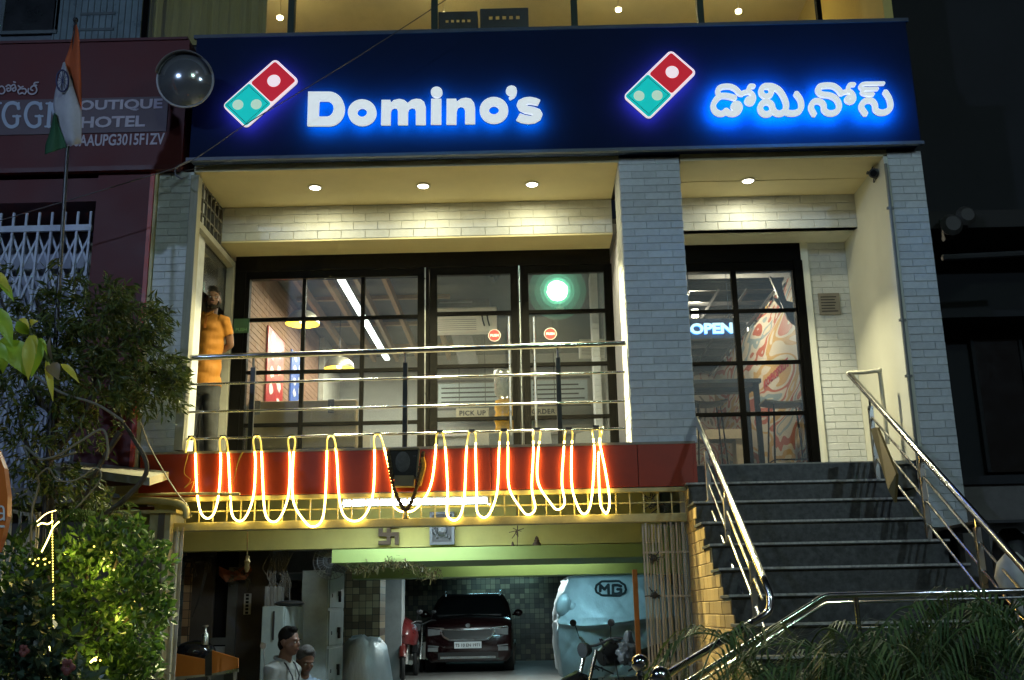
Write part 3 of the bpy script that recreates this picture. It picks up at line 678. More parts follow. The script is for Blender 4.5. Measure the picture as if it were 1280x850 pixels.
# ================================================================== SHOP INTERIOR
M_ceil = mat('dark_ceiling', (.10, .10, .095), .8, var=.2)
b = MB(); b.box(-3.36, 3.9, 11.66, 18.3, 6.05, 6.12); part('shop_ceiling', b, M_ceil, shop)
b = MB(); b.box(-3.36, 3.9, 18.0, 18.1, 2.9, 6.1); part('back_wall', b, mat('grey_back_wall', (.30, .31, .28), .6, var=.12, scale=2), shop)
M_brick2 = mat('brown_brick', (.30, .155, .075), .8, var=.25, scale=14, rand=.35, bump=.3)
brick2_me = mesh_of('brick', BK, M_brick2)
q = MB(); q.box(-3.355, -3.29, 11.7, 17.9, ZF, 6.05); bw_ = part('brick_wall', q, mat('brown_mortar', (.10, .07, .045), .9), shop)
rb = bricks(bw_, (-3.29, 16.4, 0), 4.6, ZF + .9, 6.0, -pi / 2, bl=.23, bh=.076, me=brick2_me, limit=[0]) if False else MB()
LB = [0]
rb.merge(bricks(bw_, (-3.288, 11.75, 0), 4.6, ZF + .9, 6.0, pi / 2, bl=.23, bh=.078, me=brick2_me, limit=LB))
part('wall_brick', rb, M_brick2, bw_, kind='stuff')
q = MB(); q.box(-3.28, -3.20, 16.4, 17.9, ZF, 6.0); part('pale_panel', q, mat('pale_panel', (.42, .41, .34), .6), shop)
M_wood = mat('timber_slat', (.26, .17, .085), .6, var=.25, scale=4, stretch=(8, .6, 8))
cb = thing('ceiling_frame', 'timber slat frame hung under the shop ceiling behind the long window', 'ceiling frame', (-1.9, 14.6, 5.86))
for x in (-2.95, -2.55, -2.15, -1.78, -1.25):
    q = MB(); q.box(x - .03, x + .03, 11.9, 17.6, 5.86, 5.98); part('slat', q, M_wood, cb)
for y in (12.9, 14.3, 15.7, 17.1):
    q = MB(); q.box(-3.2, -1.0, y - .03, y + .03, 5.985, 6.04); part('cross_slat', q, M_wood, cb)
# linear light
a = PZ(422, 342, 5.74); c = PZ(484, 449, 5.74)
t = thing('linear_light', 'long white strip light running back under the shop ceiling', 'light', (a.x, (a.y + c.y) / 2, 5.74))
q = MB(); q.bar(a + Vector((0, 0, .04)), c + Vector((0, 0, .04)), .09, .05); part('housing', q, M_dark, t)
q = MB(); q.bar(a, c, .085, .03); part('diffuser', q, emit('strip_glow', (.92, 1.0, .96), 7), t)
ll = lamp('strip_beam', 'AREA', (a.x, (a.y + c.y) / 2, 5.70), 250, (1, .98, .82), t, .1); ll.data.shape = 'RECTANGLE'; ll.data.size = .1; ll.data.size_y = 4
for k, x in enumerate((-.95, .45)):  # unseen panels added to brighten the shop and spill light onto the balcony
    t = thing('panel_light', ['square ceiling panel light above the left glass door, hidden by the black header', 'square ceiling panel light above the right glass door, hidden by the black header'][k], 'light', (x, 12.15, 6.0), 'panel lights inside the doors')
    q = MB(); q.box(x - .3, x + .3, 11.9, 12.4, 6.0, 6.04); part('frame', q, M_white, t)
    q = MB(); q.box(x - .27, x + .27, 11.93, 12.37, 5.99, 5.999); part('diffuser', q, emit('panel_glow', (1, .96, .82), 6), t)
    lamp('panel_beam', 'AREA', (x, 12.15, 5.97), 90, (1, .93, .66), t, .5, (radians(-24), 0, 0))
# pendants
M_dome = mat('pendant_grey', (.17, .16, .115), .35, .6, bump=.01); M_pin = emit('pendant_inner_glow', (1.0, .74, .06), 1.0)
for k, (px, py, y) in enumerate(((378, 405, 13.2), (424, 461, 15.2))):
    p = P(px, py, y); t = thing('pendant_lamp', ['grey dome pendant with yellow inside, the higher of two', 'grey dome pendant with yellow inside just above the top handrail'][k], 'pendant lamp', p, 'dome pendants inside the shop')
    R = .225; H = .19
    q = MB(); q.lathe([(R * cos(radians(i * 9)), H * sin(radians(i * 9))) for i in range(10)] + [(.035, H), (.03, H + .06), (.01, H + .07)], p, (0, 0, 1), 28, cap=False); part('shade', q, M_dome, t, smooth=True)
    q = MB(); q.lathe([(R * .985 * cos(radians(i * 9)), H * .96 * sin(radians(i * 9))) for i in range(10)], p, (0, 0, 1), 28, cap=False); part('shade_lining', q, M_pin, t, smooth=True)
    q = MB(); q.ell(p + Vector((0, 0, .05)), .045); part('bulb', q, emit('bulb_glow', (1, .85, .45), 6), t, smooth=True)
    q = MB(); q.tube([p + Vector((0, 0, H)), (p.x, p.y, 6.05)], .006, 6); part('cord', q, M_dark, t)
    lamp('pendant_beam', 'POINT', p + Vector((0, 0, -.03)), 11, (1, .86, .5), t, .05)
# posters on the brick wall
def wallpt(px, py, X): return PX(px, py, X)
for k, (x0, x1, y0t, y1t, y0b, y1b, colr, lab) in enumerate(((332, 353, 402, 418, 502, 501, (.36, .012, .018), 'red poster with white splashes on the brown brick wall'), (363, 378, 434, 445, 501, 501, (.04, .10, .38), 'blue poster with white shapes on the brown brick wall'))):
    pa = wallpt(x0, y0b, -3.25); pb = wallpt(x1, y1b, -3.25); zt_ = wallpt(x0, y0t, -3.25).z
    t = thing('poster', lab, 'poster', (-3.25, (pa.y + pb.y) / 2, pa.z), 'posters on the brick wall')
    q = MB(); q.box(-3.27, -3.25, pa.y, pb.y, pa.z, zt_); part('sheet', q, mat('poster_ink', colr, .4, var=.06, bump=0), t)
    q = MB(); rnd = random.Random(11 + k)
    for i in range(8):
        cyy = pa.y + (pb.y - pa.y) * (.28 if i % 2 else .72); cz = pa.z + (zt_ - pa.z) * (.10 + .8 * i / 7); r = 1.0
        q.prism([(-3.2485, cyy + (pb.y - pa.y) * .15 * (.6 + .5 * rnd.random()) * cos(2 * pi * j / 11), cz + (zt_ - pa.z) * .075 * (.6 + .6 * rnd.random()) * sin(2 * pi * j / 11)) for j in range(11)], (.002, 0, 0))
    part('print_shape', q, mat('poster_white', (.68, .64, .6), .4, bump=0), t, kind='stuff')
# bench back behind the left panes
M_bench = mat('beige_leather', (.40, .29, .13), .5, var=.06, scale=12, stretch=(1, 1, 8), bump=.1)
a = P(309, 502, 12.2); c = P(446, 501, 12.2)
t = thing('bench', 'beige upholstered bench back with dark clasps behind the left panes', 'bench', ((a.x + c.x) / 2, 12.3, ZF))
q = MB(); q.box(a.x, c.x, 12.2, 12.34, ZF + .38, a.z); part('backrest', q, M_bench, t, bev=.015)
q = MB(); q.box(a.x, c.x, 12.345, 12.8, ZF + .08, ZF + .42); part('seat', q, M_bench, t, bev=.015)
q = MB(); q.box(a.x + .02, c.x - .02, 12.22, 12.33, ZF, ZF + .378); part('plinth', q, M_dark, t)
for px in (322, 414):
    x = P(px, 505, 12.2).x; q = MB(); q.box(x - .035, x + .035, 12.185, 12.2, a.z - .16, a.z + .004); q.box(x - .035, x + .035, 12.2, 12.34, a.z + .0005, a.z + .006); part('clasp', q, M_dark, t)
# air conditioners and duct
def split_ac(px0, px1, py0, py1, Y, lab):
    a = P(px0, py0, Y); c = P(px1, py1, Y); zt_, zb_ = a.z, c.z; w = c.x - a.x
    t = thing('air_conditioner', lab, 'air conditioner', ((a.x + c.x) / 2, Y, zb_), 'air conditioners inside the shop')
    q = MB(); prof = [(0, zt_), (-.03, zt_ - .02), (-.03, zb_ + (zt_ - zb_) * .55), (.08, zb_), (.25, zb_), (.25, zt_)]
    q.add([(x, Y + dy, z) for x in (a.x, c.x) for dy, z in prof], [tuple(range(6)), tuple(range(11, 5, -1))] + [(i, (i + 1) % 6, (i + 1) % 6 + 6, i + 6) for i in range(6)])
    part('casing', q, mat('ac_white', (.82, .80, .70), .4, var=.03, bump=0), t, bev=.01)
    q = MB()
    for i in range(6): z = zb_ + (zt_ - zb_) * (.08 + .075 * i); yy = Y + .08 - .11 * (z - zb_) / ((zt_ - zb_) * .55); q.box(a.x + w * .06, c.x - w * .28, yy - .006, yy + .002, z - .004, z + .003)
    part('louvre', q, mat('grey_louvre', (.35, .35, .33), .5), t, kind='stuff')
    q = MB(); q.box(a.x + .02, c.x - .02, Y - .034, Y - .028, zb_ + (zt_ - zb_) * .62, zb_ + (zt_ - zb_) * .66); part('seam', q, M_dark, t)
    q = MB()
    for f_ in (.80, .87): q.tube(catmull([(a.x + w * f_, Y - .035, zb_ + (zt_ - zb_) * .62), (a.x + w * f_ + .01, Y - .03, zb_ + (zt_ - zb_) * .4), (a.x + w * (f_ + .03), Y + .03, zb_ + (zt_ - zb_) * .2)]), .012, 6)
    part('strap', q, M_dark, t)
split_ac(530, 621, 385, 412, 14.0, 'white split air conditioner behind the left glass door')
split_ac(724, 768, 424, 443, 14.4, 'white split air conditioner low behind the right glass door')
a = P(545, 362, 14.6); c = P(612, 384, 14.6)
t = thing('ceiling_duct', 'grey ventilation duct above the white air conditioner', 'duct', ((a.x + c.x) / 2, 15, c.z))
M_duct = mat('grey_duct', (.22, .225, .22), .5, .3, bump=.02)
q = MB(); q.box(a.x, c.x, 14.6, 15.6, c.z, a.z); part('duct_body', q, M_duct, t, bev=.01)
q = MB()
for f_ in (.25, .62): q.box(a.x + .05, c.x - .25, 14.594, 14.599, c.z + (a.z - c.z) * f_, c.z + (a.z - c.z) * (f_ + .08))
part('flange', q, mat('pale_flange', (.4, .4, .38), .5), t)
q = MB(); q.box(a.x + .1, a.x + .13, 15, 15.03, a.z, 6.05); q.box(c.x - .13, c.x - .1, 15, 15.03, a.z, 6.05); part('hanger', q, M_dark, t)
a = P(562, 412, 14.9); c = P(598, 456, 14.9)
q = MB(); q.add([P(562, 412, 14.9), P(588, 412, 14.9), P(598, 454, 14.9), P(574, 456, 14.9)] + [P(562, 412, 14.9) + Vector((0, .3, 0)), P(588, 412, 14.9) + Vector((0, .3, 0)), P(598, 454, 14.9) + Vector((0, .3, 0)), P(574, 456, 14.9) + Vector((0, .3, 0))], [(0, 1, 2, 3), (4, 7, 6, 5), (0, 4, 5, 1), (1, 5, 6, 2), (2, 6, 7, 3), (3, 7, 4, 0)])
solo('hanging_duct', q, M_duct, 'sloping grey duct dropping below the white air conditioner', 'duct')
# smoke detector, spot light, small white boxes at the door heads
for px, py, y, lab in ((700, 383, 14.5, 'white smoke detector hanging behind the right glass door'),):
    p = P(px, py, y); q = MB(); q.lathe([(.05, 0), (.06, .04), (.03, .07)], p, (0, 0, -1), 16); q.tube([p, (p.x, p.y, 6.05)], .008, 6); solo('smoke_detector', q, M_white, lab, 'detector', smooth=True)
p = P(620, 343, 13.0); t = thing('spot_light', 'black track spot light hanging behind the left glass door', 'spot light', p)
q = MB(); q.lathe([(.045, -.12), (.055, .10), (.05, .10)], p, (-.5, -.2, -.7), 14); part('can', q, M_dark, t, smooth=True)
q = MB(); q.tube([p, (p.x + .05, p.y, 6.05)], .01, 6); part('stem', q, M_dark, t)
# brick pier inside, right of the doors
a = P(738, 362, 13.5); q = MB(); q.box(a.x, 1.06, 13.5, 13.8, ZF, 6.05); pier = part('brick_pier', q, M_mortar, shop)
part('pier_brick', bricks(pier, (a.x, 13.5, 0), 1.06 - a.x, ZF, a.z, 0, limit=[0]), M_brickpaint, pier, kind='stuff')
# menu boards and counter
zc_ = P(600, 545, 16).z
t = thing('counter', 'long grey service counter at the back of the shop', 'counter', (-.2, 16.2, ZF))
q = MB(); q.box(-1.6, .9, 16.0, 16.7, ZF, zc_); part('base', q, mat('counter_grey', (.24, .25, .23), .5), t)
q = MB(); q.box(-1.65, .95, 15.95, 16.75, zc_, zc_ + .05); part('counter_top', q, mat('counter_top', (.35, .35, .33), .35), t)
for i, (px0, px1, py0, py1) in enumerate(((548, 640, 480, 507), (662, 735, 476, 503))):
    a = P(px0, py0, 17.2); c = P(px1, py1, 17.2); t = thing('menu_board', ['dim menu board at the back behind the left glass door', 'dim menu board at the back behind the right glass door'][i], 'menu board', ((a.x + c.x) / 2, 17.2, c.z), 'menu boards over the counter')
    q = MB(); q.box(a.x, c.x, 17.2, 17.25, c.z, a.z); part('panel', q, emit('menu_dim_glow', (.30, .36, .34), .22), t)
    q = MB()
    for j in range(4): z = c.z + (a.z - c.z) * (.2 + .2 * j); q.box(a.x + .05, c.x - .05 - .1 * (j % 2), 17.193, 17.199, z - .012, z + .012)
    part('menu_line', q, M_dark, t, kind='stuff')
    q = MB(); q.box(a.x - .05, c.x + .05, 17.18, 17.2, c.z - .06, c.z - .02); q.box(a.x - .05, c.x + .05, 17.18, 17.2, a.z + .02, a.z + .06); part('rail', q, M_dark, t)
M_signplate = mat('dim_sign_plate', (.36, .33, .22), .5, bump=0)
for px0, px1, py, txt in ((570, 611, 516, 'PICK UP'), (660, 698, 514, 'ORDER')):
    a = P(px0, py - 5.5, 15.9); c = P(px1, py + 5.5, 15.9)
    t = thing('counter_sign', 'hanging plate reading %s over the service counter' % txt, 'sign', ((a.x + c.x) / 2, 15.9, c.z), 'hanging counter signs')
    q = MB(); q.box(a.x, c.x, 15.9, 15.93, c.z, a.z); part('plate', q, M_signplate, t)
    q = text_mb(txt, ((a.x + c.x) / 2, 15.897, c.z + .035), (1, 0, 0), (0, 0, 1), .105, .002, 'CENTER', .003, 1.1); part('lettering', q, M_dark, t)
    q = MB(); q.tube([(a.x + .05, 15.915, a.z), (a.x + .05, 15.915, 6.05)], .006, 5); q.tube([(c.x - .05, 15.915, a.z), (c.x - .05, 15.915, 6.05)], .006, 5); part('hanger', q, M_dark, t)
# juice dispenser on a stand
Y_ = 12.4; a = P(617, 459, Y_); mid = P(630, 499, Y_); bt = P(632, 541, Y_); xr = P(644, 480, Y_).x; R = (xr - a.x) / 2; xc = (xr + a.x) / 2
t = thing('juice_dispenser', 'clear bottle over an amber ribbed bottle on a stand behind the doors', 'dispenser', (xc, Y_, ZF))
q = MB(); q.box(xc - .2, xc + .2, Y_ - .16, Y_ + .2, ZF, bt.z); part('stand', q, mat('stand_white', (.45, .45, .4), .5), t, bev=.01)
q = MB(); q.lathe([(R * .9, bt.z), (R, bt.z + .03), (R * .88, bt.z + .09), (R, bt.z + .14), (R, bt.z + .2), (R * .88, bt.z + .25), (R, bt.z + .30), (R * .9, mid.z - .02)], (xc, Y_, 0), (0, 0, 1), 22); part('amber_bottle', q, mat('amber_juice', (.85, .42, .015), .2, var=.2, scale=9, bump=0, trans=.1), t, smooth=True)
q = MB(); q.lathe([(R * .35, mid.z - .02), (R * .8, mid.z + .04), (R, mid.z + .1), (R, a.z - .06), (R * .92, a.z - .04), (R, a.z - .02), (R * .9, a.z)], (xc, Y_, 0), (0, 0, 1), 22); part('clear_bottle', q, glass('bottle_plastic', (.82, .82, .72), 1.6, .35, .1), t, smooth=True)
# white lidded tubs along the door line (seen just above the beam)
for i, (px, py, w) in enumerate(((605, 548, .26), (665, 546, .30), (745, 548, .34), (450, 548, .2))):
    p = P(px, py, 12.9); z1 = p.z + .06
    t = thing('plastic_chair', ['pale plastic chair behind the left glass door', 'pale plastic chair between the two glass doors', 'pale plastic chair behind the right glass door', 'pale plastic chair beside the beige bench'][i], 'chair', (p.x, 12.9, ZF), 'pale plastic chairs inside')
    q = MB(); q.add([(p.x + w * .8 * sx, 12.7 + dy, z) for dy in (0, .03) for sx, z in ((-1, ZF + .45), (1, ZF + .45), (.95, z1 - .03), (.5, z1), (-.5, z1), (-.95, z1 - .03))], [tuple(range(5, -1, -1)), tuple(range(6, 12))] + [(k, (k + 1) % 6, (k + 1) % 6 + 6, k + 6) for k in range(6)]); part('backrest', q, M_white, t)
    q = MB(); q.box(p.x - w * .8, p.x + w * .8, 12.74, 13.15, ZF + .40, ZF + .44); part('seat', q, M_white, t)
    for sx in (-1, 1):
        for y in (12.76, 13.12): q = MB(); q.tube([(p.x + sx * w * .72, y, ZF + .4), (p.x + sx * w * .78, y, ZF)], .018, 6); part('leg', q, M_white, t)
# ---- right bay interior: murals, OPEN sign, table, stools
pal = [(0, (.62, .56, .46)), (.40, (.55, .33, .10)), (.46, (.62, .58, .48)), (.50, (.45, .10, .05)), (.54, (.62, .56, .46)), (.58, (.25, .33, .36)), (.62, (.62, .55, .42)), (.68, (.5, .13, .08))]
M_mural = mural_mat('mural_print', pal, 1.5)
q = MB(); q.box(3.30, 3.36, 11.9, 17.5, ZL, 5.5); t = solo('mural_wall', q, M_mural, 'bright orange, red and white mural on the right-hand wall behind the glass', 'mural')
mr_ = t
tx = text_mb('#DOMINOSFORLIFE', PX(955, 486, 3.294), (0, -1, 0), (0, 0, 1), .155, .003, 'LEFT', .004); 
part('lettering', tx, mat('mural_red_ink', (.5, .03, .03), .5, bump=0), mr_)
q = MB(); q.box(1.75, 1.80, 14.6, 17.9, ZL, 5.2); q.box(1.80, 3.3, 17.5, 17.6, ZL, 6.0); t = solo('print_wall', q, mural_mat('pale_mural_print', [(0, (.5, .46, .38)), (.44, (.2, .19, .18)), (.47, (.5, .46, .38)), (.56, (.4, .2, .17)), (.59, (.5, .45, .38))], 2.0, (1, 1, 1)), 'pale printed wall behind the high table', 'mural')
q = MB(); q.box(2.05, 2.72, 16.9, 17.45, ZL, 5.9); solo('yellow_column', q, mat('pale_yellow_paint', (.62, .50, .22), .6, bump=.02), 'pale yellow column in front of the pale printed wall', 'column')
q = MB(); q.box(1.7, 3.3, 12.4, 17.5, 5.55, 5.58)
for i in range(9): q.box(1.7, 3.3, 12.5 + i * .5, 12.53 + i * .5, 5.46, 5.549)
for i in range(5): q.box(1.75 + i * .36, 1.78 + i * .36, 12.41, 17.4, 5.44, 5.4595)
solo('ceiling_grid', q, M_dark, 'black open grid ceiling in the right-hand bay', 'ceiling')
q = MB(); q.add([P(962, 345, 12.0), P(975, 352, 12.0), P(993, 405, 12.0), P(985, 398, 12.0)] + [Vector((0, .05, 0)) + P(*a_, 12.0) for a_ in ((962, 345), (975, 352), (993, 405), (985, 398))], [(0, 1, 2, 3), (7, 6, 5, 4), (0, 4, 5, 1), (1, 5, 6, 2), (2, 6, 7, 3), (3, 7, 4, 0)])
q.add([P(966, 372, 12.06), P(992, 378, 12.06), P(995, 408, 12.06)] + [P(a_, b_, 12.06) + Vector((0, .03, 0)) for a_, b_ in ((966, 372), (992, 378), (995, 408))], [(0, 1, 2), (5, 4, 3), (0, 3, 4, 1), (1, 4, 5, 2), (2, 5, 3, 0)])
solo('drape', q, M_dark, 'jagged black drape hanging over the mural at the window corner', 'drape')
oz = P(863, 417, 11.75); oe = P(915, 404, 11.75)
t = thing('open_sign', 'glowing blue-white OPEN sign hung inside the right window', 'sign', (oz.x, 11.75, oz.z))
o_w = oe.x - oz.x
q = text_mb('OPEN', (oz.x, 11.75, oz.z), (1, 0, .0), (0, 0, 1), .165, .02, 'LEFT', .006, 1.0)
wq = max(v[0] for v in q.v) - min(v[0] for v in q.v); sc_ = o_w / wq
q.v = [(oz.x + (v[0] - oz.x) * sc_, v[1], v[2]) for v in q.v]
part('lettering', q, emit('neon_white', (.62, .88, 1.0), 1.5), t)
q2 = MB(); q2.v = [(v[0], v[1] + .03, v[2]) for v in q.v]; q2.f = list(q.f); part('halo_light', q2, emit('neon_blue', (.05, .35, 1.0), 2.2), t)
q = MB(); q.box(oz.x - .05, oe.x + .05, 11.80, 11.81, oz.z - .05, oz.z + .19); q.tube([(oz.x + .02, 11.805, oz.z + .19), (oz.x + .02, 11.805, 5.44)], .004, 5); q.tube([(oe.x - .02, 11.805, oz.z + .19), (oe.x - .02, 11.805, 5.44)], .004, 5); part('backplate', q, mat('sign_backplate', (.05, .07, .10), .3), t)
for k, (px, py, y) in enumerate(((902, 384, 14.5), (933, 391, 14.5), (869, 396, 13.5))):
    p = P(px, py, y); q = MB(); q.lathe([(.045, 0), (.05, .1)], p, (0, 0, 1), 14); q.tube([p + Vector((0, 0, .1)), (p.x, p.y, 5.45)], .008, 6)
    solo('track_light', q, emit('track_glow', (1, .93, .8), 5), ['small lit track light right of the black bar over the OPEN sign', 'small lit track light beside the central glazing bar', 'small lit track light directly above the OPEN sign'][k], 'spot light', group='track lights in the right bay')
    lamp('track_beam', 'POINT', p + Vector((0, 0, -.08)), 80, (1, .88, .66), None, .05)
M_top = mat('dark_table_top', (.07, .065, .055), .45, var=.2, scale=12, stretch=(1, 8, 1)); M_oak = mat('oak_ply', (.42, .30, .16), .45, var=.15, scale=6, stretch=(8, 1, 1))
def htable():
    Yt = 12.3; a = P(846, 475, Yt); c = P(951, 469, Yt); zt_ = a.z
    t = thing('high_table', 'dark high table behind the right-hand window', 'table', ((a.x + c.x) / 2, Yt, ZL))
    q = MB(); q.box(1.75, c.x, Yt, Yt + .7, zt_ - .05, zt_); part('table_top', q, M_top, t, bev=.004)
    for x in (1.80, c.x - .06):
        for y in (Yt + .04, Yt + .62): q = MB(); q.box(x - .03, x + .03, y - .03, y + .03, ZL, zt_ - .051); part('leg', q, M_black, t)
    q = MB(); q.box(1.83, c.x - .09, Yt + .02, Yt + .06, zt_ - .15, zt_ - .10); part('apron', q, M_black, t)
htable()
def stool(x, y, zs, w, lab, m, back):
    t = thing('bar_stool', lab, 'stool', (x, y, ZL), 'bar stools behind the right window')
    q = MB(); n = 9
    ring_ = []
    for i in range(n):
        s_ = -w + 2 * w * i / (n - 1); ring_.append((s_, .035 * (s_ / w) ** 2))
    q.add([(x + s_, y + dy, zs + dz + h) for h in (0, -.025) for dy in (-.17, .17) for s_, dz in ring_], [(i, i + 1, n + i + 1, n + i) for i in range(n - 1)] + [(3 * n + i, 3 * n + i + 1, 2 * n + i + 1, 2 * n + i) for i in range(n - 1)] + [(2 * n + i, 2 * n + i + 1, i + 1, i) for i in range(n - 1)] + [(n + i, n + i + 1, 3 * n + i + 1, 3 * n + i) for i in range(n - 1)] + [(0, n, 3 * n, 2 * n), (n - 1, 3 * n - 1, 4 * n - 1, 2 * n - 1)])
    part('seat', q, m, t)
    for sx in (-1, 1):
        for sy in (-1, 1): q = MB(); q.tube([(x + sx * w * .6, y + sy * .13, zs - .02), (x + sx * w * .85, y + sy * .18, ZL)], .011, 6); part('leg', q, M_black, t)
    q = MB(); zz = ZL + .28; a_ = w * .78
    q.tube([(x - a_, y - .165, zz), (x + a_, y - .165, zz), (x + a_, y + .165, zz), (x - a_, y + .165, zz)], .009, 6, closed=True); part('foot_ring', q, M_black, t)
    if back: q = MB(); q.box(x - w * .9, x + w * .9, y + .16, y + .18, zs + .03, zs + .10); part('backrest', q, m, t)
p = P(981, 505, 12.1); stool(p.x, 12.1, p.z, .27, 'bar stool with pale plywood seat nearest the mural', M_oak, False)
p = P(884, 505, 13.4); stool(p.x, 13.4, p.z, .24, 'bar stool with dark seat under the high table', M_top, False)
q = MB(); a = P(872, 537, 14.4); c = P(925, 548, 14.4); q.box(1.8, c.x + .1, 14.4, 14.8, c.z, a.z); q.box(1.85, 1.95, 14.45, 14.75, ZL, c.z); q.box(c.x - .05, c.x + .05, 14.45, 14.75, ZL, c.z)
solo('low_bench', q, mat('pale_bench_wood', (.50, .44, .30), .5), 'low pale bench in front of the printed wall', 'bench')
# dark return wall between the two bays, inside
b = MB(); b.box(1.20, 1.70, 11.7, 14.5, 2.95, 6.05); part('inner_wall', b, mat('inner_grey', (.15, .15, .14), .7), shop)
# ================================================================== BALCONY RAILING + ROPE LIGHT
RY = 10.06
rl = thing('balcony_railing', 'steel balcony railing with three dark posts above the maroon beam', 'railing', (-1.3, RY, ZB if False else 3.165))
def railpts(ya, yb, xa=216, xb=782): return [P(xa, ya, RY), P(xb, yb, RY)]
q = MB(); q.tube(railpts(448, 429), .029, 14); part('top_rail', q, M_steel, rl, smooth=True)
for ya, yb in ((481, 465), (515.5, 501.5), (549, 535.5)):
    q = MB(); q.tube(railpts(ya, yb, 226, 781), .0125, 10); part('rail', q, M_steel, rl, smooth=True)
for px in (314, 506, 699):
    p = P(px, 500, RY); zt_ = P(px, 444 - (px - 314) * .0325, RY).z
    q = MB(); q.box(p.x - .024, p.x + .024, RY + .012, RY + .052, 3.166, zt_ - .12); po = part('post', q, mat('dark_steel_post', (.045, .043, .038), .35, .4), rl, bev=.004)
    q = MB(); q.tube([(p.x, RY + .03, zt_ - .12), (p.x, RY + .01, zt_ + .02)], .012, 8); part('pin', q, M_brushed, po)
    q = MB(); q.box(p.x - .06, p.x + .06, RY - .03, RY + .09, 3.165, 3.174); part('foot_plate', q, M_brushed, po)
# rope
tops = [(239, 548), (279, 547.5), (321, 546.5), (364.5, 547), (413.5, 546), (472, 544), (550, 541), (590, 540), (630, 539), (671, 538), (711, 537.5), (745, 535)]
bots = [(259.5, 648), (299.5, 651.5), (342, 652.5), (391, 658.5), (443, 651.5), (506, 640), (567.5, 650.5), (605, 647), (660, 643.5), (697, 637), (730, 642.5), (757, 640)]
RP = 9.951
px_pts = [(232, 566), (235, 553)]
rr_ = random.Random(5)
for i, (tx_, ty) in enumerate(tops):
    px_pts += [(tx_ - 4.5, ty + 4), (tx_, ty - 1), (tx_ + 4.5, ty + 4)]
    bx, by = bots[i]
    nx, ny = tops[i + 1] if i + 1 < len(tops) else (768, 640)
    l = tx_ + 3; r = nx - 5
    if i == 5: px_pts += [(tx_ + 12, 575), (tx_ + 19, 610), (bx - 14, 632), (bx, by), (bx + 16, 634), (bx + 32, 608), (nx - 6, 570)]
    elif i == len(tops) - 1: px_pts += [(748, 575), (750, 625), (754, 638), (759, 641), (762, 625), (757, 590), (752, 565), (750, 552), (754, 534)]
    else:
        w = r - l; s1, s2 = rr_.uniform(-2.5, 4), rr_.uniform(-4, 2.5)
        px_pts += [(l + s1 + 1, ty + 28), (l + s1 * 1.4 + 2, by - 34), (bx - w * .27, by - 8), (bx, by), (bx + w * .27, by - 8), (r - 1 + s2, by - 34), (r + 1 + s2, ny + 28)]
dep = lambda py: RP if py > 552 else RP + (552 - py) / 16 * .14
pts3 = [P(a_, b_, dep(b_)) for a_, b_ in px_pts]
q = MB(); q.tube(catmull(pts3, 6), .0088, 8)
M_rope = emit('rope_glow', (1.0, .72, .17), 21)
rope = solo('rope_light', q, M_rope, 'glowing warm white rope light looped along the balcony rail', 'rope light', smooth=True)
rope.data.materials.append(emit('rope_dim_glow', (1.0, .74, .14), .85))
for p_ in rope.data.polygons:
    c_ = p_.center + rope.location
    if c_.z > P(500, 556 - c_.x * 2.2, c_.y).z: p_.material_index = 1
q = MB()
for tx_, ty in tops: c0 = P(tx_, ty - 1, RY - .02); q.box(c0.x - .03, c0.x + .03, RY - .035, RY + .02, c0.z - .010, c0.z + .018)
part('cable_tie', q, M_dark, rope, kind='stuff')
# thin loose wires by the left end of the rope
M_yw = mat('yellow_wire', (.55, .42, .08), .5)
q = MB(); q.tube(catmull([P(*a_, 9.93) for a_ in ((303, 566), (297, 580), (290, 610), (285, 640), (292, 600), (299, 572), (304, 565))], 6), .004, 5); solo('loose_wire', q, M_yw, 'thin yellow wire hanging in a loop right of the second rope bend', 'wire')
q = MB(); q.tube(catmull([P(*a_, 9.94) for a_ in ((236, 565), (230, 590), (238, 600), (230, 610), (242, 602), (236, 620))], 6), .003, 5); solo('loose_wire', q, M_yw, 'tangled thin wire at the far left end of the rope light', 'wire')
# framed dark plaque with garland, hung on the beam
c4 = [P(486, 562, 9.86), P(524, 561, 9.86), P(521, 598, 9.86), P(491, 598, 9.86)]
t = thing('hanging_lantern', 'dark framed lantern with a drooping garland in front of the beam', 'lantern', (c4[0].x * .5 + c4[1].x * .5, 9.86, c4[2].z))
q = MB(); q.prism(c4, (0, .10, 0)); part('box', q, mat('sooty_glass', (.035, .032, .025), .25, var=.3), t)
q = MB()
for i in range(4): q.bar(c4[i] + Vector((0, -.006, 0)), c4[(i + 1) % 4] + Vector((0, -.006, 0)), .018, .018)
q.bar(P(494, 602, 9.87), P(518, 602, 9.87), .14, .10); part('frame', q, mat('tarnished_brass', (.17, .13, .06), .5, .5), t)
q = MB(); q.ell((c4[0] + c4[2]) / 2 + Vector((0, -.004, .02)), (.07, .004, .10)); part('picture', q, mat('dim_picture', (.06, .055, .04), .5, var=.5, scale=20), t)
gp = catmull([P(*a_, 9.84) for a_ in ((485, 566), (488, 590), (494, 615), (502, 632), (507, 637), (513, 630), (520, 612), (525, 588), (529, 566))], 6)
q = MB()
for i, p in enumerate(gp): q.ell(p, .018 + .004 * (i % 2), 7, 5)
part('garland', q, mat('dried_garland', (.10, .055, .02), .9, var=.6, scale=30), t)
q = MB(); q.tube(catmull([P(*a_, 9.83) for a_ in ((528, 572), (530, 583), (527, 596), (524, 607))], 4), .022, 7); part('marigold_bunch', q, mat('marigold', (.55, .27, .03), .8, var=.5, scale=40), t)
p = P(507, 644, 9.84); q = MB(); q.lathe([(.012, .05), (.02, .03), (.025, 0), (.035, -.03), (.02, -.035)], p, (0, 0, 1), 12); part('bell', q, mat('brass', (.6, .42, .14), .3, .9), t, smooth=True)
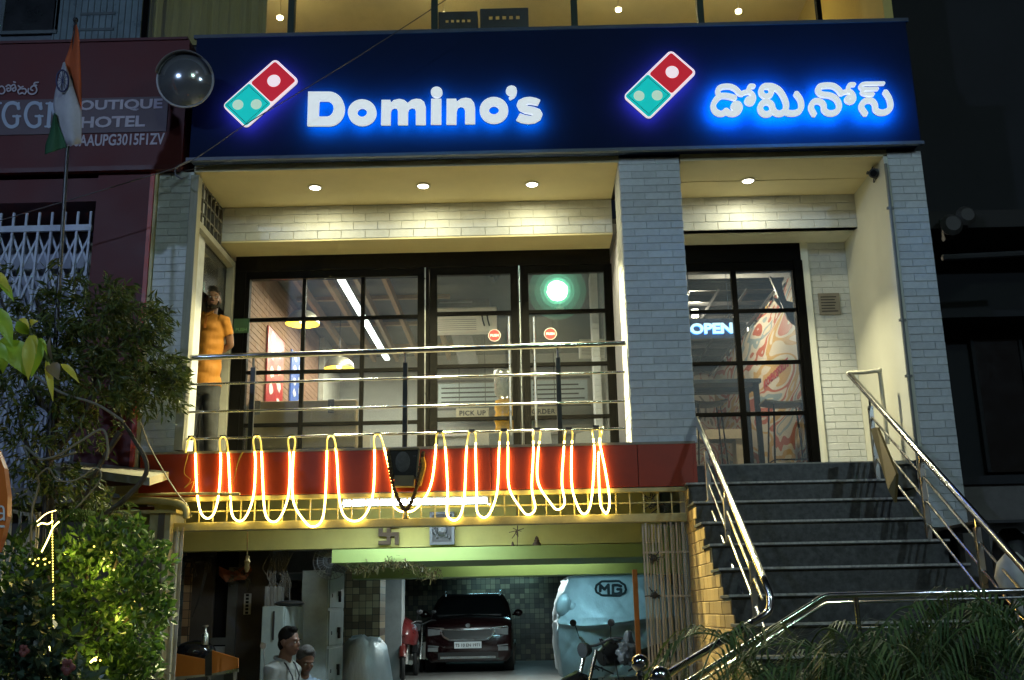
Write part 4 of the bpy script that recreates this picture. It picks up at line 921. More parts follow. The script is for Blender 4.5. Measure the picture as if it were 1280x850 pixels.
# ================================================================== STAIRS
st = thing('entrance_stairs', 'dark granite entrance stairs with tan tiled side', 'stairs', (2.52, 8.6, 0))
N0 = 14; RISE, TREAD = .21, .35; SX0, SX1 = 1.54, 3.50
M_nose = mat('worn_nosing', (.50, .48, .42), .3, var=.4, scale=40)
for i in range(1, N0):
    z = ZL - RISE * i; y0 = 10.2 - TREAD * i
    if z < .05: break
    q = MB(); q.box(SX0 + .01, SX1, y0 + .012, y0 + TREAD + (.0 if i > 1 else .0) + .011, max(0, z - RISE) if False else 0, z - .025); part('riser_block', q, M_granite, st)
    q = MB(); q.box(SX0 - .012, SX1 + .012, y0 - .012, y0 + TREAD + .011, z - .0245, z); part('tread', q, M_granite, st, bev=.004)
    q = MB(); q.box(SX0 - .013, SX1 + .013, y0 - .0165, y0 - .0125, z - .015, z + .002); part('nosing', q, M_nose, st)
q = MB(); q.box(1.66, 3.84, 10.16, 10.22, ZL - .03, ZL + .004); part('landing_nosing', q, mat('pale_nosing', (.26, .25, .2), .4), st)
q = MB(); q.box(SX0 + .01, SX1, 10.0, 10.2, 0, ZL - .031); part('riser_block', q, M_granite, st)
M_tantile = mat('tan_wall_tile', (.36, .25, .10), .4, var=.2, scale=20, rand=.35, bump=.05, stain=.3)
tile_me = mesh_of('tile', BK, M_tantile)
def below(u, z): return z < ZL - RISE * int(u / TREAD + 1) - .03
t_rest = bricks(st, (SX0 + .009, 10.2, 0), 3.4, .1, 2.8, -pi / 2, bl=.19, bh=.104, gap=.004, me=tile_me, limit=[300], d0=.008, name='tile', shape=below)
if t_rest.v: part('tile', t_rest, M_tantile, st, kind='stuff')
# stair handrails
def stair_rail(X, top, bot, lab, posts, extra):
    a = PX(top[0], top[1], X); b = PX(bot[0], bot[1], X)
    t = thing('stair_railing', lab, 'railing', (X, (a.y + b.y) / 2, min(a.z, b.z) - .9), 'steel railings of the entrance stairs')
    sl = (b - a) / (b.y - a.y)
    q = MB(); q.tube([a, b] if not extra else extra(a, b), .028, 14); part('handrail', q, M_steel, t, smooth=True)
    at = lambda y: a + sl * (y - a.y)
    ys = []
    for y in posts:
        p = at(y); i = max(0, int((10.2 - y) / TREAD + .999)); zf = ZL - RISE * i
        q = MB(); q.box(X - .022, X + .022, y - .022, y + .022, zf + .008, p.z - .10); po = part('post', q, M_brushed, t, bev=.003)
        q = MB(); q.tube([(X, y, p.z - .10), (X, y, p.z - .01)], .011, 8); part('pin', q, M_steel, po)
        q = MB(); q.lathe([(.05, 0), (.05, .007)], (X, y, zf + .0005), (0, 0, 1), 16); part('foot_plate', q, M_brushed, po)
        ys.append(y)
    ys = ys + [b.y + .1]
    for k in range(3):
        dz = -.20 - .20 * k
        for y0, y1 in zip(ys, ys[1:]):
            q = MB(); q.tube([at(y0 - .02) + Vector((0, 0, dz)), at(y1 + .02) + Vector((0, 0, dz))], .011, 8); part('rail', q, M_steel, t, smooth=True)
    return t, a, b
def ext_r(a, b): return [a + Vector((.42, .25, .04)), a + Vector((.05, .0, .035)), a + Vector((.0, -.03, .0)), b]
rr1, ra, rb_ = stair_rail(3.37, (1062, 468), (1285, 716), 'steel stair railing on the right beside the white wall', (9.95, 8.85, 7.9), None)
q = MB(); e0 = ra; e1 = P(1098, 464, 10.35); q.tube(catmull([e0 + Vector((0, -.03, -.02)), e0 + Vector((.0, .02, .02)), e0 * .5 + e1 * .5 + Vector((0, 0, .005)), e1, e1 + Vector((.02, .02, -.05)), (e1.x + .02, e1.y + .02, ZL + .2)], 6), .022, 10); part('return_rail', q, mat('cream_rail', (.45, .42, .30), .4), rr1, smooth=True)
def ext_l(a, b): return [a] + catmull([b + (a - b) * .03, b, b + Vector((.015, -.05, -.10)), b + Vector((0, -.07, -.19)), b + Vector((-.05, -.09, -.235)), b + Vector((-.14, -.13, -.275))], 5)
rl1, la, lb = stair_rail(1.69, (871, 524), (956, 727), 'steel stair railing on the left curling down beside the tiled stair side', (9.55, 8.8, 7.95), ext_l)
# lower railings in front of the palms
q = MB(); s0 = lb + Vector((-.14, -.13, -.275)); q.tube([s0, P(835, 842, s0.y - .5), P(800, 862, s0.y - .7)], .026, 12)
t = thing('lower_railing', 'polished steel railing sloping down to the ball posts', 'railing', (s0.x - .6, s0.y - .4, 0))
part('handrail', q, M_steel, t, smooth=True)
for f_ in (.25, .8):
    p = s0.lerp(P(835, 842, s0.y - .5), f_); q = MB(); q.tube([p, (p.x, p.y, 0)], .02, 10); part('post', q, M_steel, t, smooth=True)
LY = 6.9
t = thing('planter_railing', 'polished steel railing bent level above the palm fronds', 'railing', (P(1000, 745, LY).x, LY, 0))
q = MB(); q.tube([P(845, 862, LY), P(1028, 747, LY), P(1036, 744.5, LY), P(1180, 741, LY), P(1300, 738, LY)], .020, 12); part('handrail', q, M_steel, t, smooth=True)
q = MB(); q.tube([P(860, 862, LY + .01), P(1032, 754, LY + .01), P(1300, 746, LY + .01)], .009, 8); part('rail', q, M_steel, t, smooth=True)
q = MB(); q.tube([P(1075, 785, LY + .01), P(1200, 782, LY + .01)], .009, 8); part('rail', q, M_steel, t, smooth=True)
for px in (940, 1075, 1230): p = P(px, 800, LY); zt_ = P(px, 744 if px > 1030 else 800, LY).z; q = MB(); q.tube([(p.x, LY, 0), (p.x, LY, zt_)], .017, 10); part('post', q, M_steel, t, smooth=True)
for k, (px, py, r, y) in enumerate(((800, 829, .052, 6.3), (825, 846, .062, 6.2))):
    p = P(px, py, y); t = thing('ball_post', ['steel ball post, the farther of two by the folded gate', 'steel ball post under the sloping handrail, the nearer of two'][k], 'post', (p.x, y, 0), 'steel ball posts')
    q = MB(); q.ell(p, r, 24, 16); part('ball', q, M_steel, t, smooth=True)
    q = MB(); q.lathe([(r * .6, -r * 1.3), (r * .5, -r * 1.15), (r * .35, -r * .9)], p, (0, 0, 1), 16); q.tube([(p.x, p.y, 0), (p.x, p.y, p.z - r * 1.25)], r * .42, 12); part('shaft', q, M_steel, t, smooth=True)
from mathutils import noise
# ================================================================== BASEMENT GARAGE
bs = thing('parking_basement', 'low parking basement with yellow-green beams under the maroon beam', 'basement', (-1, 12, 0))
def face(px0, px1, py0, py1, Y, d, m, name, py0r=None, py1r=None):
    a = P(px0, py0, Y); c = P(px1, py1, Y); q = MB(); q.box(a.x, c.x, Y, Y + d, c.z, a.z); return part(name, q, m, bs)
zl = P(600, 682, 12.0).z
q = MB(); q.box(-4.6, 1.55, 12.0, 12.2, zl, 3.0); part('yellow_wall', q, M_yellowwall, bs)
zg0 = P(620, 699.5, 11.5).z; zg1 = P(620, 683, 11.5).z
q = MB(); q.box(P(415, 690, 11.5).x, 1.54, 11.5, 13.0, zg0, zg1); part('lintel', q, M_green, bs)
q = MB(); q.box(P(440, 715, 13.6).x, 2.2, 13.6, 14.2, P(620, 720, 13.6).z, 2.639); part('lintel', q, M_green, bs)
q = MB(); q.box(-6.1, 3.7, 13.0, 27, 2.64, 2.74); part('basement_ceiling', q, M_concrete, bs)
q = MB(); q.box(-4.6, 1.66, 10.25, 12.0, 2.98, 3.0); part('underside', q, M_cream_metal, bs)
for yb in (17.5, 21.0):
    q = MB(); q.box(-6, 3.6, yb, yb + .3, 2.3, 2.639); part('ceiling_beam', q, M_concrete, bs)
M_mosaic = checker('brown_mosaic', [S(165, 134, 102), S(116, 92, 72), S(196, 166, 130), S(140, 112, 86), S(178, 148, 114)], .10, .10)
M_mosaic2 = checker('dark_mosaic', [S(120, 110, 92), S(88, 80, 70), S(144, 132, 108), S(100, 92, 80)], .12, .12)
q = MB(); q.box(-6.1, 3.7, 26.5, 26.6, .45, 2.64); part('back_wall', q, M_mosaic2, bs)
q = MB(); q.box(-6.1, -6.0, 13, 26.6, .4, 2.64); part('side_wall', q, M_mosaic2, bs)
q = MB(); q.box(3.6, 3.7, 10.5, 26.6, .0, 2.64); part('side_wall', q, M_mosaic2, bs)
q = MB(); q.box(P(431, 760, 16).x, P(475, 760, 16).x, 16, 16.6, .45, 2.64); part('mosaic_pier', q, M_mosaic, bs)
q = MB(); q.box(P(479, 760, 19).x, P(502, 760, 19).x, 19, 19.5, .45, 2.64); part('pier', q, mat('grey_pier', (.26, .28, .28), .7, stain=.2), bs)
# dark timber wall with door on the left
M_dkwall = mat('dark_brown_panel', (.10, .085, .072), .6, var=.2, scale=4, stain=.2)
WY = 13.0; zt_ = P(280, 684, WY).z
for px0, px1, m_, nm in ((228, 238, M_mosaic, 'tile_strip'), (238.3, 266, M_dkwall, 'wall_panel'), (296, 335, M_dkwall, 'wall_panel')):
    a = P(px0, 760, WY); c = P(px1, 760, WY); q = MB(); q.box(a.x, c.x, WY, WY + .12, .3, 2.6); part(nm, q, m_, bs, bev=.005)
a = P(266, 760, WY).x; c = P(296, 760, WY).x
q = MB(); q.box(a, c, WY + .05, WY + .1, .3, 2.6); dr = part('door', q, mat('dark_door_glass', (.018, .018, .02), .15, bump=0), bs)
q = MB(); fm = mat('grey_door_frame', (.13, .13, .12), .5)
q.box(c - .11, c, WY - .03, WY + .04, .3, 2.2); q.box(a, c - .11, WY - .03, WY + .04, P(280, 806, WY).z, P(280, 797, WY).z); part('door_frame', q, fm, dr)
q = MB(); q.box(a + .02, c - .115, WY - .01, WY + .045, .35, P(280, 808, WY).z); part('kick_panel', q, mat('pale_kick', (.30, .31, .31), .5), dr)
a = P(306, 742, WY); c = P(313.5, 768, WY); t = thing('switch_board', 'white strip of electric switches on the dark panel wall', 'switches', ((a.x + c.x) / 2, WY, c.z))
q = MB(); q.box(a.x, c.x, WY - .03, WY - .001, c.z, a.z); part('plate', q, M_white, t, bev=.004)
for i in range(6): z = c.z + (a.z - c.z) * (i + .5) / 6; q = MB(); q.box((a.x + c.x) / 2 - .018, (a.x + c.x) / 2 + .018, WY - .038, WY - .03, z - .014, z + .014); part('switch', q, M_dark, t)
# tube light under the balcony
a = P(426, 629.5, 11.0); c = P(613, 626, 11.0)
t = thing('tube_light', 'bright fluorescent tube behind the metal grille under the maroon beam', 'light', ((a.x + c.x) / 2, 11, a.z))
q = MB(); q.tube([a + Vector((.03, 0, 0)), c - Vector((.03, 0, 0))], .026, 12); part('tube', q, emit('tube_glow', (.78, .93, 1.0), 24), t, smooth=True)
q = MB(); q.bar(a + Vector((0, .02, .055)), c + Vector((0, .02, .055)), .06, .05); q.box(a.x - .0, a.x + .03, 10.97, 11.05, a.z - .04, a.z + .08); q.box(c.x - .03, c.x, 10.97, 11.05, c.z - .04, c.z + .08)
for x in (a.x + .3, c.x - .3): q.box(x - .01, x + .01, 11.01, 11.03, a.z + .07, 2.98)
part('batten', q, M_white, t)
# unseen second tube added deeper in, to light the covered car from above
# its fitting stands behind the lintel, out of view
a2 = Vector((-.7, 14.5, 2.50)); c2 = Vector((1.1, 14.5, 2.50))
t2 = thing('tube_light', 'fluorescent tube hidden behind the green lintel, seen only as glints on the parked car', 'light', (.2, 14.5, 2.5))
q = MB(); q.tube([a2, c2], .024, 10); part('tube', q, emit('tube_glow_cool', (.45, .88, 1.0), 22), t2, smooth=True)
q = MB(); q.box(a2.x - .05, c2.x + .05, 14.47, 14.53, 2.535, 2.638); part('batten', q, M_white, t2)
q = MB()
a3 = Vector((-1.3, 18.7, 2.42)); c3 = Vector((.3, 18.7, 2.42))
t3 = thing('tube_light', 'second fluorescent tube hidden deeper in the garage, seen only as a glint on the car', 'light', (-.5, 18.7, 2.42))  # out of view, added to brighten the rear of the garage
q.tube([a3, c3], .024, 10); part('tube', q, emit('tube_glow_deep', (.45, .88, 1.0), 30), t3, smooth=True)
q = MB(); q.box(a3.x - .05, c3.x + .05, 18.67, 18.73, 2.455, 2.638); part('batten', q, M_white, t3)
t5 = thing('tube_light', 'fluorescent tube tucked behind the green lintel, lighting the next ceiling beam', 'light', (.1, 13.2, 2.5))  # unseen tube added so the next ceiling beam is lit
q = MB(); q.tube([(-.7, 13.2, 2.5), (.9, 13.2, 2.5)], .02, 10); part('tube', q, emit('tube_glow_front', (.85, 1.0, .85), 8), t5, smooth=True)
q = MB(); q.box(-.75, .95, 13.17, 13.23, 2.53, 2.638); part('batten', q, M_white, t5)
al = lamp('tube_beam', 'AREA', (.1, 13.23, 2.46), 9, (.9, 1.0, .82), t5, .1, (radians(60), 0, 0)); al.data.shape = 'RECTANGLE'; al.data.size = 1.7; al.data.size_y = .05
q = MB(); a4 = Vector((-1.4, 26.2, 2.57)); c4 = Vector((.3, 26.2, 2.57))
t4 = thing('tube_light', 'fluorescent tube high on the garage back wall above the parked car', 'light', (-.55, 26.2, 2.57))  # added out of sight for glints on the car and back wall light
q.tube([a4, c4], .03, 10); part('tube', q, emit('tube_glow_back', (.40, .85, 1.0), 22), t4, smooth=True)
q = MB(); q.box(a4.x - .05, c4.x + .05, 26.24, 26.5, 2.54, 2.63); part('batten', q, M_white, t4)
al = lamp('tube_beam', 'AREA', (-.5, 18.7, 2.38), 85, (.88, .94, .88), t3, .1); al.data.shape = 'RECTANGLE'; al.data.size = 1.6; al.data.size_y = .06
al = lamp('tube_beam', 'AREA', ((a.x + c.x) / 2, 10.97, a.z - .04), 46, (.74, .92, 1.0), t, .1); al.data.shape = 'RECTANGLE'; al.data.size = 1.6; al.data.size_y = .05
al = lamp('tube_beam', 'AREA', (.2, 14.53, 2.47), 15, (.36, .80, 1.0), t2, .1, (radians(50), 0, 0)); al.data.shape = 'RECTANGLE'; al.data.size = 1.8; al.data.size_y = .06
# ventilation grille and gate head
gr = thing('ventilation_grille', 'cream metal bar grille between the maroon beam and the garage opening', 'grille', (-.8, 10.05, 2.33))
gx0, gx1 = P(232, 640, 10.03).x, P(861, 630, 10.03).x
def gz(px, py): return P(px, py, 10.03).z
q = MB(); zr0, zr1 = P(400, 660.5, 9.985).z, P(400, 650, 9.985).z
q.box(gx0 - .1, gx1, 9.985, 10.10, zr0, zr1); part('head_rail', q, M_cream_metal, gr, bev=.006)
q = MB(); q.box(gx0 - .3, gx1, 9.98, 10.06, 2.688, 2.728); part('top_rail', q, M_cream_metal, gr, bev=.004)
q = MB(); q.box(gx0, gx1 - .03, 10.036, 10.044, 2.585, 2.597); part('cross_bar', q, M_cream_metal, gr)
n = 36
for i in range(n + 1):
    x = gx0 + (gx1 - gx0 - .03) * i / n; q = MB(); q.box(x - .006, x + .006, 10.022, 10.034, zr1 + .001, 2.687); part('bar', q, M_cream_metal, gr)
q = MB(); q.box(gx1 - .03, gx1 + .03, 9.98, 10.06, 0, 2.687); part('jamb', q, mat('tan_jamb', (.33, .27, .16), .6, stain=.4), gr)
q = MB()
rnd = random.Random(4)
for i in range(26): p = Vector((gx1 - .32 + rnd.gauss(0, .06), 10.06, 2.57 + rnd.gauss(0, .04))); q.bar(p, p + Vector((rnd.uniform(-.09, .09), rnd.uniform(-.02, .02), rnd.uniform(-.06, .06))), .008)
solo('dry_garland', q, mat('dry_twig', (.05, .04, .03), .9), 'dry dark garland tangled at the right end of the metal grille', 'garland', kind='thing')
# folded collapsible gates
M_gate = mat('worn_gate_steel', (.50, .44, .35), .55, .0, var=.12, scale=5, stretch=(2, 2, 1), stain=.15, bump=0)
def folded_gate(px0, px1, pyt, n, Y, lab, w):
    a = P(px0, pyt, Y); c = P(px1, pyt, Y)
    t = thing('folding_gate', lab, 'gate', ((a.x + c.x) / 2, Y, 0), 'folding metal gates of the garage')
    r = random.Random(px0)
    for i in range(n):
        x = a.x + (c.x - a.x) * (i + .5) / n; dy = .018 * (-1) ** i + r.uniform(-.004, .004)
        q = MB(); q.bar((x + r.uniform(-.004, .004), Y + dy, .04), (x + r.uniform(-.004, .004), Y + dy, a.z - .01 - r.random() * .03), w, .012, (0, 1, 0)); part('slat', q, M_gate, t)
    for z in (.5, 1.12, 1.72, 2.12):
        q = MB(); q.box(a.x, c.x, Y - .034, Y - .026, z - .008, z + .008); part('tie_bar', q, M_gate, t)
    return t, a, c
g1, ga, gc = folded_gate(801, 862, 651, 16, 10.03, 'folded steel gate standing beside the tiled stair side', .017)
for px, py in ((817, 698), (818, 744)):
    p = P(px, py, 9.99); q = MB(); rr = random.Random(py)
    for i in range(30): d = Vector((rr.gauss(0, .035), rr.gauss(0, .012), rr.gauss(0, .028))); q.bar(p, p + d, .007)
    q.ell(p, (.035, .014, .03), 8, 6); part('lock_tuft', q, M_dark, g1)
g2, _, _ = folded_gate(211, 231, 655, 6, 10.0, 'dark folded gate leaf beside the cream gate pillar', .018)
a = P(789, 712, 10.4); c = P(797, 715, 10.4)
q = MB(); q.box(a.x + .01, c.x - .005, 10.38, 10.42, .1, a.z); solo('orange_post', q, mat('orange_paint', (.50, .16, .02), .5, stain=.35), 'narrow orange post between the covered car and the folded gate', 'post', bev=.004)
# cream gate pillar on the left with picture frame and pipes
a = P(187, 642, 9.9); c = P(214, 642, 9.9)
t = thing('gate_pillar', 'cream gate pillar with pale lower half behind the lit shrub', 'pillar', ((a.x + c.x) / 2, 9.9, 0))
q = MB(); q.box(a.x, c.x, 9.9, 10.3, 0, a.z); part('shaft', q, mat('cream_pillar_paint', (.46, .42, .26), .7, stain=.3, var=.12), t, bev=.008)
q = MB(); q.box(a.x + .09, a.x + .15, 9.885, 9.8995, .9, a.z); part('dark_strip', q, M_dkwall, t)
q = MB(); q.box(a.x - .4, c.x + .06, 9.86, 10.34, a.z, a.z + .03); part('cap', q, M_cream_metal, t)
q = MB(); q.tube(catmull([P(140, 627, 9.8), P(185, 625, 9.8), P(222, 629, 9.8), P(232, 636, 9.8), P(233, 648, 9.8)], 4), .032, 10); q.tube([P(150, 619, 9.84), P(240, 617, 9.84), P(300, 617.5, 9.84)], .014, 8); solo('pipe', q, M_cream_metal, 'thick cream pipe bending over the top of the gate pillar', 'pipe', smooth=True)
a = P(146, 637, 10.2); c = P(187, 690, 10.2); t = thing('picture_frame', 'framed picture of a domed arch beside the gate pillar', 'picture', ((a.x + c.x) / 2, 10.2, c.z))
q = MB(); q.box(a.x, c.x, 10.2, 10.23, c.z, a.z); part('backing', q, mat('picture_paper', (.36, .33, .26), .6), t)
q = MB(); W = c.x - a.x; cxm = (a.x + c.x) / 2
q.prism([(cxm + W * .36 * u_, 10.196, a.z - .14 - v_ * .5) for u_, v_ in ((-1, .55), (-1, .22), (-.7, .1), (-.25, .02), (0, -.10), (.25, .02), (.7, .1), (1, .22), (1, .55))], (0, .003, 0)); part('print_shape', q, mat('picture_grey', (.16, .17, .15), .6), t)
q = MB(); q.box(a.x - .02, c.x + .02, 10.19, 10.2, a.z - .02, a.z + .02); q.box(c.x - .02, c.x + .02, 10.188, 10.2, c.z, a.z); q.box(a.x - .02, a.x + .02, 10.187, 10.2, c.z, a.z); part('frame', q, mat('red_brown_frame', (.12, .03, .02), .4), t)
# ornaments on the yellow wall
M_rust = mat('rusty_brown_metal', (.075, .05, .032), .6, .3, var=.3, scale=30)
p = P(486, 668, 11.95); s = .115; w = .045
t = thing('wall_ornament', 'rusty brown hooked cross good luck ornament on the yellow wall', 'ornament', (p.x, 11.95, p.z - s))
q = MB()
def ob(x0, x1, z0, z1, d=0): q.box(p.x + x0, p.x + x1, 11.93 - d, 11.97, p.z + z0, p.z + z1)
ob(-w / 2, w / 2, -s, s); ob(-s, -w / 2, -w / 2, w / 2); ob(w / 2, s, -w / 2, w / 2)
ob(w / 2, s, s - w, s); ob(-s, -w / 2, -s, -s + w); ob(s - w, s, -s, -w / 2); ob(-s, -s + w, w / 2, s)
part('cross', q, M_rust, t)
a = P(537, 640, 11.9); c = P(568, 680.5, 11.9)
t = thing('relief_plaque', 'dark carved relief plaque in a square frame on the yellow wall', 'plaque', ((a.x + c.x) / 2, 11.9, c.z))
q = MB(); q.box(a.x, c.x, 11.92, 11.99, c.z, a.z); part('backing', q, mat('dark_bronze', (.045, .05, .055), .45, .5, var=.3, scale=30), t)
q = MB(); w = .03; q.box(a.x, c.x, 11.90, 11.92, c.z, c.z + w); q.box(a.x, c.x, 11.90, 11.92, a.z - w, a.z); q.box(a.x, a.x + w, 11.90, 11.92, c.z + w, a.z - w); q.box(c.x - w, c.x, 11.90, 11.92, c.z + w, a.z - w); part('frame', q, mat('pewter', (.10, .115, .13), .4, .6), t)
q = MB(); rnd = random.Random(9); cx_, cz_ = (a.x + c.x) / 2, (a.z + c.z) / 2
q.ell((cx_, 11.92, cz_ - .02), (.06, .02, .08), 10, 7); q.ell((cx_, 11.915, cz_ + .07), (.035, .02, .04), 10, 7)
for i in range(14): q.ell((cx_ + rnd.uniform(-.10, .10), 11.92, cz_ + rnd.uniform(-.12, .12)), (.02, .01, .025), 6, 5)
part('relief', q, mat('bronze_relief', (.09, .10, .11), .35, .6), t, kind='stuff')
for px, py, lab in ((540, 668, 'a'), (668, 658, 'b')): pass
# little figurines standing along the ledge
fl_ = ['small dark figurine on the green lintel right of the relief plaque', 'tall thin dark figurine hanging near the right end of the yellow wall', 'little dark statuette on the lintel near the right end']
for k, (px, py, h) in enumerate(((641, 681, .05), (647, 663, .17), (671, 681, .10))):
    p = P(px, py, 11.75); zb_ = zg1 if k != 1 else p.z; t_ = MB()
    if k == 1:
        rnd = random.Random(2)
        for i in range(16): t_.bar(p, p + Vector((rnd.gauss(0, .03), rnd.gauss(0, .01), rnd.gauss(0, .05))), .008)
        t_.box(p.x - .006, p.x + .006, 11.74, 11.76, p.z, 2.98)
    else:
        t_.lathe([(h * .45, 0), (h * .5, h * .2), (h * .28, h * .5), (h * .30, h * .65), (h * .2, h * .78), (h * .22, h * .9), (.004, h * 1.1)], (p.x, 11.62, zb_ + .001), (0, 0, 1), 10)
    solo('figurine', t_, M_rust, fl_[k], 'figurine', group='small figurines along the yellow wall', kind='thing')
# dried toran garland under the lintel
q = MB(); rnd = random.Random(21)
for i in range(420):
    u_ = rnd.random(); px = 432 + 118 * u_; py = 708 + 4 * sin(u_ * 9) + rnd.gauss(0, 3.2) + (5 if u_ > .85 else 0)
    p = P(px, py, 11.46); q.bar(p, p + Vector((rnd.gauss(0, .03), rnd.gauss(0, .012), rnd.gauss(-.012, .03))), .010, .003)
solo('leaf_garland', q, leafmat('dried_leaf_garland', (.06, .055, .025), .7), 'dried leaf and flower garland strung under the green lintel', 'garland')
# wall fan
p = P(414, 701, 12.3); t = thing('wall_fan', 'round caged fan hanging above the tall grey cabinet', 'fan', p)
R = .21
q = MB()
for i in range(28):
    a_ = 2 * pi * i / 28; q.tube([p + Vector((.03 * cos(a_), -.07, .03 * sin(a_))), p + Vector((R * .7 * cos(a_), -.06, R * .7 * sin(a_))), p + Vector((R * cos(a_), 0, R * sin(a_)))], .0028, 4)
for r_ in (R, R * .72, R * .4): q.tube([p + Vector((r_ * cos(2 * pi * i / 24), -.0 if r_ == R else -.062, r_ * sin(2 * pi * i / 24))) for i in range(24)], .004, 5, closed=True)
part('cage', q, mat('grey_cage', (.25, .28, .3), .4), t, kind='stuff')
for i in range(3):
    a_ = 2 * pi * i / 3 + .3; q = MB(); e1 = Vector((cos(a_), 0, sin(a_))); e2 = Vector((-sin(a_), 0, cos(a_)))
    q.prism([p + e1 * .03 - e2 * .02 + Vector((0, .01, 0)), p + e1 * .17 - e2 * .06 + Vector((0, .025, 0)), p + e1 * .18 + e2 * .05 + Vector((0, -.015, 0)), p + e1 * .03 + e2 * .02 + Vector((0, -.005, 0))], (0, .004, 0)); part('blade', q, mat('fan_blade', (.14, .18, .22), .4), t)
q = MB(); q.lathe([(.03, -.05), (.045, -.03), (.05, .1)], p, (0, 1, 0), 14); q.tube([p + Vector((0, .1, 0)), p + Vector((0, .12, .3)), (p.x, p.y + .1, 2.98)], .014, 8); part('motor', q, M_dark, t, smooth=True)
# cabinets
def cabinet(pxl, pxc, pxr, pyt, Y, lab, m):
    x0 = P(pxl, 780, Y).x; x1 = P(pxc, 780, Y).x; Y2 = Y * (658 - pxc) / (658 - pxr); zt_ = P((pxl + pxc) / 2, pyt, Y).z; zf = .006 + max(0, (Y - 10.2) / 3.3) * .44
    t = thing('metal_cabinet', lab, 'cabinet', ((x0 + x1) / 2, Y, zf), 'grey metal cabinets in the garage')
    q = MB(); q.box(x0, x1, Y, Y2, zf, zt_); part('case', q, m, t, bev=.006)
    return t, x0, x1, Y2, zf, zt_
ca, x0, x1, y2, zf, zt_ = cabinet(327, 354, 389, 758, 11.6, 'short grey metal cabinet behind the two men', M_cabinet)
q = MB(); q.box(x1 - .0005, x1 + .012, 11.64, (11.6 + y2) / 2 - .01, zf + .05, zt_ - .03); part('door', q, M_cabinet, ca, bev=.003)
q = MB(); q.box(x1 - .0005, x1 + .012, (11.6 + y2) / 2 + .01, y2 - .04, zf + .05, zt_ - .03); d2 = part('door', q, M_cabinet, ca, bev=.003)
q = MB(); q.box(x1 + .012, x1 + .04, y2 - .36, y2 - .26, zt_ - .36, zt_ - .10); part('meter', q, M_dark, d2)
q = MB(); q.box(x1 + .04, x1 + .05, y2 - .30, y2 - .28, zt_ - .17, zt_ - .15); part('indicator', q, emit('green_indicator', (.05, 1, .35), 3), d2)
q = MB(); q.box(x0 + .12, x0 + .14, 11.59, 11.6, zt_ - .35, zt_ - .05); part('strap', q, M_dark, ca)
q = MB(); q.ell((x0 + .25, 11.8, zt_ + .03), (.17, .12, .035), 12, 6); q.tube([(x0 + .25, 11.8, zt_ + .04), (x0 + .24, 11.8, zt_ + .2)], .01, 6); solo('dark_tray', q, M_dark, 'dark tray lying on top of the short grey cabinet', 'tray', smooth=True)
cb_, x0, x1, y2, zf, zt_ = cabinet(376, 409, 429, 713, 12.6, 'tall grey metal cabinet with black handles right of the men', mat('pale_grey_cabinet', (.30, .36, .36), .5, stain=.2))
for i, f_ in enumerate((.04, .28, .52, .76)):
    z0 = zf + (zt_ - zf) * f_; z1 = zf + (zt_ - zf) * (f_ + .22)
    q = MB(); q.box(x1 - .0005, x1 + .014, 12.66, y2 - .06, z0, z1); dd = part('door', q, bpy.data.materials['pale_grey_cabinet'], cb_, bev=.003)
    q = MB(); q.box(x1 + .014, x1 + .05, y2 - .5, y2 - .42, z0 + .14, z0 + .20); q.box(x1 + .014, x1 + .045, y2 - .46, y2 - .42, z0 + .07, z0 + .14); part('handle', q, M_dark, dd)
    q = MB(); q.box(x1 + .014, x1 + .02, 12.8, 12.83, z0 + .12, z0 + .16); part('latch', q, M_dark, dd)
# hanging cables, paper bundle, bells and cloth above the door
M_cable = mat('dusty_cable', (.16, .15, .13), .6)
q = MB(); rnd = random.Random(8)
for i in range(22):
    px = 332 + 28 * rnd.random(); pts = []
    for k in range(6): pts.append(P(px + rnd.gauss(0, 3.5), 690 + k * 11 + rnd.gauss(0, 2), 12.6))
    q.tube(catmull(pts, 3), .007, 5)
solo('cable_bundle', q, M_cable, 'tangle of dusty cables hanging over the short cabinet', 'cables', kind='stuff')
a = P(331, 733, 12.5); c = P(352, 759, 12.5); q = MB()
for i in range(8): x = a.x + (c.x - a.x) * i / 8; q.box(x + .004, x + (c.x - a.x) / 8, 12.5 + .01 * (i % 3), 12.62, c.z - .05, a.z - .012 * (i % 2))
solo('paper_bundle', q, mat('grey_paper', (.34, .36, .37), .7), 'stack of pale papers standing behind the short cabinet', 'papers', kind='thing')
q = MB(); pts = [P(274, 708, 12.7), P(283, 712, 12.7), P(292, 715, 12.7), P(305, 708, 12.7), P(311, 702, 12.7)]
for d_ in (0, .06): pass
n = len(pts); q.v = [tuple(p + Vector((0, .02 * (i % 2), 0))) for i, p in enumerate(pts)] + [tuple(p + Vector((.01 * i, .02 * ((i + 1) % 2), -.10 - .05 * (i % 2)))) for i, p in enumerate(pts)]; q.f = [(i, i + 1, n + i + 1, n + i) for i in range(n - 1)]
o = solo('orange_cloth', q, mat('orange_cloth', (.22, .06, .015), .8), 'faded orange cloth draped over the dark door head', 'cloth'); sd = o.modifiers.new('thick', 'SOLIDIFY'); sd.thickness = .012
q = MB()
for i in range(16): p = P(236 + 26 * rnd.random(), 696 + rnd.gauss(0, 4), 12.7); q.ell(p, (.10, .05, .045), 7, 5)
for i in range(12): px = 236 + 26 * rnd.random(); q.tube([P(px, 697, 12.66), P(px + rnd.gauss(0, 4), 712 + rnd.random() * 14, 12.66)], .006, 4)
for i in range(3): q.tube(catmull([P(262 - i * 2, 700, 12.6), P(252 - i, 740, 12.6), P(244 - 2 * i, 762 + 5 * i, 12.6)], 4), .005, 5)
solo('cable_bundle', q, mat('dark_cable_bundle', (.05, .045, .04), .7), 'dark roll of old cables hung left of the garage door', 'cables', kind='stuff')
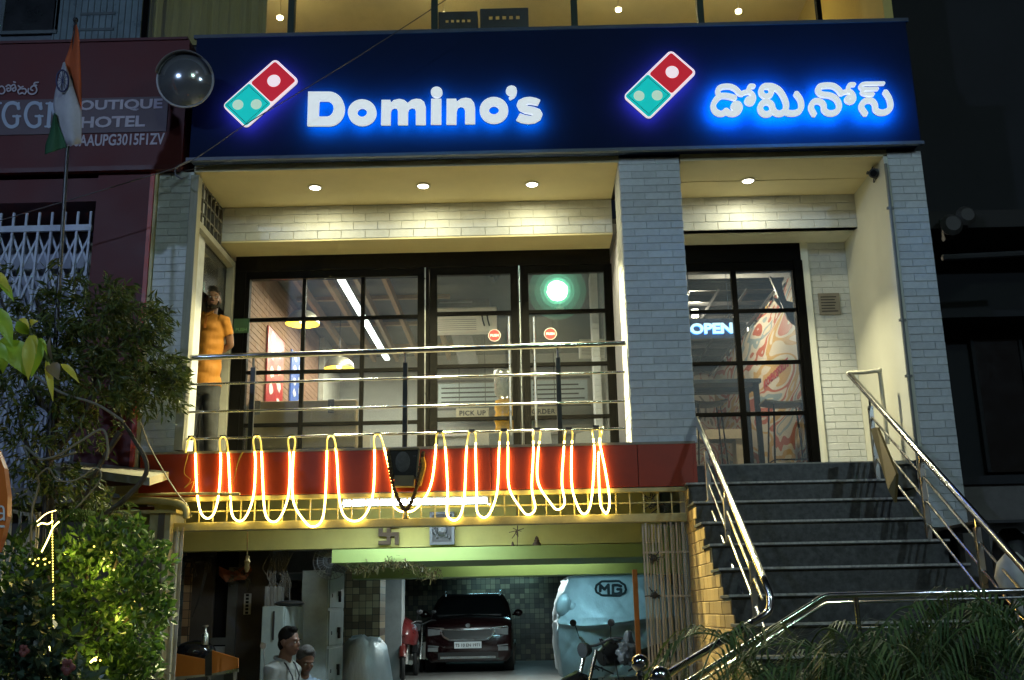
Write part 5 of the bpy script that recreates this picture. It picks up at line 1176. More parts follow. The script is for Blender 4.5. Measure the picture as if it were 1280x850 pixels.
q = MB(); rnd = random.Random(31)
for i in range(150):
    u_ = rnd.random(); p = P(286 + 26 * u_, 730 - 16 * (1 - (2 * u_ - 1) ** 2) + rnd.gauss(0, 3), 12.7); q.bar(p, p + Vector((rnd.gauss(0, .03), rnd.gauss(0, .01), rnd.gauss(0, .03))), .012, .004)
solo('dry_garland', q, leafmat('dry_garland_leaf', (.07, .06, .035), .6), 'grey dry garland arched over the garage door', 'garland')
p = P(309, 706, 10.3); q = MB(); q.tube([P(309.5, 664, 10.3), P(309, 700, 10.3)], .006, 6); q.lathe([(.006, .06), (.022, .05), (.02, .02), (.03, .0), (.02, -.03), (.028, -.06), (.01, -.10)], P(309, 702, 10.3), (0, 0, 1), 12)
solo('hanging_bell', q, mat('old_brass', (.28, .20, .08), .4, .7), 'slim brass bell hanging on a chain over the garage opening', 'bell', smooth=True)
# orange cart in the left corner of the opening
CYc = 10.6; M_or = mat('orange_board', (.50, .155, .015), .5, var=.12, stain=.12)
a = P(219, 818, CYc); c = P(297.5, 818, CYc)
t = thing('food_cart', 'orange sided cart with a dark shiny dome cover by the gate pillar', 'cart', ((a.x + c.x) / 2, CYc, .05))
q = MB(); q.prism([P(219, 817, CYc), P(219, 846, CYc), P(256, 843, CYc), P(256, 824, CYc)], (0, .03, 0)); part('side_board', q, M_or, t)
q = MB(); q.prism([P(265, 842, CYc), P(297.5, 835, CYc), P(297.5, 823, CYc), P(265, 813, CYc)], (0, .03, 0)); part('side_board', q, M_or, t)
q = MB(); q.prism([P(256.3, 845, CYc), P(264.7, 844, CYc), P(264.7, 812, CYc), P(256.3, 821, CYc)], (0, .05, 0)); part('corner_post', q, M_dark, t)
q = MB(); q.bar(P(219, 848, CYc + .02), P(298, 838, CYc + .02), .03); q.tube([P(262, 845, CYc), P(262, 900, CYc)], .02, 8); q.tube([P(294, 840, CYc), P(294, 900, CYc)], .02, 8); part('leg_frame', q, M_brushed, t)
p = P(244, 815, CYc + .3); q = MB(); q.ell(p, (.20, .22, .115), 22, 12); part('dome_cover', q, mat('black_gloss', (.012, .012, .014), .08, bump=0), t, smooth=True)
p = P(256, 806, CYc + .2); q = MB(); q.lathe([(.035, 0), (.035, .10), (.012, .13), (.012, .17), (.03, .175), (.03, .19)], p, (0, 0, 1), 12); solo('pump_bottle', q, M_brushed, 'small metal pump bottle standing on the orange cart', 'bottle', smooth=True)
p = P(329, 807, 11.2); q = MB(); q.lathe([(.035, 0), (.033, -.008)], p, (0, 1, .1), 16); q.tube([p + Vector((0, .02, 0)), (p.x + .03, p.y + .05, p.z - .4)], .006, 6); solo('mirror', q, mat('pale_mirror', (.6, .62, .62), .15, .6), 'small round pale rear-view mirror beside the short cabinet', 'mirror')
# ------------------------------------------------------------------ parked car
def car():
    t = thing('parked_car', 'dark maroon compact SUV facing out at the back of the garage', 'car', (0, 0, 0))
    M_paint = mat('maroon_car_paint', (.016, .004, .005), .22, .25, var=.05, bump=0, coat=1.0); M_tyre = mat('tyre_rubber', (.012, .012, .012), .8); M_cg = mat('car_glass', (.012, .016, .018), .04, bump=0, spec=.8)
    M_chr = mat('satin_chrome', (.62, .64, .66), .2, 1.0, bump=0); M_lens = mat('lamp_lens', (.25, .27, .28), .08, .3, bump=0)
    def sec(y, w, zb, zw, zt, crown):
        pts = [(0, zb), (w * .86, zb), (w * .97, zb + .10), (w, zb + .25), (w, zw - .16), (w * .985, zw - .05), (w * .94, zw), (w * .78, zt), (w * .4, zt + crown * .7), (0, zt + crown)]
        return [Vector((x, y, z)) for x, z in pts] + [Vector((-x, y, z)) for x, z in pts[-2:0:-1]]
    st_ = [(.0, .80, .24, .80, .86, .0), (.035, .85, .22, .88, .93, .01), (.12, .875, .2, .96, 1.00, .02), (.5, .895, .2, 1.02, 1.06, .03), (1.05, .90, .2, 1.06, 1.10, .03), (1.5, .90, .2, 1.08, 1.10, .03), (3.2, .90, .2, 1.10, 1.12, .02), (4.1, .87, .25, 1.08, 1.10, .02), (4.3, .80, .30, 1.0, 1.02, .01)]
    q = MB(); q.loft([sec(*s_) for s_ in st_]); part('body', q, M_paint, t, smooth=35, local=True)
    # cabin: pillars/roof shell, glass set in
    def cab(y, w, z): return [Vector((-w, y, z)), Vector((w, y, z))]
    rz = 1.57
    q = MB()
    rings = []
    for (z, w, y0, y1) in ((1.08, .86, 1.02, 4.15), (1.36, .78, 1.52, 4.02), (1.50, .70, 1.80, 3.9), (1.56, .64, 1.98, 3.75), (rz, .50, 2.15, 3.6)):
        rings.append([Vector(v) for v in ((-w, y0 + .10, z), (-w * .6, y0 + .02, z), (0, y0, z), (w * .6, y0 + .02, z), (w, y0 + .10, z), (w, (y0 + y1) / 2, z), (w, y1 - .1, z), (0, y1, z), (-w, y1 - .1, z), (-w, (y0 + y1) / 2, z))])
    q.loft(rings); part('roof', q, M_paint, t, smooth=35, local=True)
    q = MB()
    def wsp(u_, v_):  # windscreen surface just proud of the cabin
        z = 1.10 + .40 * v_; w = .86 - (.86 - .70) * v_ ; y = 1.045 + .70 * v_ + .0; return Vector((u_ * w * .9, y - .028 + .09 * u_ * u_, z))
    gv = [[wsp(-1 + 2 * i / 8, j / 5) for i in range(9)] for j in range(6)]
    q.v = [tuple(p) for r in gv for p in r]; q.f = [(j * 9 + i, j * 9 + i + 1, j * 9 + 10 + i, j * 9 + 9 + i) for j in range(5) for i in range(8)]
    part('windscreen', q, M_cg, t, smooth=True, local=True)
    for s_ in (-1, 1):
        q = MB(); q.add([(s_ * .872, 1.45, 1.13), (s_ * .872, 2.55, 1.13), (s_ * .75, 2.55, 1.46), (s_ * .755, 1.95, 1.46)], [(0, 1, 2, 3)]); q.add([(s_ * .872, 2.65, 1.13), (s_ * .872, 3.6, 1.13), (s_ * .75, 3.5, 1.46), (s_ * .75, 2.65, 1.46)], [(0, 1, 2, 3)]); part('side_window', q, M_cg, t, local=True)
        q = MB(); q.tube([(s_ * .60, 2.02, 1.58), (s_ * .62, 2.2, 1.625), (s_ * .63, 3.4, 1.625), (s_ * .62, 3.6, 1.58)], .018, 8); part('roof_rail', q, M_chr, t, smooth=True, local=True)
        q = MB(); q.ell((s_ * 1.0, 1.42, 1.14), (.10, .06, .075), 12, 8); q.bar((s_ * .88, 1.45, 1.10), (s_ * .98, 1.42, 1.12), .04); part('wing_mirror', q, M_paint, t, smooth=True, local=True)
        # headlamp wraps round the corner
        q = MB(); q.add([(s_ * .50, -.02, .83), (s_ * .80, .0, .86), (s_ * .878, .16, .88), (s_ * .872, .16, .77), (s_ * .80, -.005, .72), (s_ * .56, -.02, .74)], [(0, 1, 4, 5), (1, 2, 3, 4)]); hl = part('headlight', q, M_lens, t, local=True)
        q = MB(); q.bar((s_ * .48, -.03, .86), (s_ * .80, -.012, .885), .02, .018); part('light_strip', q, M_chr, hl, local=True)
        q = MB(); q.box(s_ * .60, s_ * .80, -.022, .02, .42, .50); q.bar((s_ * .58, -.03, .515), (s_ * .80, -.015, .535), .02, .022); part('fog_lamp', q, M_chr if False else M_lens, t, local=True)
        for y in (.78, 3.4):
            q = MB(); q.lathe([(.33, -.10), (.34, -.07), (.34, .07), (.33, .10), (.21, .10)], (s_ * .80, y, .335), (1, 0, 0), 24); wh = part('wheel', q, M_tyre, t, smooth=True, local=True)
            q = MB(); q.lathe([(.22, .0), (.21, .02), (.04, .03)], (s_ * .895, y, .335), (s_, 0, 0), 20)
            part('rim', q, M_brushed, wh, smooth=True, local=True)
    q = MB(); q.add([(-.52, -.028, .83), (.52, -.028, .83), (.46, -.034, .70), (.34, -.04, .64), (-.34, -.04, .64), (-.46, -.034, .70)], [(0, 1, 2, 5), (5, 2, 3, 4)]); gl = part('grille', q, mat('black_grille', (.008, .008, .008), .4, bump=.3, bscale=60), t, local=True)
    q = MB(); pth = [(-.55, -.045, .80), (-.48, -.05, .70), (-.36, -.055, .635), (0, -.058, .63), (.36, -.055, .635), (.48, -.05, .70), (.55, -.045, .80)]
    for a_, b_ in zip(pth, pth[1:]): q.bar(a_, b_, .022, .032)
    for a_, b_ in (((-.56, -.035, .845), (-.16, -.045, .825)), ((-.16, -.045, .825), (.16, -.045, .825)), ((.16, -.045, .825), (.56, -.035, .845))): q.bar(a_, b_, .018, .020)
    q.box(-.13, .13, -.066, -.04, .625, .655); part('chrome_surround', q, M_chr, gl, local=True)
    q = MB(); q.lathe([(.05, 0), (.045, .012)], (0, -.005, .905), (0, -1, .35), 16); em = part('badge', q, M_chr, t, local=True)
    q = MB(); q.box(-.27, .27, -.075, -.035, .475, .60); pl = part('number_plate', q, mat('white_number_plate', (.62, .66, .68), .4, bump=0), t, local=True)
    part('lettering', text_mb('TS 10 EN 1971', (0, -.0765, .507), (1, 0, 0), (0, 0, 1), .082, .002, 'CENTER', .0015), M_dark, pl, local=True)
    q = MB(); q.box(-.60, .60, -.05, .02, .27, .40); part('lower_grille', q, mat('lower_black', (.01, .01, .01), .6), t, local=True)
    q = MB(); q.bar((-.55, -.06, .30), (.55, -.06, .30), .03, .045); part('skid_plate', q, M_chr, t, local=True)
    q = MB(); q.bar((-.70, 1.02, 1.115), (.10, 1.0, 1.12), .015, .012); q.bar((0, 1.02, 1.12), (.65, 1.02, 1.115), .015, .012); part('wiper', q, M_dark, t, local=True)
    q = MB(); q.box(-.14, .14, 1.68, 1.72, 1.40, 1.46); part('mirror_inside', q, M_dark, t, local=True)
    return t
kc = car(); p = P(585, 800, 21.6); kc.location = (p.x, 21.6, .45); kc.scale = (1, 1, 1)
# ------------------------------------------------------------------ covered car
def cover_y(x, z, w, z0, zc, zt):
    """front surface of the cover: steep below the crease, raked above"""
    if z < zc: y = .03 * ((zc - z) / (zc - z0)) ** 2 - .0
    else: y = .62 * ((z - zc) / (zt - zc)) ** 1.25 + .035 * min(1, (z - zc) / .05)
    return y + .25 * (abs(x) / w) ** 4
cp = P(698, 790, 15.0); cr_ = cp.x + 1.86; cxm = (cp.x + cr_) / 2; W2 = .93
zc0 = .70; zcr = P(745, 777, 15).z; zto = P(745, 722, 15.6).z
t = thing('covered_car', 'car under a silver-blue cover with a round letter logo by the orange post', 'covered car', (cxm, 15, .45))
q = MB(); NX, NZ = 160, 90
CR = [(-.62, .5, -1), (-.35, -.9, -1), (-.1, .7, -1), (.15, -.4, -1), (.42, .9, -1), (-.5, -.55, 1), (-.2, .8, 1), (.1, -.6, 1), (.35, .5, 1), (-.75, .15, 1), (.0, 1.6, 1)]
def cr8(x, z):
    f_ = 0
    for x0, sl, sd in CR:
        dz = z - zcr
        if dz * sd < 0: continue
        f_ += .013 * math.exp(-((x - x0 - sl * dz + .03 * sin(9 * z + x0 * 20)) / .045) ** 2) * min(1, abs(dz) / .15)
    return f_
def wr(x, z):
    v = Vector((x * 2.2 + z * 1.2, z * 1.1 - x * .8, 3.3)); f1 = noise.noise(v * 1.3) * .035; f2 = noise.noise(Vector((x * 5 + z * 6, (z - x) * 1.6, 1))) * .022
    return f1 + f2 + cr8(x, z) - (.055 * math.exp(-((z - zcr - .05 * sin(x * 3)) / .035) ** 2))
half = lambda z: W2 * (1.0 if z < zcr else 1 - .22 * ((z - zcr) / (zto - zcr)) ** 1.6) * (1 - .06 * ((zcr - z) / (zcr - zc0)) ** 2 if z < zcr else 1)
rows = []
for j in range(NZ + 1):
    z = zc0 + (zto - zc0) * j / NZ; hw = half(z); r = []
    for i in range(NX + 1):
        s_ = -1.5 + 3.0 * i / NX
        if abs(s_) <= 1: x = s_ * hw; y = cover_y(x, z, hw, zc0, zcr, zto)
        else: x = math.copysign(hw * (1 + .03 * (abs(s_) - 1)), s_); y = cover_y(hw, z, hw, zc0, zcr, zto) + (abs(s_) - 1) * 5.5
        w_ = wr(x + (abs(s_) > 1) * y, z)
        r.append((cxm + x + (w_ * math.copysign(1, s_) if abs(s_) > 1 else 0), 15 + y + (w_ if abs(s_) <= 1 else 0), z))
    rows.append(r)
n = NX + 1
q.v = [p for r in rows for p in r]; q.f = [(j * n + i, j * n + i + 1, (j + 1) * n + i + 1, (j + 1) * n + i) for j in range(NZ) for i in range(NX)]
# roof: last ring swept back
base = len(q.v); q.v += [(x, y + .6, zto + .05) for x, y, z in rows[-1]]; q.v += [(cxm + (x - cxm) * .9, y + 2.2, zto + .08) for x, y, z in rows[-1]]
for k in range(2):
    o0 = NZ * n if k == 0 else base; o1 = base + k * n
    q.f += [(o0 + i, o0 + i + 1, o1 + i + 1, o1 + i) for i in range(NX)]
M_cover = mat('silver_cover', (.40, .44, .46), .42, .15, var=.10, scale=6, bump=.9, bscale=7, stretch=(1.6, 1, .7))
cv = part('cover', q, M_cover, t, smooth=True)
q = MB(); pm = P(704, 756, 15.3); q.ell(pm, (.11, .09, .16), 14, 10, Matrix.Rotation(.2, 3, 'Y')); q.ell(pm + Vector((.10, .05, -.05)), (.12, .08, .10), 12, 8); part('covered_mirror', q, M_cover, t, smooth=True)
q = MB(); q.box(cxm - .8, cxm + .8, 15.2, 15.5, .62, .80); q.lathe([(.33, -.1), (.33, .1)], (cxm - .72, 15.75, .78), (1, 0, 0), 20); q.lathe([(.33, -.1), (.33, .1)], (cxm + .72, 15.75, .78), (1, 0, 0), 20); part('tyre', q, M_dark, t)
def on_cover(px, py, d):
    p = P(px, py, 15.35)
    for _ in range(4): y = 15 + cover_y(p.x - cxm, p.z, half(min(p.z, zto)), zc0, zcr, zto) + wr(p.x - cxm, p.z); p = P(px, py, y)
    return Vector((p.x, p.y - .012 - d, p.z))
M_ink = mat('dark_print_ink', (.008, .012, .015), .6, bump=0)
def lg(a_, b_, d): return on_cover(680 + a_ / 5.67, 700 + b_ / 5.67, d)
q = MB(); octo = [(365, 205), (372, 180), (410, 152), (530, 150), (572, 178), (580, 210), (572, 232), (535, 252), (410, 250), (372, 228), (365, 205)]
den = []
for a_, b_ in zip(octo, octo[1:]): den += [(a_[0] + (b_[0] - a_[0]) * k / 3, a_[1] + (b_[1] - a_[1]) * k / 3) for k in range(3)]
stroke(q, den + [octo[-1]], 8, .003, lg, k=2)
for pts in ([(398, 222), (400, 180)], [(400, 180), (428, 208)], [(428, 208), (456, 176)], [(456, 176), (458, 238)], [(545, 186), (520, 178), (488, 180)], [(488, 180), (488, 238)], [(488, 238), (520, 240), (545, 228)], [(545, 228), (545, 208)], [(545, 208), (520, 208)]):
    pts = [(pts[0][0] + (pts[-1][0] - pts[0][0]) * k / 3, pts[0][1] + (pts[-1][1] - pts[0][1]) * k / 3) for k in range(4)] if len(pts) == 2 else pts
    stroke(q, pts, 10, .004, lg, k=2)
part('logo', q, M_ink, cv)
# ------------------------------------------------------------------ two-wheelers
def motorbike(lab, loc, rz, tankmat, cover=None):
    t = thing('motorbike', lab, 'motorbike', loc, 'two-wheelers parked in the garage', rz)
    for y, nm in ((-.62, 'wheel'), (.62, 'wheel')):
        q = MB(); q.tube([(0, y + .27 * cos(2 * pi * i / 26), .30 + .27 * sin(2 * pi * i / 26)) for i in range(26)], .045, 8, closed=True); w = part('wheel', q, bpy.data.materials['tyre_rubber'], t, smooth=True, local=True)
        q = MB()
        for i in range(5): a_ = 2 * pi * i / 5; q.bar((0, y, .30), (0, y + .24 * cos(a_), .30 + .24 * sin(a_)), .03, .02)
        q.lathe([(.06, -.05), (.06, .05)], (0, y, .30), (1, 0, 0), 14); part('rim', q, M_brushed, w, local=True)
    q = MB(); q.tube([(0, -.25, .80), (0, -.1, .86), (0, .12, .80)], [.09, .15, .08], 12, flat=.9); part('tank', q, tankmat, t, smooth=True, local=True)
    q = MB(); q.tube(catmull([(0, .1, .80), (0, .35, .79), (0, .62, .84), (0, .78, .86)], 3), .085, 10, flat=1.4); part('seat', q, M_dark, t, smooth=True, local=True)
    q = MB(); q.box(-.14, .14, -.18, .20, .28, .60); q.tube([(.17, .0, .3), (.19, .4, .28), (.19, .85, .36)], .045, 10); part('engine', q, M_brushed, t, local=True)
    q = MB()
    for s_ in (-1, 1): q.tube([(s_ * .08, -.62, .30), (s_ * .09, -.50, .62), (s_ * .09, -.40, .90)], .022, 8)
    part('fork', q, M_steel, t, smooth=True, local=True)
    q = MB(); q.tube(catmull([(-.36, -.24, 1.02), (-.25, -.32, 1.02), (-.08, -.38, .95), (.08, -.38, .95), (.25, -.32, 1.02), (.36, -.24, 1.02)], 3), .014, 8); hb = part('handlebar', q, M_dark, t, smooth=True, local=True)
    for s_ in (-1, 1): q = MB(); q.tube([(s_ * .26, -.33, 1.02), (s_ * .30, -.36, 1.17)], .006, 5); q.ell((s_ * .32, -.37, 1.19), (.06, .015, .04), 10, 6); part('mirror', q, M_dark, hb, local=True)
    q = MB(); q.lathe([(.05, .10), (.075, .06), (.085, 0), (.08, -.008), (.02, -.014)], (0, -.52, .90), (0, 1, .1), 18); part('headlamp', q, mat('headlamp_glass', (.12, .13, .14), .1, .4, bump=0), t, smooth=True, local=True)
    q = MB(); q.tube([(0, -.88, .42), (0, -.78, .58), (0, -.62, .64), (0, -.45, .58)], .055, 8, flat=1.2); part('mudguard', q, tankmat, t, smooth=True, local=True)
    if cover is not None:
        q = MB(); rings = []
        for z, rx, ry in ((.62, .28, .62), (.78, .30, .66), (.92, .27, .56), (1.02, .20, .38), (1.08, .08, .16)):
            rings.append([Vector((rx * cos(a_) * (1 + .12 * noise.noise(Vector((cos(a_) * 2, sin(a_) * 2, z * 3)))), -.1 + ry * sin(a_), z + .05 * noise.noise(Vector((cos(a_) * 3, sin(a_) * 3, z))))) for a_ in [2 * pi * i / 26 for i in range(26)]])
        q.loft(rings); part('cover', q, cover, t, smooth=True, local=True)
    return t
p = P(500, 800, 19.6); motorbike('motorbike under red plastic wrap left of the parked car', (p.x, 19.8, .45), radians(8), mat('red_tank', (.08, .008, .006), .3, coat=.5), mat('red_plastic_wrap', (.075, .009, .009), .3, var=.3, scale=12, bump=.5, bscale=14))
p = P(519, 800, 21.0); motorbike('black motorbike squeezed between the red one and the parked car', (p.x, 21.8, .45), radians(0), mat('black_tank', (.015, .015, .016), .3, coat=.5))
p = P(772, 800, 12.2); motorbike('black motorbike parked in front of the covered car', (p.x, 12.3, .28), radians(-52), bpy.data.materials['black_tank'])
q = MB(); rr = random.Random(77)
for i in range(14):
    p0 = P(748 + 44 * rr.random(), 800 + 40 * rr.random(), 11.9 + rr.random() * .3); q.tube(catmull([p0, p0 + Vector((rr.gauss(0, .06), 0, rr.gauss(.06, .04))), p0 + Vector((rr.gauss(0, .10), 0, rr.gauss(-.02, .10)))], 3), .006 + .006 * rr.random(), 5)
solo('cable_bundle', q, M_dark, 'black straps and cables slung over the motorbike by the covered car', 'cables', kind='stuff')
# plastic bag on the near bike
p = P(785, 812, 11.8); q = MB(); q.ell(p, (.10, .08, .13), 26, 18)
q.v = [tuple(Vector(v) + (Vector(v) - p) * (.7 * noise.noise(Vector(v) * 13) + .5 * noise.noise(Vector(v) * 31))) for v in q.v]; solo('plastic_bag', q, mat('silver_bag', (.20, .22, .23), .25, .3, bump=.5, bscale=20), 'crumpled silvery bag hung on the motorbike in front of the covered car', 'bag', smooth=True)
# scooter under a clear sheet
p = P(452, 800, 14.0); zt_ = P(445, 797, 14).z; q = MB(); rings = []
for z, rx, ry in ((.46, .36, .95), (.7, .35, .92), (.95, .32, .85), (zt_ - .12, .27, .70), (zt_ - .02, .2, .5), (zt_, .06, .2)):
    rings.append([Vector((p.x - .04 + rx * math.copysign(abs(cos(a_)) ** .7, cos(a_)) * (1 + .10 * noise.noise(Vector((cos(a_) * 3, sin(a_) * 3, z * 2)))) + .02 * sin(a_ * 13) * (zt_ - z), 14.6 + ry * sin(a_), z + .05 * noise.noise(Vector((cos(a_) * 2, sin(a_) * 2, z))) - .04 * max(0, cos(a_)))) for a_ in [2 * pi * i / 60 for i in range(60)]])
q.loft(rings); solo('covered_scooter', q, mat('milky_sheet', (.46, .49, .52), .35, var=.12, scale=10, bump=.6, bscale=12, stretch=(3, 1, .6)), 'scooter hidden under a milky plastic sheet by the mosaic pier', 'covered scooter', smooth=True)
# ================================================================== PEOPLE
def cap_chain(q, pts, rs, n=12, flat=1.0):
    q.tube(catmull(pts, 4) if len(pts) > 2 else pts, [rs[0]] * 0 or interp(rs, 4 if len(pts) > 2 else 1), n, flat=flat)
    q.ell(pts[0], rs[0] * .98, 10, 7); q.ell(pts[-1], rs[-1] * .98, 10, 7)
def interp(rs, k):
    out = []
    for a, b in zip(rs, rs[1:]): out += [a + (b - a) * i / k for i in range(k)]
    return out + [rs[-1]]
def head_parts(c, yaw, pitch=0.0, s=1.0):
    """head centre c, facing -Y turned by yaw; returns (skin builder, transform)"""
    R = Matrix.Rotation(yaw, 3, 'Z') @ Matrix.Rotation(pitch, 3, 'X')
    T = lambda x, y, z: Vector(c) + R @ Vector((x * s, y * s, z * s))
    q = MB()
    q.ell(T(0, .012, .03), (.082 * s, .094 * s, .098 * s), 18, 12, R)       # skull
    q.ell(T(0, -.018, -.035), (.070 * s, .074 * s, .080 * s), 16, 10, R)    # face
    q.ell(T(0, -.045, -.085), (.040 * s, .036 * s, .030 * s), 12, 8, R)     # chin
    q.ell(T(0, -.082, .025), (.050 * s, .014 * s, .012 * s), 10, 6, R)      # brow
    q.tube([T(0, -.086, .018), T(0, -.104, -.018), T(0, -.098, -.028)], [.009 * s, .014 * s, .011 * s], 8)
    for sx in (-1, 1):
        q.ell(T(sx * .012, -.092, -.026), .009 * s, 8, 6)
        q.ell(T(sx * .038, -.066, -.020), (.022 * s, .020 * s, .02 * s), 8, 6, R)
        q.ell(T(sx * .083, .012, -.005), (.010 * s, .020 * s, .032 * s), 10, 7, R)
    q.ell(T(0, -.088, -.050), (.024 * s, .010 * s, .007 * s), 10, 6, R); q.ell(T(0, -.085, -.062), (.020 * s, .010 * s, .008 * s), 10, 6, R)
    return q, T, R
M_eye = mat('eye_white', (.6, .58, .55), .2, bump=0); M_pupil = mat('dark_iris', (.015, .01, .008), .15, bump=0); M_lip = mat('brown_lip', (.17, .06, .045), .5, bump=0)
def face_bits(t, body, T, R, s, beard):
    for sx in (-1, 1):
        q = MB(); q.ell(T(sx * .030, -.083, .004), (.013 * s, .008 * s, .008 * s), 10, 7, R); e = part('eye', q, M_eye, body)
        q = MB(); q.ell(T(sx * .030, -.0895, .004), (.006 * s, .003 * s, .006 * s), 8, 6, R); q.ell(T(sx * .031, -.093, .026), (.020 * s, .005 * s, .0045 * s), 10, 6, R); part('iris', q, M_pupil, body)
    q = MB(); q.ell(T(0, -.0955, -.055), (.021 * s, .004 * s, .009 * s), 10, 6, R); part('mouth', q, M_lip, body)
    if beard:
        q = MB()
        q.ell(T(0, -.046, -.090), (.050 * s, .040 * s, .030 * s), 12, 8, R)
        for sx in (-1, 1): q.ell(T(sx * .056, -.022, -.055), (.020 * s, .042 * s, .048 * s), 12, 8, R)
        q.ell(T(0, -.096, -.040), (.028 * s, .010 * s, .006 * s), 10, 6, R)
        part('beard', voxel(q, 'beard', .006, 2, M_hair, ORG[t]), None, body)
def hair_mesh(T, R, s, thick=.012, high=.03, back=.0):
    q = MB(); q.ell(T(0, .022, .048), (.089 * s, .096 * s, .096 * s + thick), 20, 12, R)
    q.ell(T(0, .055, .0), (.072 * s, .062 * s, .085 * s), 16, 10, R); q.ell(T(0, -.035, .115), (.058 * s, .045 * s, .030 * s + high * .4), 14, 8, R)
    return q
def hand(q, wrist, d, palm_n, s=1.0, curl=.5, side=1):
    """palm + five bent fingers; d = direction of the fingers, palm_n = palm normal"""
    d = Vector(d).normalized(); nn = Vector(palm_n); nn = (nn - d * nn.dot(d)).normalized(); b = d.cross(nn) * side
    c = Vector(wrist) + d * .05 * s
    q.tube([Vector(wrist), Vector(wrist) + d * .045 * s, Vector(wrist) + d * .09 * s], [.026 * s, .040 * s, .036 * s], 10, flat=.55)
    for i, (o, L) in enumerate(((-.030, .070), (-.010, .080), (.010, .074), (.028, .058))):
        p0 = Vector(wrist) + d * .085 * s + b * o * s; a1 = curl * .6; a2 = curl * 1.3
        p1 = p0 + (d * cos(a1) + nn * sin(a1)) * L * .5 * s; p2 = p1 + (d * cos(a2) + nn * sin(a2)) * L * .5 * s
        q.tube([p0 - d * .02 * s, p0, p1, p2], [.009 * s, .0095 * s, .0085 * s, .007 * s], 7)
    p0 = Vector(wrist) + d * .03 * s - b * .030 * s
    p1 = p0 + (d * .6 - b * .7 + nn * .2).normalized() * .04 * s; p2 = p1 + (d * .9 - b * .1 + nn * .3).normalized() * .032 * s
    q.tube([p0, p1, p2], [.013 * s, .011 * s, .008 * s], 7)
# ---- man in the orange polo, leaning out of the side doorway
PY = 10.95
hc = P(266, 375, PY); fz = ZF
H = 1.70; k = 1.0
o_t = thing('person', 'man in orange polo shirt and grey jeans standing behind the white timber post', 'person', (hc.x - .03, PY, fz))
cx_ = hc.x - .05; zh = hc.z
hd, T, R = head_parts((hc.x, PY, zh), radians(16), radians(-4), 1.0)
body = MB(); body.merge(hd)
zs = zh - .205; zhip = fz + .90
body.tube([(hc.x - .005, PY + .025, zh - .06), (cx_ + .03, PY + .035, zs + .04)], [.060, .068], 12)
# arms: near arm (right in picture) bent, hand on the hip behind; the other hangs behind the post
shR = Vector((cx_ + .18, PY + .02, zs - .03)); elR = P(288, 431, PY + .10); wrR = P(268, 445, PY + .19); 
cap_chain(body, [shR, shR.lerp(elR, .5) + Vector((.012, 0, 0)), elR], [.050, .050, .040]); cap_chain(body, [elR, elR.lerp(wrR, .5), wrR], [.042, .038, .027])
hand(body, wrR, (-.8, .0, -.35), (0, -1, .1), 1.0, .7, 1)
shL = Vector((cx_ - .19, PY + .02, zs - .03)); elL = shL + Vector((-.06, .05, -.29)); wrL = elL + Vector((.05, -.12, -.24))
cap_chain(body, [shL, shL.lerp(elL, .5), elL], [.050, .047, .038]); cap_chain(body, [elL, elL.lerp(wrL, .5), wrL], [.038, .034, .026]); hand(body, wrL, (.1, -.1, -1), (1, 0, 0), 1.0, .5, -1)
# trunk and legs under the clothes
body.loft([[Vector((cx_ + rx * cos(a), PY + .03 + ry * sin(a), z)) for a in [2 * pi * i / 20 for i in range(20)]] for z, rx, ry in ((zhip - .02, .15, .11), (zhip + .2, .14, .10), (zs - .12, .175, .115), (zs, .15, .085), (zs + .06, .06, .055))])
hipx = {1: cx_ + .085, -1: cx_ - .085}
legs = {}
for s in (1, -1):
    hp = Vector((hipx[s], PY + .03, zhip)); kn = Vector((hipx[s] + .015 * s, PY - .0, fz + .48)); an = Vector((hipx[s] + .02 * s, PY + .05, fz + .09)); legs[s] = (hp, kn, an)
    cap_chain(body, [hp, hp.lerp(kn, .5), kn], [.078, .070, .052]); cap_chain(body, [kn, kn.lerp(an, .35), an], [.052, .052, .036])
bo = part('body', voxel(body, 'body', .0085, 2, M_skin, ORG[o_t]), None, o_t)
face_bits(o_t, bo, T, R, 1.0, True)
part('hair', voxel(hair_mesh(T, R, 1.0), 'hair', .008, 1, M_hair, ORG[o_t], .012), None, bo)
M_polo = mat('orange_polo', (.33, .125, .003), .8, var=.10, scale=7, bump=.25, bscale=22)
sh = MB()
sh.loft([[Vector((cx_ + rx * cos(a) + dx, PY + .03 + ry * sin(a) * (1 + .05 * sin(5 * a + z * 30)), z)) for a in [2 * pi * i / 28 for i in range(28)]] for z, rx, ry, dx in ((zhip - .035, .185, .145, .0), (zhip + .02, .180, .14, .0), (zhip + .10, .168, .132, .0), (zhip + .22, .172, .130, 0), (zs - .14, .195, .135, 0), (zs - .05, .195, .115, 0), (zs + .01, .15, .09, 0), (zs + .055, .075, .068, .01))])
for s_, (a_, b_) in ((1, (shR, elR)), (-1, (shL, elL))): sh.tube([a_ + Vector((-.04 * s_, 0, .0)), a_, a_.lerp(b_, .35), a_.lerp(b_, .62)], [.075, .072, .070, .068], 14)
so = part('shirt', voxel(sh, 'shirt', .009, 3, M_polo, ORG[o_t], .016), None, o_t)
q = MB(); zc_ = zs + .055
for s_ in (-1, 1): q.prism([(cx_ + .015 + s_ * .005, PY - .085, zc_ - .055), (cx_ + .015 + s_ * .065, PY - .062, zc_ - .02), (cx_ + .015 + s_ * .062, PY - .03, zc_ + .025), (cx_ + .015 + s_ * .025, PY - .058, zc_ + .0)], (0, .012, 0))
part('collar', q, M_polo, so)
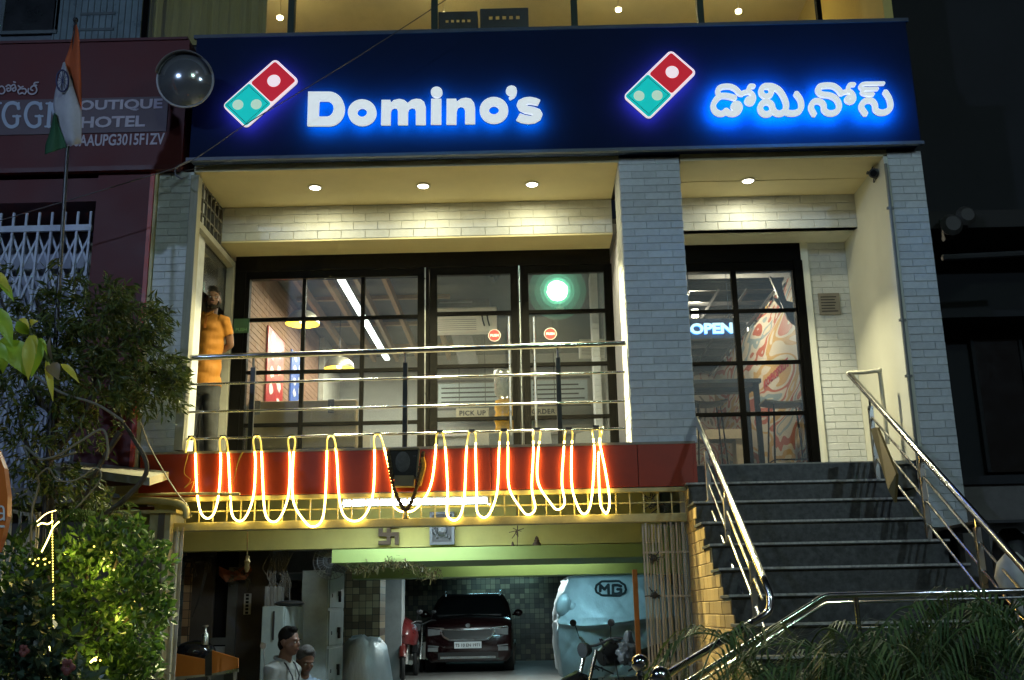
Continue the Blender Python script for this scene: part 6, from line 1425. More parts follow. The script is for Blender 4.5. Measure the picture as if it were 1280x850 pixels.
q = MB(); q.prism([(cx_ + .003, PY - .118, zc_ - .20), (cx_ + .027, PY - .118, zc_ - .20), (cx_ + .027, PY - .082, zc_ - .06), (cx_ + .003, PY - .082, zc_ - .06)], (0, .006, 0)); part('placket', q, mat('darker_orange', (.42, .13, .01), .8), so)
M_jean = mat('charcoal_jeans', (.016, .018, .022), .85, var=.25, scale=6, bump=.3, bscale=30)
tr = MB(); tr.loft([[Vector((cx_ + rx * cos(a), PY + .03 + ry * sin(a), z)) for a in [2 * pi * i / 24 for i in range(24)]] for z, rx, ry in ((zhip - .12, .165, .125), (zhip - .03, .168, .128), (zhip + .06, .155, .118))])
for s_ in (1, -1):
    hp, kn, an = legs[s_]; tr.tube(catmull([hp, kn, an + Vector((0, 0, -.02))], 5), interp([.098, .080, .072], 5), 14)
part('trousers', voxel(tr, 'trousers', .01, 3, M_jean, ORG[o_t], .014), None, o_t)
for s_ in (1, -1):
    an = legs[s_][2]; q = MB(); q.tube([an + Vector((0, .06, -.045)), an + Vector((0, -.04, -.045)), an + Vector((0, -.17, -.06))], [.042, .048, .032], 10); part('shoe', q, M_dark, o_t, smooth=True)
# ---- the two men in the garage
def garage_man(lab, px, py, Y, yaw, pitch, shirt, s, hairm, trm, grey=False, lanyard=True, lean=0.0):
    c = P(px, py, Y); zf = .006 + max(0, (Y - 10.2) / 3.3) * .44
    t = thing('person', lab, 'person', (c.x, Y, zf))
    hd, T, R = head_parts(c, yaw, pitch, s); body = MB(); body.merge(hd)
    RY_ = Matrix.Rotation(yaw, 3, 'Z'); W = lambda x, y, z: Vector((c.x, c.y, 0)) + RY_ @ Vector((x, y, 0)) + Vector((0, 0, z))
    zs = c.z - .195 * s; zhip = zf + (c.z - zf) * .53
    body.tube([T(0, .02, -.06), W(0, .05 + lean * .3, zs + .03)], [.058 * s, .068 * s], 12)
    def ell_ring(z, rx, ry, oy): return [W(rx * cos(a), oy + ry * sin(a), z) for a in [2 * pi * i / 24 for i in range(24)]]
    oy = .06 + lean
    body.loft([ell_ring(zhip - .05, .15, .11, oy), ell_ring(zhip + .2, .15, .12, oy), ell_ring(zs - .12, .175, .115, oy - lean * .4), ell_ring(zs, .15, .08, oy - lean * .6), ell_ring(zs + .05, .06, .05, oy - lean * .7)])
    arms = []
    for sx in (1, -1):
        sh_ = W(sx * .185, oy - .01, zs - .03); el = W(sx * .225, oy - .0, zs - .31); wr = W(sx * .20, oy - .20, zs - .42)
        arms.append((sh_, el)); cap_chain(body, [sh_, sh_.lerp(el, .5), el], [.050, .046, .038]); cap_chain(body, [el, el.lerp(wr, .5), wr], [.038, .034, .025])
        hand(body, wr, RY_ @ Vector((0, -.85, -.5)), RY_ @ Vector((-sx, 0, -.2)), 1.0, .6, sx)
        hp = W(sx * .085, oy, zhip); kn = W(sx * .095, oy - .02, zf + (zhip - zf) * .52); an = W(sx * .10, oy + .02, zf + .09)
        cap_chain(body, [hp, hp.lerp(kn, .5), kn], [.078, .066, .05]); cap_chain(body, [kn, kn.lerp(an, .35), an], [.05, .05, .036])
    bo = part('body', voxel(body, 'body', .010, 2, M_skin, ORG[t]), None, t)
    face_bits(t, bo, T, R, s, False)
    part('hair', voxel(hair_mesh(T, R, s, .006, .0), 'hair', .009, 1, hairm, ORG[t], .012), None, bo)
    shm = MB(); shm.loft([ell_ring(zhip - .08, .18, .145, oy), ell_ring(zhip + .05, .175, .15, oy), ell_ring(zhip + .2, .18, .15, oy), ell_ring(zs - .14, .20, .14, oy - lean * .4), ell_ring(zs - .04, .195, .11, oy - lean * .5), ell_ring(zs + .015, .14, .085, oy - lean * .6), ell_ring(zs + .055, .07, .062, oy - lean * .7)])
    for sx, (a_, b_) in zip((1, -1), arms): shm.tube([a_ + (W(0, oy, a_.z) - a_) * .25, a_, a_.lerp(b_, .5), a_.lerp(b_, .8)], [.075, .075, .074, .072], 14)
    so = part('shirt', voxel(shm, 'shirt', .011, 3, shirt, ORG[t], .028), None, t)
    q = MB()
    for sx in (-1, 1): q.prism([W(sx * .008, oy - .075 - lean * .7, zs - .005), W(sx * .07, oy - .065 - lean * .7, zs + .02), W(sx * .072, oy - .02 - lean * .7, zs + .065), W(sx * .03, oy - .07 - lean * .7, zs + .045)], RY_ @ Vector((0, .012, 0)))
    q.tube([W(.082 * cos(a), oy + .01 - lean * .7 + .072 * sin(a), zs + .052 + .022 * sin(a)) for a in [2 * pi * i / 20 for i in range(20)]], .017, 8, closed=True)
    part('collar', q, shirt, so)
    q = MB(); q.prism([W(.05, oy - .155, zs - .24), W(.13, oy - .135, zs - .24), W(.13, oy - .135, zs - .14), W(.05, oy - .155, zs - .14)], RY_ @ Vector((0, -.012, 0))); part('pocket', q, shirt, so)
    if lanyard:
        q = MB()
        for sx in (-1, 1): q.tube([W(sx * .085, oy + .0, zs + .06), W(sx * .075, oy - .10, zs + .01), W(sx * .06, oy - .165, zs - .10), W(0, oy - .178, zs - .30)], .008, 5)
        part('lanyard', q, M_dark, so)
    q = MB()
    for sx in (1, -1): q.tube(catmull([W(sx * .085, oy, zhip + .03), W(sx * .095, oy - .02, zf + (zhip - zf) * .52), W(sx * .10, oy + .02, zf + .06)], 4), interp([.105, .08, .07], 4), 12)
    part('trousers', voxel(q, 'trousers', .012, 2, trm, ORG[t]), None, t)
    for sx in (1, -1):
        q = MB(); q.tube([W(sx * .10, oy + .07, zf + .04), W(sx * .10, oy - .05, zf + .045), W(sx * .105, oy - .17, zf + .03)], [.04, .045, .03], 10); part('shoe', q, M_dark, t, smooth=True)
M_wshirt = mat('white_work_shirt', (.21, .225, .21), .8, var=.06, scale=8, bump=.3, bscale=18); M_bshirt = mat('pale_blue_shirt', (.15, .21, .28), .8, var=.1, scale=8, bump=.3, bscale=18)
M_dtr = mat('dark_trousers', (.03, .032, .04), .85); M_ghair = mat('greying_hair', (.045, .042, .040), .7, var=.5, scale=60, bump=.4)
garage_man('man in white short-sleeved shirt with a lanyard, seen in profile in the garage', 362, 803, 10.7, radians(68), radians(2), M_wshirt, 1.08, M_hair, M_dtr, lean=.02)
garage_man('man in pale blue shirt looking down beside the white-shirted man', 382, 826, 11.0, radians(35), radians(24), M_bshirt, 1.06, M_ghair, M_dtr, lean=.05)
# ================================================================== STREET LAMPS (behind the camera; they show in the round mirror)
def street_lamp(x, y, h, aim, energy, lab, colr, disc=False):
    t = thing('street_lamp', lab, 'street lamp', (x, y, 0), 'street lamps across the road')
    q = MB(); q.tube([(x, y, 0), (x, y, h * .6), (x, y, h)], [.09, .07, .05], 12); part('pole', q, mat('galvanised_pole', (.3, .3, .3), .5, .8), t, smooth=True)
    d = Vector((aim[0] - x, aim[1] - y, 0)).normalized(); e = Vector((x, y, h)) + d * 1.1 + Vector((0, 0, .12))
    q = MB(); q.tube([(x, y, h - .05), Vector((x, y, h)) + d * .5 + Vector((0, 0, .08)), e], .035, 8); part('arm', q, M_brushed, t, smooth=True)
    q = MB(); q.bar(e - d * .05, e + d * .55, .24, .07); part('lamp_head', q, M_dark, t, bev=.01)
    if not disc: q = MB(); q.bar(e + d * .02 - Vector((0, 0, .042)), e + d * .5 - Vector((0, 0, .042)), .2, .012); part('lens', q, emit('street_lamp_glow', (.8, .9, 1.0), 60), t)
    if disc:
        f0 = e + d * .6; ad = (Vector((aim[0], 11.5, 5.5)) - f0).normalized(); q = MB(); q.lathe([(.26, .0), (.25, .03), (.02, .035)], f0, ad, 28); part('flood_lens', q, emit('flood_glow', (.76, 1.0, .88), 130), t, smooth=True)
        
        for r0_, r1_, e_ in ((.262, .34, 12), (.341, .44, 5), (.441, .58, 2.2), (.581, .74, .9)): q = MB(); q.lathe([(r0_, .0), (r1_, .02 * r1_)], f0, ad, 30, cap=False); part('reflector_ring', q, emit('reflector_glow', (.25, 1.0, .60), e_), t)  # glowing rings added so the lamp's reflection carries a green glare halo
        q = MB(); q.lathe([(.1, -.2), (.74, -.04), (.76, .012)], f0, ad, 28, cap=False); part('flood_housing', q, M_dark, t, smooth=True)
    pos = e + d * .25 - Vector((0, 0, .09)); a = Vector(aim) - pos
    lamp('lamp_beam', 'SPOT', pos, energy, colr, t, .16, a.to_track_quat('-Z', 'Y').to_euler(), 120, .6)
street_lamp(-8.5, -3, 9.0, (-3.2, 10, 4.0), 1800, 'street lamp on a galvanised pole across the road, on the hotel side', (.46, .64, 1.0))
street_lamp(7.5, -3.5, 8.0, (3.5, 10, 3.0), 1050, 'street lamp on a galvanised pole across the road, on the stairs side', (.60, .84, 1.0))
street_lamp(.98, -4.1, 9.42, (.9, 10, 3.5), 220, 'street lamp across the road opposite the shop doors, reflected in their glass', (.70, .92, 1.0), True)
# ================================================================== HOTEL NEXT DOOR
ht = thing('hotel_building', 'maroon hotel front with lettered fascia on the left of the shop', 'building', (-6.4, 11, 0))
HY = 9.9
zf0, zf1 = P(150, 208, HY).z, P(150, 52, HY).z; fxr = P(236, 120, HY).x
q = MB(); q.box(-12, fxr - .03, HY, 10.3, zf0, zf1); hf = part('fascia', q, M_maroon, ht)
q = MB(); q.box(-12, fxr - .03, HY - .02, HY + .05, zf0 - .05, zf0); q.box(-12, P(165, 52, HY).x + .6, HY - .02, HY + .05, zf1, zf1 + .03); part('fascia_trim', q, mat('dark_red_trim', (.07, .01, .012), .5), hf)
a = P(-80, 122, HY); c = P(208, 165, HY); q = MB(); q.box(a.x, c.x, HY - .012, HY - .0005, P(150, 166, HY).z, P(150, 122.5, HY).z); pn = part('sign_panel', q, mat('mauve_sign_panel', (.085, .055, .070), .5, var=.05), hf)
M_htext = mat('pale_blue_lettering', (.36, .42, .55), .5, var=.05, bump=0); M_htext2 = mat('pale_mauve_lettering', (.42, .38, .45), .5, var=.05, bump=0)
def sign_text(txt, px0, px1, pyb, pyt, m, bold, parent, d=.012):
    o = P(px0, pyb, HY); e = P(px1, pyb, HY); hgt = (P(px0, pyt, HY).z - o.z)
    q = text_mb(txt, (0, 0, 0), (1, 0, 0), (0, 0, 1), 1.0, .004, 'LEFT', bold)
    x0 = min(v[0] for v in q.v); x1 = max(v[0] for v in q.v); z0 = min(v[2] for v in q.v); z1 = max(v[2] for v in q.v)
    q.v = [(o.x + (v[0] - x0) / (x1 - x0) * (e.x - o.x), HY - d - .002 + v[1] , o.z + (v[2] - z0) / (z1 - z0) * hgt) for v in q.v]
    return part('lettering', q, m, parent)
sign_text('B', 76, 99, 143, 124.5, M_htext2, .03, pn)
sign_text('OUTIQUE', 99, 203, 141, 126.5, M_htext2, .03, pn); sign_text('HOTEL', 101, 181.5, 161, 147, M_htext2, .03, pn)
sign_text('06AAUPG3015F1ZV', 85, 205, 183.5, 169, M_htext2, .018, hf, .0005)
# serif letters Y G G drawn with strokes
def hs(a_, b_, d): p = P(a_ / 9.44, 90 + b_ / 9.44, HY); return Vector((p.x, HY - .014 - d, p.z))
q = MB(); G = [([(230, 440), (215, 395), (160, 372), (95, 395), (55, 470), (52, 550), (90, 630), (150, 655), (205, 630), (215, 585), (212, 530)], 20), ([(165, 530), (250, 530)], 12), ([(232, 372), (232, 450)], 9)]
for dx in (0, 262):
    for pts, w in G: stroke(q, [(x + dx, y) for x, y in pts], w, .004, hs)
for pts, w in (([(-50, 375), (20, 375)], 12), ([(-10, 375), (-45, 520), (-45, 650)], 20), ([(555, 380), (640, 380)], 10), ([(600, 380), (580, 650)], 22), ([(540, 652), (640, 652)], 10), ([(610, 385), (700, 650)], 20)): stroke(q, pts, w, .004, hs)
part('lettering', q, M_htext, pn)
# small Telugu word
q = MB(); TL = [[(0, 190), (30, 175), (55, 195), (65, 235), (40, 265), (0, 262)], [(80, 180), (110, 160), (135, 185), (130, 225), (100, 235), (90, 205), (115, 200)], [(140, 175), (175, 155), (190, 180), (195, 215), (170, 235), (155, 210), (175, 195)], [(190, 130), (170, 125)], [(225, 170), (250, 190), (280, 180)], [(250, 205), (220, 230), (235, 268), (270, 255), (300, 268), (320, 235), (300, 205), (265, 210)], [(345, 205), (340, 245), (370, 268), (410, 265), (440, 235), (435, 190), (410, 170), (380, 185), (370, 215), (395, 225)], [(460, 130), (420, 135), (410, 160), (440, 165)]]
for s_ in TL: stroke(q, s_, 8, .003, hs, k=4)
part('lettering', q, M_htext2, hf)
# maroon column with a red edge strip
x0 = P(116, 300, 9.96).x; x1 = P(196, 230, 9.96).x
q = MB(); q.box(x0, -3.80, 9.96, 10.4, 2.9, zf0 - .05); part('column', q, M_maroon, ht)
q = MB(); q.box(-3.798, -3.755, 9.95, 10.3, 2.9, 6.12); part('edge_strip', q, mat('red_edge_strip', (.40, .045, .02), .45, stain=.2), ht)
q = MB(); q.box(-3.752, -3.722, 9.965, 10.3, 2.9, 6.1); part('cream_strip', q, M_cream_metal, ht)
q = MB(); q.box(-12, x0 - .0, 10.9, 11.0, 2.8, 6.2); part('porch_wall', q, mat('bluish_porch_wall', (.30, .33, .42), .5, var=.25, scale=1.5), ht)
q = MB(); q.box(-12, x0, 10.0, 10.9, 2.7, 2.85); part('porch_floor', q, M_concrete, ht)
q = MB(); q.box(-12, x0, 10.0, 10.9, P(60, 262, 10.2).z, P(60, 250, 10.2).z + .15); part('porch_lintel', q, M_maroon, ht)
q = MB(); q.box(-12, -3.72, 10.3, 10.5, 0, 2.7); part('lower_wall', q, mat('dark_lower_wall', (.06, .055, .05), .7, stain=.3), ht)
# upper storey
q = MB(); q.box(-12, -4.25, 10.4, 10.6, zf1, 11); part('upper_wall', q, mat('dark_blue_grey_wall', (.10, .12, .15), .7, stain=.2), ht)
for px0, px1, py1, nm in ((8, 73, 42, 'window'), (73, 176, 49, 'shutter')):
    a = P(px0, -20, 10.4); c = P(px1, py1, 10.4)
    q = MB(); q.box(a.x, c.x, 10.37, 10.40, c.z, 9.2); w = part(nm, q, mat('black_window' if nm == 'window' else 'grey_shutter', (.01, .012, .014) if nm == 'window' else (.14, .19, .22), .3, stain=.3), ht)
    q = MB()
    if nm == 'window': q.box(a.x, c.x, 10.35, 10.37, c.z - .02, c.z + .02); q.box(a.x, a.x + .04, 10.352, 10.37, c.z, 9.2)
    else:
        for i in range(14): q.box(a.x + .02 + (c.x - a.x) * i / 14, a.x + .028 + (c.x - a.x) * i / 14, 10.362, 10.37, c.z, 9.2)
        for i in range(3): q.box(a.x + .3, c.x - .3, 10.36, 10.37, c.z + .1 + .2 * i, c.z + .13 + .2 * i)
    part('frame', q, mat('slate_frame', (.07, .09, .10), .5), w)
# collapsible security grille
M_sg = mat('blue_grey_grille_paint', (.50, .56, .70), .45, stain=.25)
sg = thing('security_grille', 'pale blue-grey collapsible grille across the hotel window', 'grille', (-4.9, 10.15, 2.86))
zt_ = P(60, 266, 10.15).z; zm = P(60, 286, 10.15).z; xr = P(114, 300, 10.15).x
q = MB(); q.box(-6.6, xr, 10.12, 10.16, zm - .035, zm + .03); part('cross_rail', q, M_sg, sg)
i = 0; x = xr - .02; bars = []
while x > -6.6:
    q = MB(); q.box(x - .011, x + .011, 10.13, 10.15, 2.86, zt_); part('bar', q, M_sg, sg); bars.append(x); x -= .135
for xa_, xb_ in zip(bars, bars[1:]):
    for zc in (zm - .24, zm - .60, zm - .96, zm - 1.32, zm - 1.68, zm - 2.04, zm - 2.36):
        q = MB(); q.bar((xa_, 10.16, zc + .17), (xb_, 10.16, zc - .17), .022, .006, (0, 1, 0)); q.bar((xa_, 10.168, zc - .17), (xb_, 10.168, zc + .17), .022, .006, (0, 1, 0)); part('scissor_bar', q, M_sg, sg)
# metal awning
q = MB(); q.prism([P(62, 581, 9.6), P(187, 597, 9.4), P(187, 607, 9.4), P(62, 592, 9.6)], (0, .5, .12)); solo('awning', q, mat('pale_awning', (.28, .27, .21), .5, stain=.25), 'pale metal awning slab sticking out behind the twisted stems', 'awning')
# ================================================================== FLAG, MIRROR, CABLE
FY = 8.6
ft = thing('flag', 'saffron, white and green flag with a blue wheel hanging on a dark pole', 'flag', (P(60, 800, FY).x, FY, 0))
tp_ = P(94.5, 25, FY); bt_ = P(75, 335, FY); dn = (bt_ - tp_) / (tp_.z - bt_.z)
q = MB(); q.tube([tp_, bt_, tp_ + dn * (tp_.z - 0.0)], [.014, .018, .024], 10); q.ell(tp_, .025, 10, 7); part('pole', q, mat('dark_flag_pole', (.05, .05, .055), .3, .6), ft, smooth=True)
def cloth(L, R, m, amp, ph, n=14, c=12):
    Lp = catmull([Vector((*a_, 0)) for a_ in L], 6); Rp = catmull([Vector((*a_, 0)) for a_ in R], 6)
    pick = lambda ar, t_: ar[int(t_ * (len(ar) - 1))].lerp(ar[min(len(ar) - 1, int(t_ * (len(ar) - 1)) + 1)], t_ * (len(ar) - 1) % 1)
    q = MB()
    for j in range(n + 1):
        a_ = pick(Lp, j / n); b_ = pick(Rp, j / n)
        for i in range(c + 1): p = a_.lerp(b_, i / c); q.v.append(tuple(P(p.x, p.y, FY - .02 + amp * sin(i / c * 5 + ph + j * .12) - .03 * i / c)))
    q.f = [(j * (c + 1) + i, j * (c + 1) + i + 1, (j + 1) * (c + 1) + i + 1, (j + 1) * (c + 1) + i) for j in range(n) for i in range(c)]
    return q
def cpart(q, m, nm):
    o = part(nm, q, m, ft, smooth=True); sd = o.modifiers.new('thick', 'SOLIDIFY'); sd.thickness = .002; return o
cpart(cloth([(94, 32), (87, 60), (81, 79), (88, 97), (99, 130)], [(95.5, 30), (99, 45), (101, 90), (102, 115), (102, 137)], None, .03, 0), mat('saffron_cloth', (.40, .08, .02), .8, bump=.1), 'saffron_stripe')
wo = cpart(cloth([(79, 78), (73, 98), (67.5, 122), (68, 141), (83, 183)], [(81, 77), (88, 97), (99, 130), (102, 140), (101.5, 179)], None, .035, 1), mat('white_cloth', (.42, .42, .46), .8, bump=.1), 'white_stripe')
cpart(cloth([(67, 141), (62, 165), (57, 180), (56, 193)], [(68.5, 141), (74, 158), (80, 174), (83, 184)], None, .03, 2), mat('green_cloth', (.02, .09, .04), .8, bump=.1), 'green_stripe')
q = MB(); pw = []
for i in range(27):
    a_ = 2 * pi * i / 26; pw.append(P(78 + 7.5 * cos(a_), 101 + 13.5 * sin(a_), FY - .085))
q.tube(pw, .008, 5)
for i in range(12): a_ = 2 * pi * i / 12; q.tube([P(78, 101, FY - .085), P(78 + 7 * cos(a_), 101 + 12.5 * sin(a_), FY - .085)], .0025, 4)
part('wheel_emblem', q, mat('navy_ink', (.02, .025, .09), .7), wo)
# convex mirror
MY = 9.45; p = P(231.5, 100, MY); R = P(266, 100, MY).x - p.x
t = thing('convex_mirror', 'round convex traffic mirror at the left end of the navy fascia', 'mirror', p)
ax = Vector((.05, -1, -.18)).normalized()
q = MB(); Rc = R * 1.35; q.lathe([(Rc * sin(radians(a_)), Rc * cos(radians(a_)) - Rc * cos(radians(47.5))) for a_ in [47.5 - 47.5 * i / 14 for i in range(15)]], p, ax, 44, cap=False); part('dome', q, mat('mirror_chrome', (.40, .42, .45), .13, .8, var=.15, scale=2.5, bump=0), t, smooth=True)
q = MB(); q.tube([p + ax.orthogonal().normalized() * R * cos(2 * pi * i / 44) + ax.cross(ax.orthogonal().normalized()) * R * sin(2 * pi * i / 44) for i in range(44)], .011, 8, closed=True); part('rim', q, mat('grey_rim', (.30, .30, .32), .4), t, smooth=True)
q = MB(); e1 = Vector((1, 0, 0)); e1 = (e1 - ax * e1.dot(ax)).normalized(); e2 = e1.cross(ax); e2 = e2 if e2.z > 0 else -e2
n = 22; q.v = [tuple(p + (e1 * cos(a_) + e2 * sin(a_)) * R * 1.01 + ax * d) for d in (0, .09) for a_ in [radians(12 + 156 * i / n) for i in range(n + 1)]]; q.f = [(i, i + 1, n + 2 + i, n + 1 + i) for i in range(n)]
o = part('hood', q, mat('grey_hood', (.16, .15, .15), .5), t, smooth=True); sd = o.modifiers.new('thick', 'SOLIDIFY'); sd.thickness = .006
q = MB(); q.lathe([(R * .98, 0), (R * .8, -.05), (.05, -.06)], p, ax, 30); q.tube([p - ax * .05, (p.x + .05, 9.86, p.z)], .02, 8); part('back', q, M_dark, t, smooth=True)
q = MB(); q.tube(catmull([P(*a_, 9.35) for a_ in ((590, -22), (494, 41), (393, 104), (341, 135), (300, 160), (235, 203), (166, 226), (43, 263), (-40, 288))], 6), .0055, 6); solo('overhead_cable', q, mat('black_cable', (.03, .03, .032), .5), 'thin black cable sagging diagonally across the navy fascia', 'cable', smooth=True)
q = MB(); q.tube(catmull([P(*a_, 9.5) for a_ in ((176, 528), (186, 556), (205, 590), (222, 617), (235, 632))], 5), .006, 6); solo('drop_wire', q, mat('pale_wire', (.35, .32, .24), .5), 'pale thin wire dropping to the end of the pipe over the gate pillar', 'wire', smooth=True)
q = MB(); q.tube(catmull([P(*a_, 9.75) for a_ in ((238, 200), (222, 208), (219, 217), (226, 223), (231, 222))], 5), .008, 6); q.tube([P(262, 206, 9.75), P(226, 215, 9.75)], .004, 5); solo('loose_cable', q, M_dark, 'loose black cable end dangling at the top of the left brick pillar', 'cable', smooth=True)
# ================================================================== DARK BUILDING ON THE RIGHT
db = thing('dark_building', 'unlit dark building with ledges to the right of the stairs', 'building', (7, 10.8, 0))
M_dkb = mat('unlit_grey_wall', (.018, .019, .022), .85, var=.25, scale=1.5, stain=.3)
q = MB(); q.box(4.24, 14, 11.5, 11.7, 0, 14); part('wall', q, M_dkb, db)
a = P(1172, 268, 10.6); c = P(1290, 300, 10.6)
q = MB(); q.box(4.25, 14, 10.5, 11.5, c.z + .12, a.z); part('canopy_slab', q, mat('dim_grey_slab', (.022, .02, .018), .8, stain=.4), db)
q = MB(); q.tube([P(1178, 322, 10.45), P(1300, 316, 10.45)], .035, 8); part('pipe', q, mat('dull_pipe', (.025, .025, .025), .6), db)
q = MB(); q.lathe([(.10, 0), (.12, .05), (.08, .10)], P(1187, 283, 10.4), (0, -1, 0), 14); q.lathe([(.09, 0), (.11, .05), (.07, .10)], P(1205, 272, 10.4), (0, -1, 0), 14); q.bar(P(1178, 275, 10.5), P(1185, 300, 10.5), .08); part('old_fitting', q, mat('dull_fitting', (.05, .045, .04), .6), db)
q = MB(); q.box(4.25, 14, 10.9, 11.5, P(1230, 396, 10.9).z, P(1230, 388, 10.9).z); part('ledge', q, M_dkb, db)
a = P(1215, 420, 11.45); c = P(1262, 590, 11.45)
for dx in (0, .62, 1.24):
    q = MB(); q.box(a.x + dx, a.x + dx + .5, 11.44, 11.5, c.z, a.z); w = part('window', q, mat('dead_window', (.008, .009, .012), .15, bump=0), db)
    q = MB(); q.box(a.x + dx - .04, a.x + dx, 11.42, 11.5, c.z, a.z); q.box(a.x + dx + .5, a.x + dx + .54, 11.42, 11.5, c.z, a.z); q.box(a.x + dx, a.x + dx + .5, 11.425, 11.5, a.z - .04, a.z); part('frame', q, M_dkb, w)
q = MB(); q.box(4.25, 14, 10.3, 10.5, 0, P(1240, 604, 10.4).z); part('yard_wall', q, mat('grey_yard_wall', (.14, .13, .12), .85, stain=.4), db)
q = MB(); q.box(4.26, 14, 10.26, 10.5, P(1240, 607, 10.4).z, P(1240, 600, 10.4).z + .03); part('coping', q, M_dkb, db)
# things tucked beside the right-hand railing
t = thing('folding_board', 'narrow ochre board leaning on the wall behind the stair railing', 'board', (P(1100, 600, 9.2).x, 9.3, 1.8))
q = MB(); q.prism([P(1088, 536, 9.35), P(1096, 534, 9.35), P(1120, 592, 8.95), P(1118, 628, 8.95), P(1110, 612, 8.95)], (.03, .02, 0)); part('board', q, mat('ochre_board', (.13, .09, .025), .6), t)
t = thing('side_table', 'dark square table with loose cloth beyond the stair railing', 'table', (4.0, 8.6, 0))
zt_ = P(1150, 656, 8.8).z
q = MB(); q.box(3.6, 4.75, 8.4, 9.5, zt_ - .03, zt_); part('table_top', q, M_dark, t, bev=.005)
for x in (3.66, 4.69):
    for y in (8.46, 9.44): q = MB(); q.box(x - .025, x + .025, y - .025, y + .025, 0, zt_ - .031); part('leg', q, M_dark, t)
q = MB(); rnd = random.Random(6)
rings = []
for z, r in ((zt_ - .95, .22), (zt_ - .7, .26), (zt_ - .45, .20), (zt_ - .12, .12), (zt_ - .05, .05)): rings.append([Vector((4.0 + r * cos(a_) * (1 + .3 * noise.noise(Vector((cos(a_) * 2, sin(a_) * 2, z * 3)))), 8.75 + r * sin(a_), z)) for a_ in [2 * pi * i / 16 for i in range(16)]])
q.loft(rings); solo('covered_machine', q, mat('black_tarp', (.015, .015, .016), .5, bump=.5, bscale=12), 'black bundled shape under the dark table beside the stairs', 'machine', smooth=True)
p = P(1158, 692, 9.6); q = MB(); q.box(p.x - .14, p.x + .13, 9.6, 9.9, p.z - .13, p.z + .10); solo('teal_box', q, mat('teal_box_paint', (.08, .13, .14), .5), 'small pale teal box under the dark table by the stairs', 'box', bev=.008)
p = P(1267, 712, 7.6); q = MB(); rg = []
for z, r in ((-.16, .10), (-.05, .14), (.05, .11), (.12, .04)): rg.append([p + Vector((r * cos(a_), r * sin(a_) * .7, z)) for a_ in [2 * pi * i / 14 for i in range(14)]])
q.loft(rg); q.tube([(p.x, p.y, 0), (p.x, p.y, p.z - .15)], .03, 8); solo('white_planter_lamp', q, mat('pale_shade', (.55, .54, .48), .5), 'small pale fluted lantern at the foot of the right stair railing', 'lantern', smooth=True)
# ================================================================== PLANTS
import numpy as np
def leaf_cloud(n, clumps, size, aspect, rs, droop=.2, fold=.25, up=.35, dens=2.2, mask=None):
    """diamond leaves folded on the midrib, gathered in clumps [(centre, radius)]"""
    rnd = np.random.RandomState(rs); V = []; Fc = []
    w = np.array([c[1] ** dens for c in clumps]); w /= w.sum()
    k = 0
    for ci in rnd.choice(len(clumps), n, p=w):
        c, r = clumps[ci]; d = rnd.normal(size=3); d /= np.linalg.norm(d); rad = r * (rnd.random_sample() ** .55)
        p = np.array(c) + d * rad * np.array((1, .8, .85))
        if mask is not None and not mask(p): continue
        ax = d * .7 + rnd.normal(size=3) * .6 + np.array((0, 0, up - droop)); ax /= np.linalg.norm(ax)
        s = np.cross(ax, rnd.normal(size=3)); s /= np.linalg.norm(s); nn = np.cross(s, ax)
        L = size * rnd.uniform(.6, 1.35); W = L * aspect
        m = p + ax * L * .5
        V += [tuple(p), tuple(m + s * W * .5 + nn * W * fold), tuple(p + ax * L), tuple(m - s * W * .5 + nn * W * fold)]
        Fc += [(k, k + 1, k + 2), (k, k + 2, k + 3)]; k += 4
    q = MB(); q.v = V; q.f = Fc; return q
def raw(name, q, m, parent, kind=None):
    o_ = ORG[parent]; me = bpy.data.meshes.new(name); me.from_pydata([(x - o_.x, y - o_.y, z - o_.z) for x, y, z in q.v], [], q.f); me.update(); me.materials.append(m)
    o = bpy.data.objects.new(name, me); COL.objects.link(o); o.parent = parent; ORG[o] = o_; return tag(o, None, None, None, kind)
def sprig_cloud(twigs, rs, leaf, asp, per, spread=.05):
    rnd = np.random.RandomState(rs); V = []; Fc = []; k = 0
    for tw in twigs:
        for _ in range(per):
            t_ = rnd.random_sample() ** .7; i = min(len(tw) - 2, int(t_ * (len(tw) - 1))); a_ = np.array(tw[i]); b_ = np.array(tw[i + 1]); p = a_ + (b_ - a_) * rnd.random_sample()
            dr = (b_ - a_); dr = dr / (np.linalg.norm(dr) + 1e-6); ax = dr * .8 + rnd.normal(size=3) * .55 + np.array((0, 0, -.25)); ax /= np.linalg.norm(ax)
            s = np.cross(ax, rnd.normal(size=3)); s /= np.linalg.norm(s) + 1e-6; nn = np.cross(s, ax); L = leaf * rnd.uniform(.6, 1.3); W = L * asp; p = p + rnd.normal(size=3) * spread * .4; m = p + ax * L * .45
            V += [tuple(p), tuple(m + s * W * .5 + nn * W * .2), tuple(p + ax * L), tuple(m - s * W * .5 + nn * W * .2)]; Fc += [(k, k + 1, k + 2), (k, k + 2, k + 3)]; k += 4
    q = MB(); q.v = V; q.f = Fc; return q
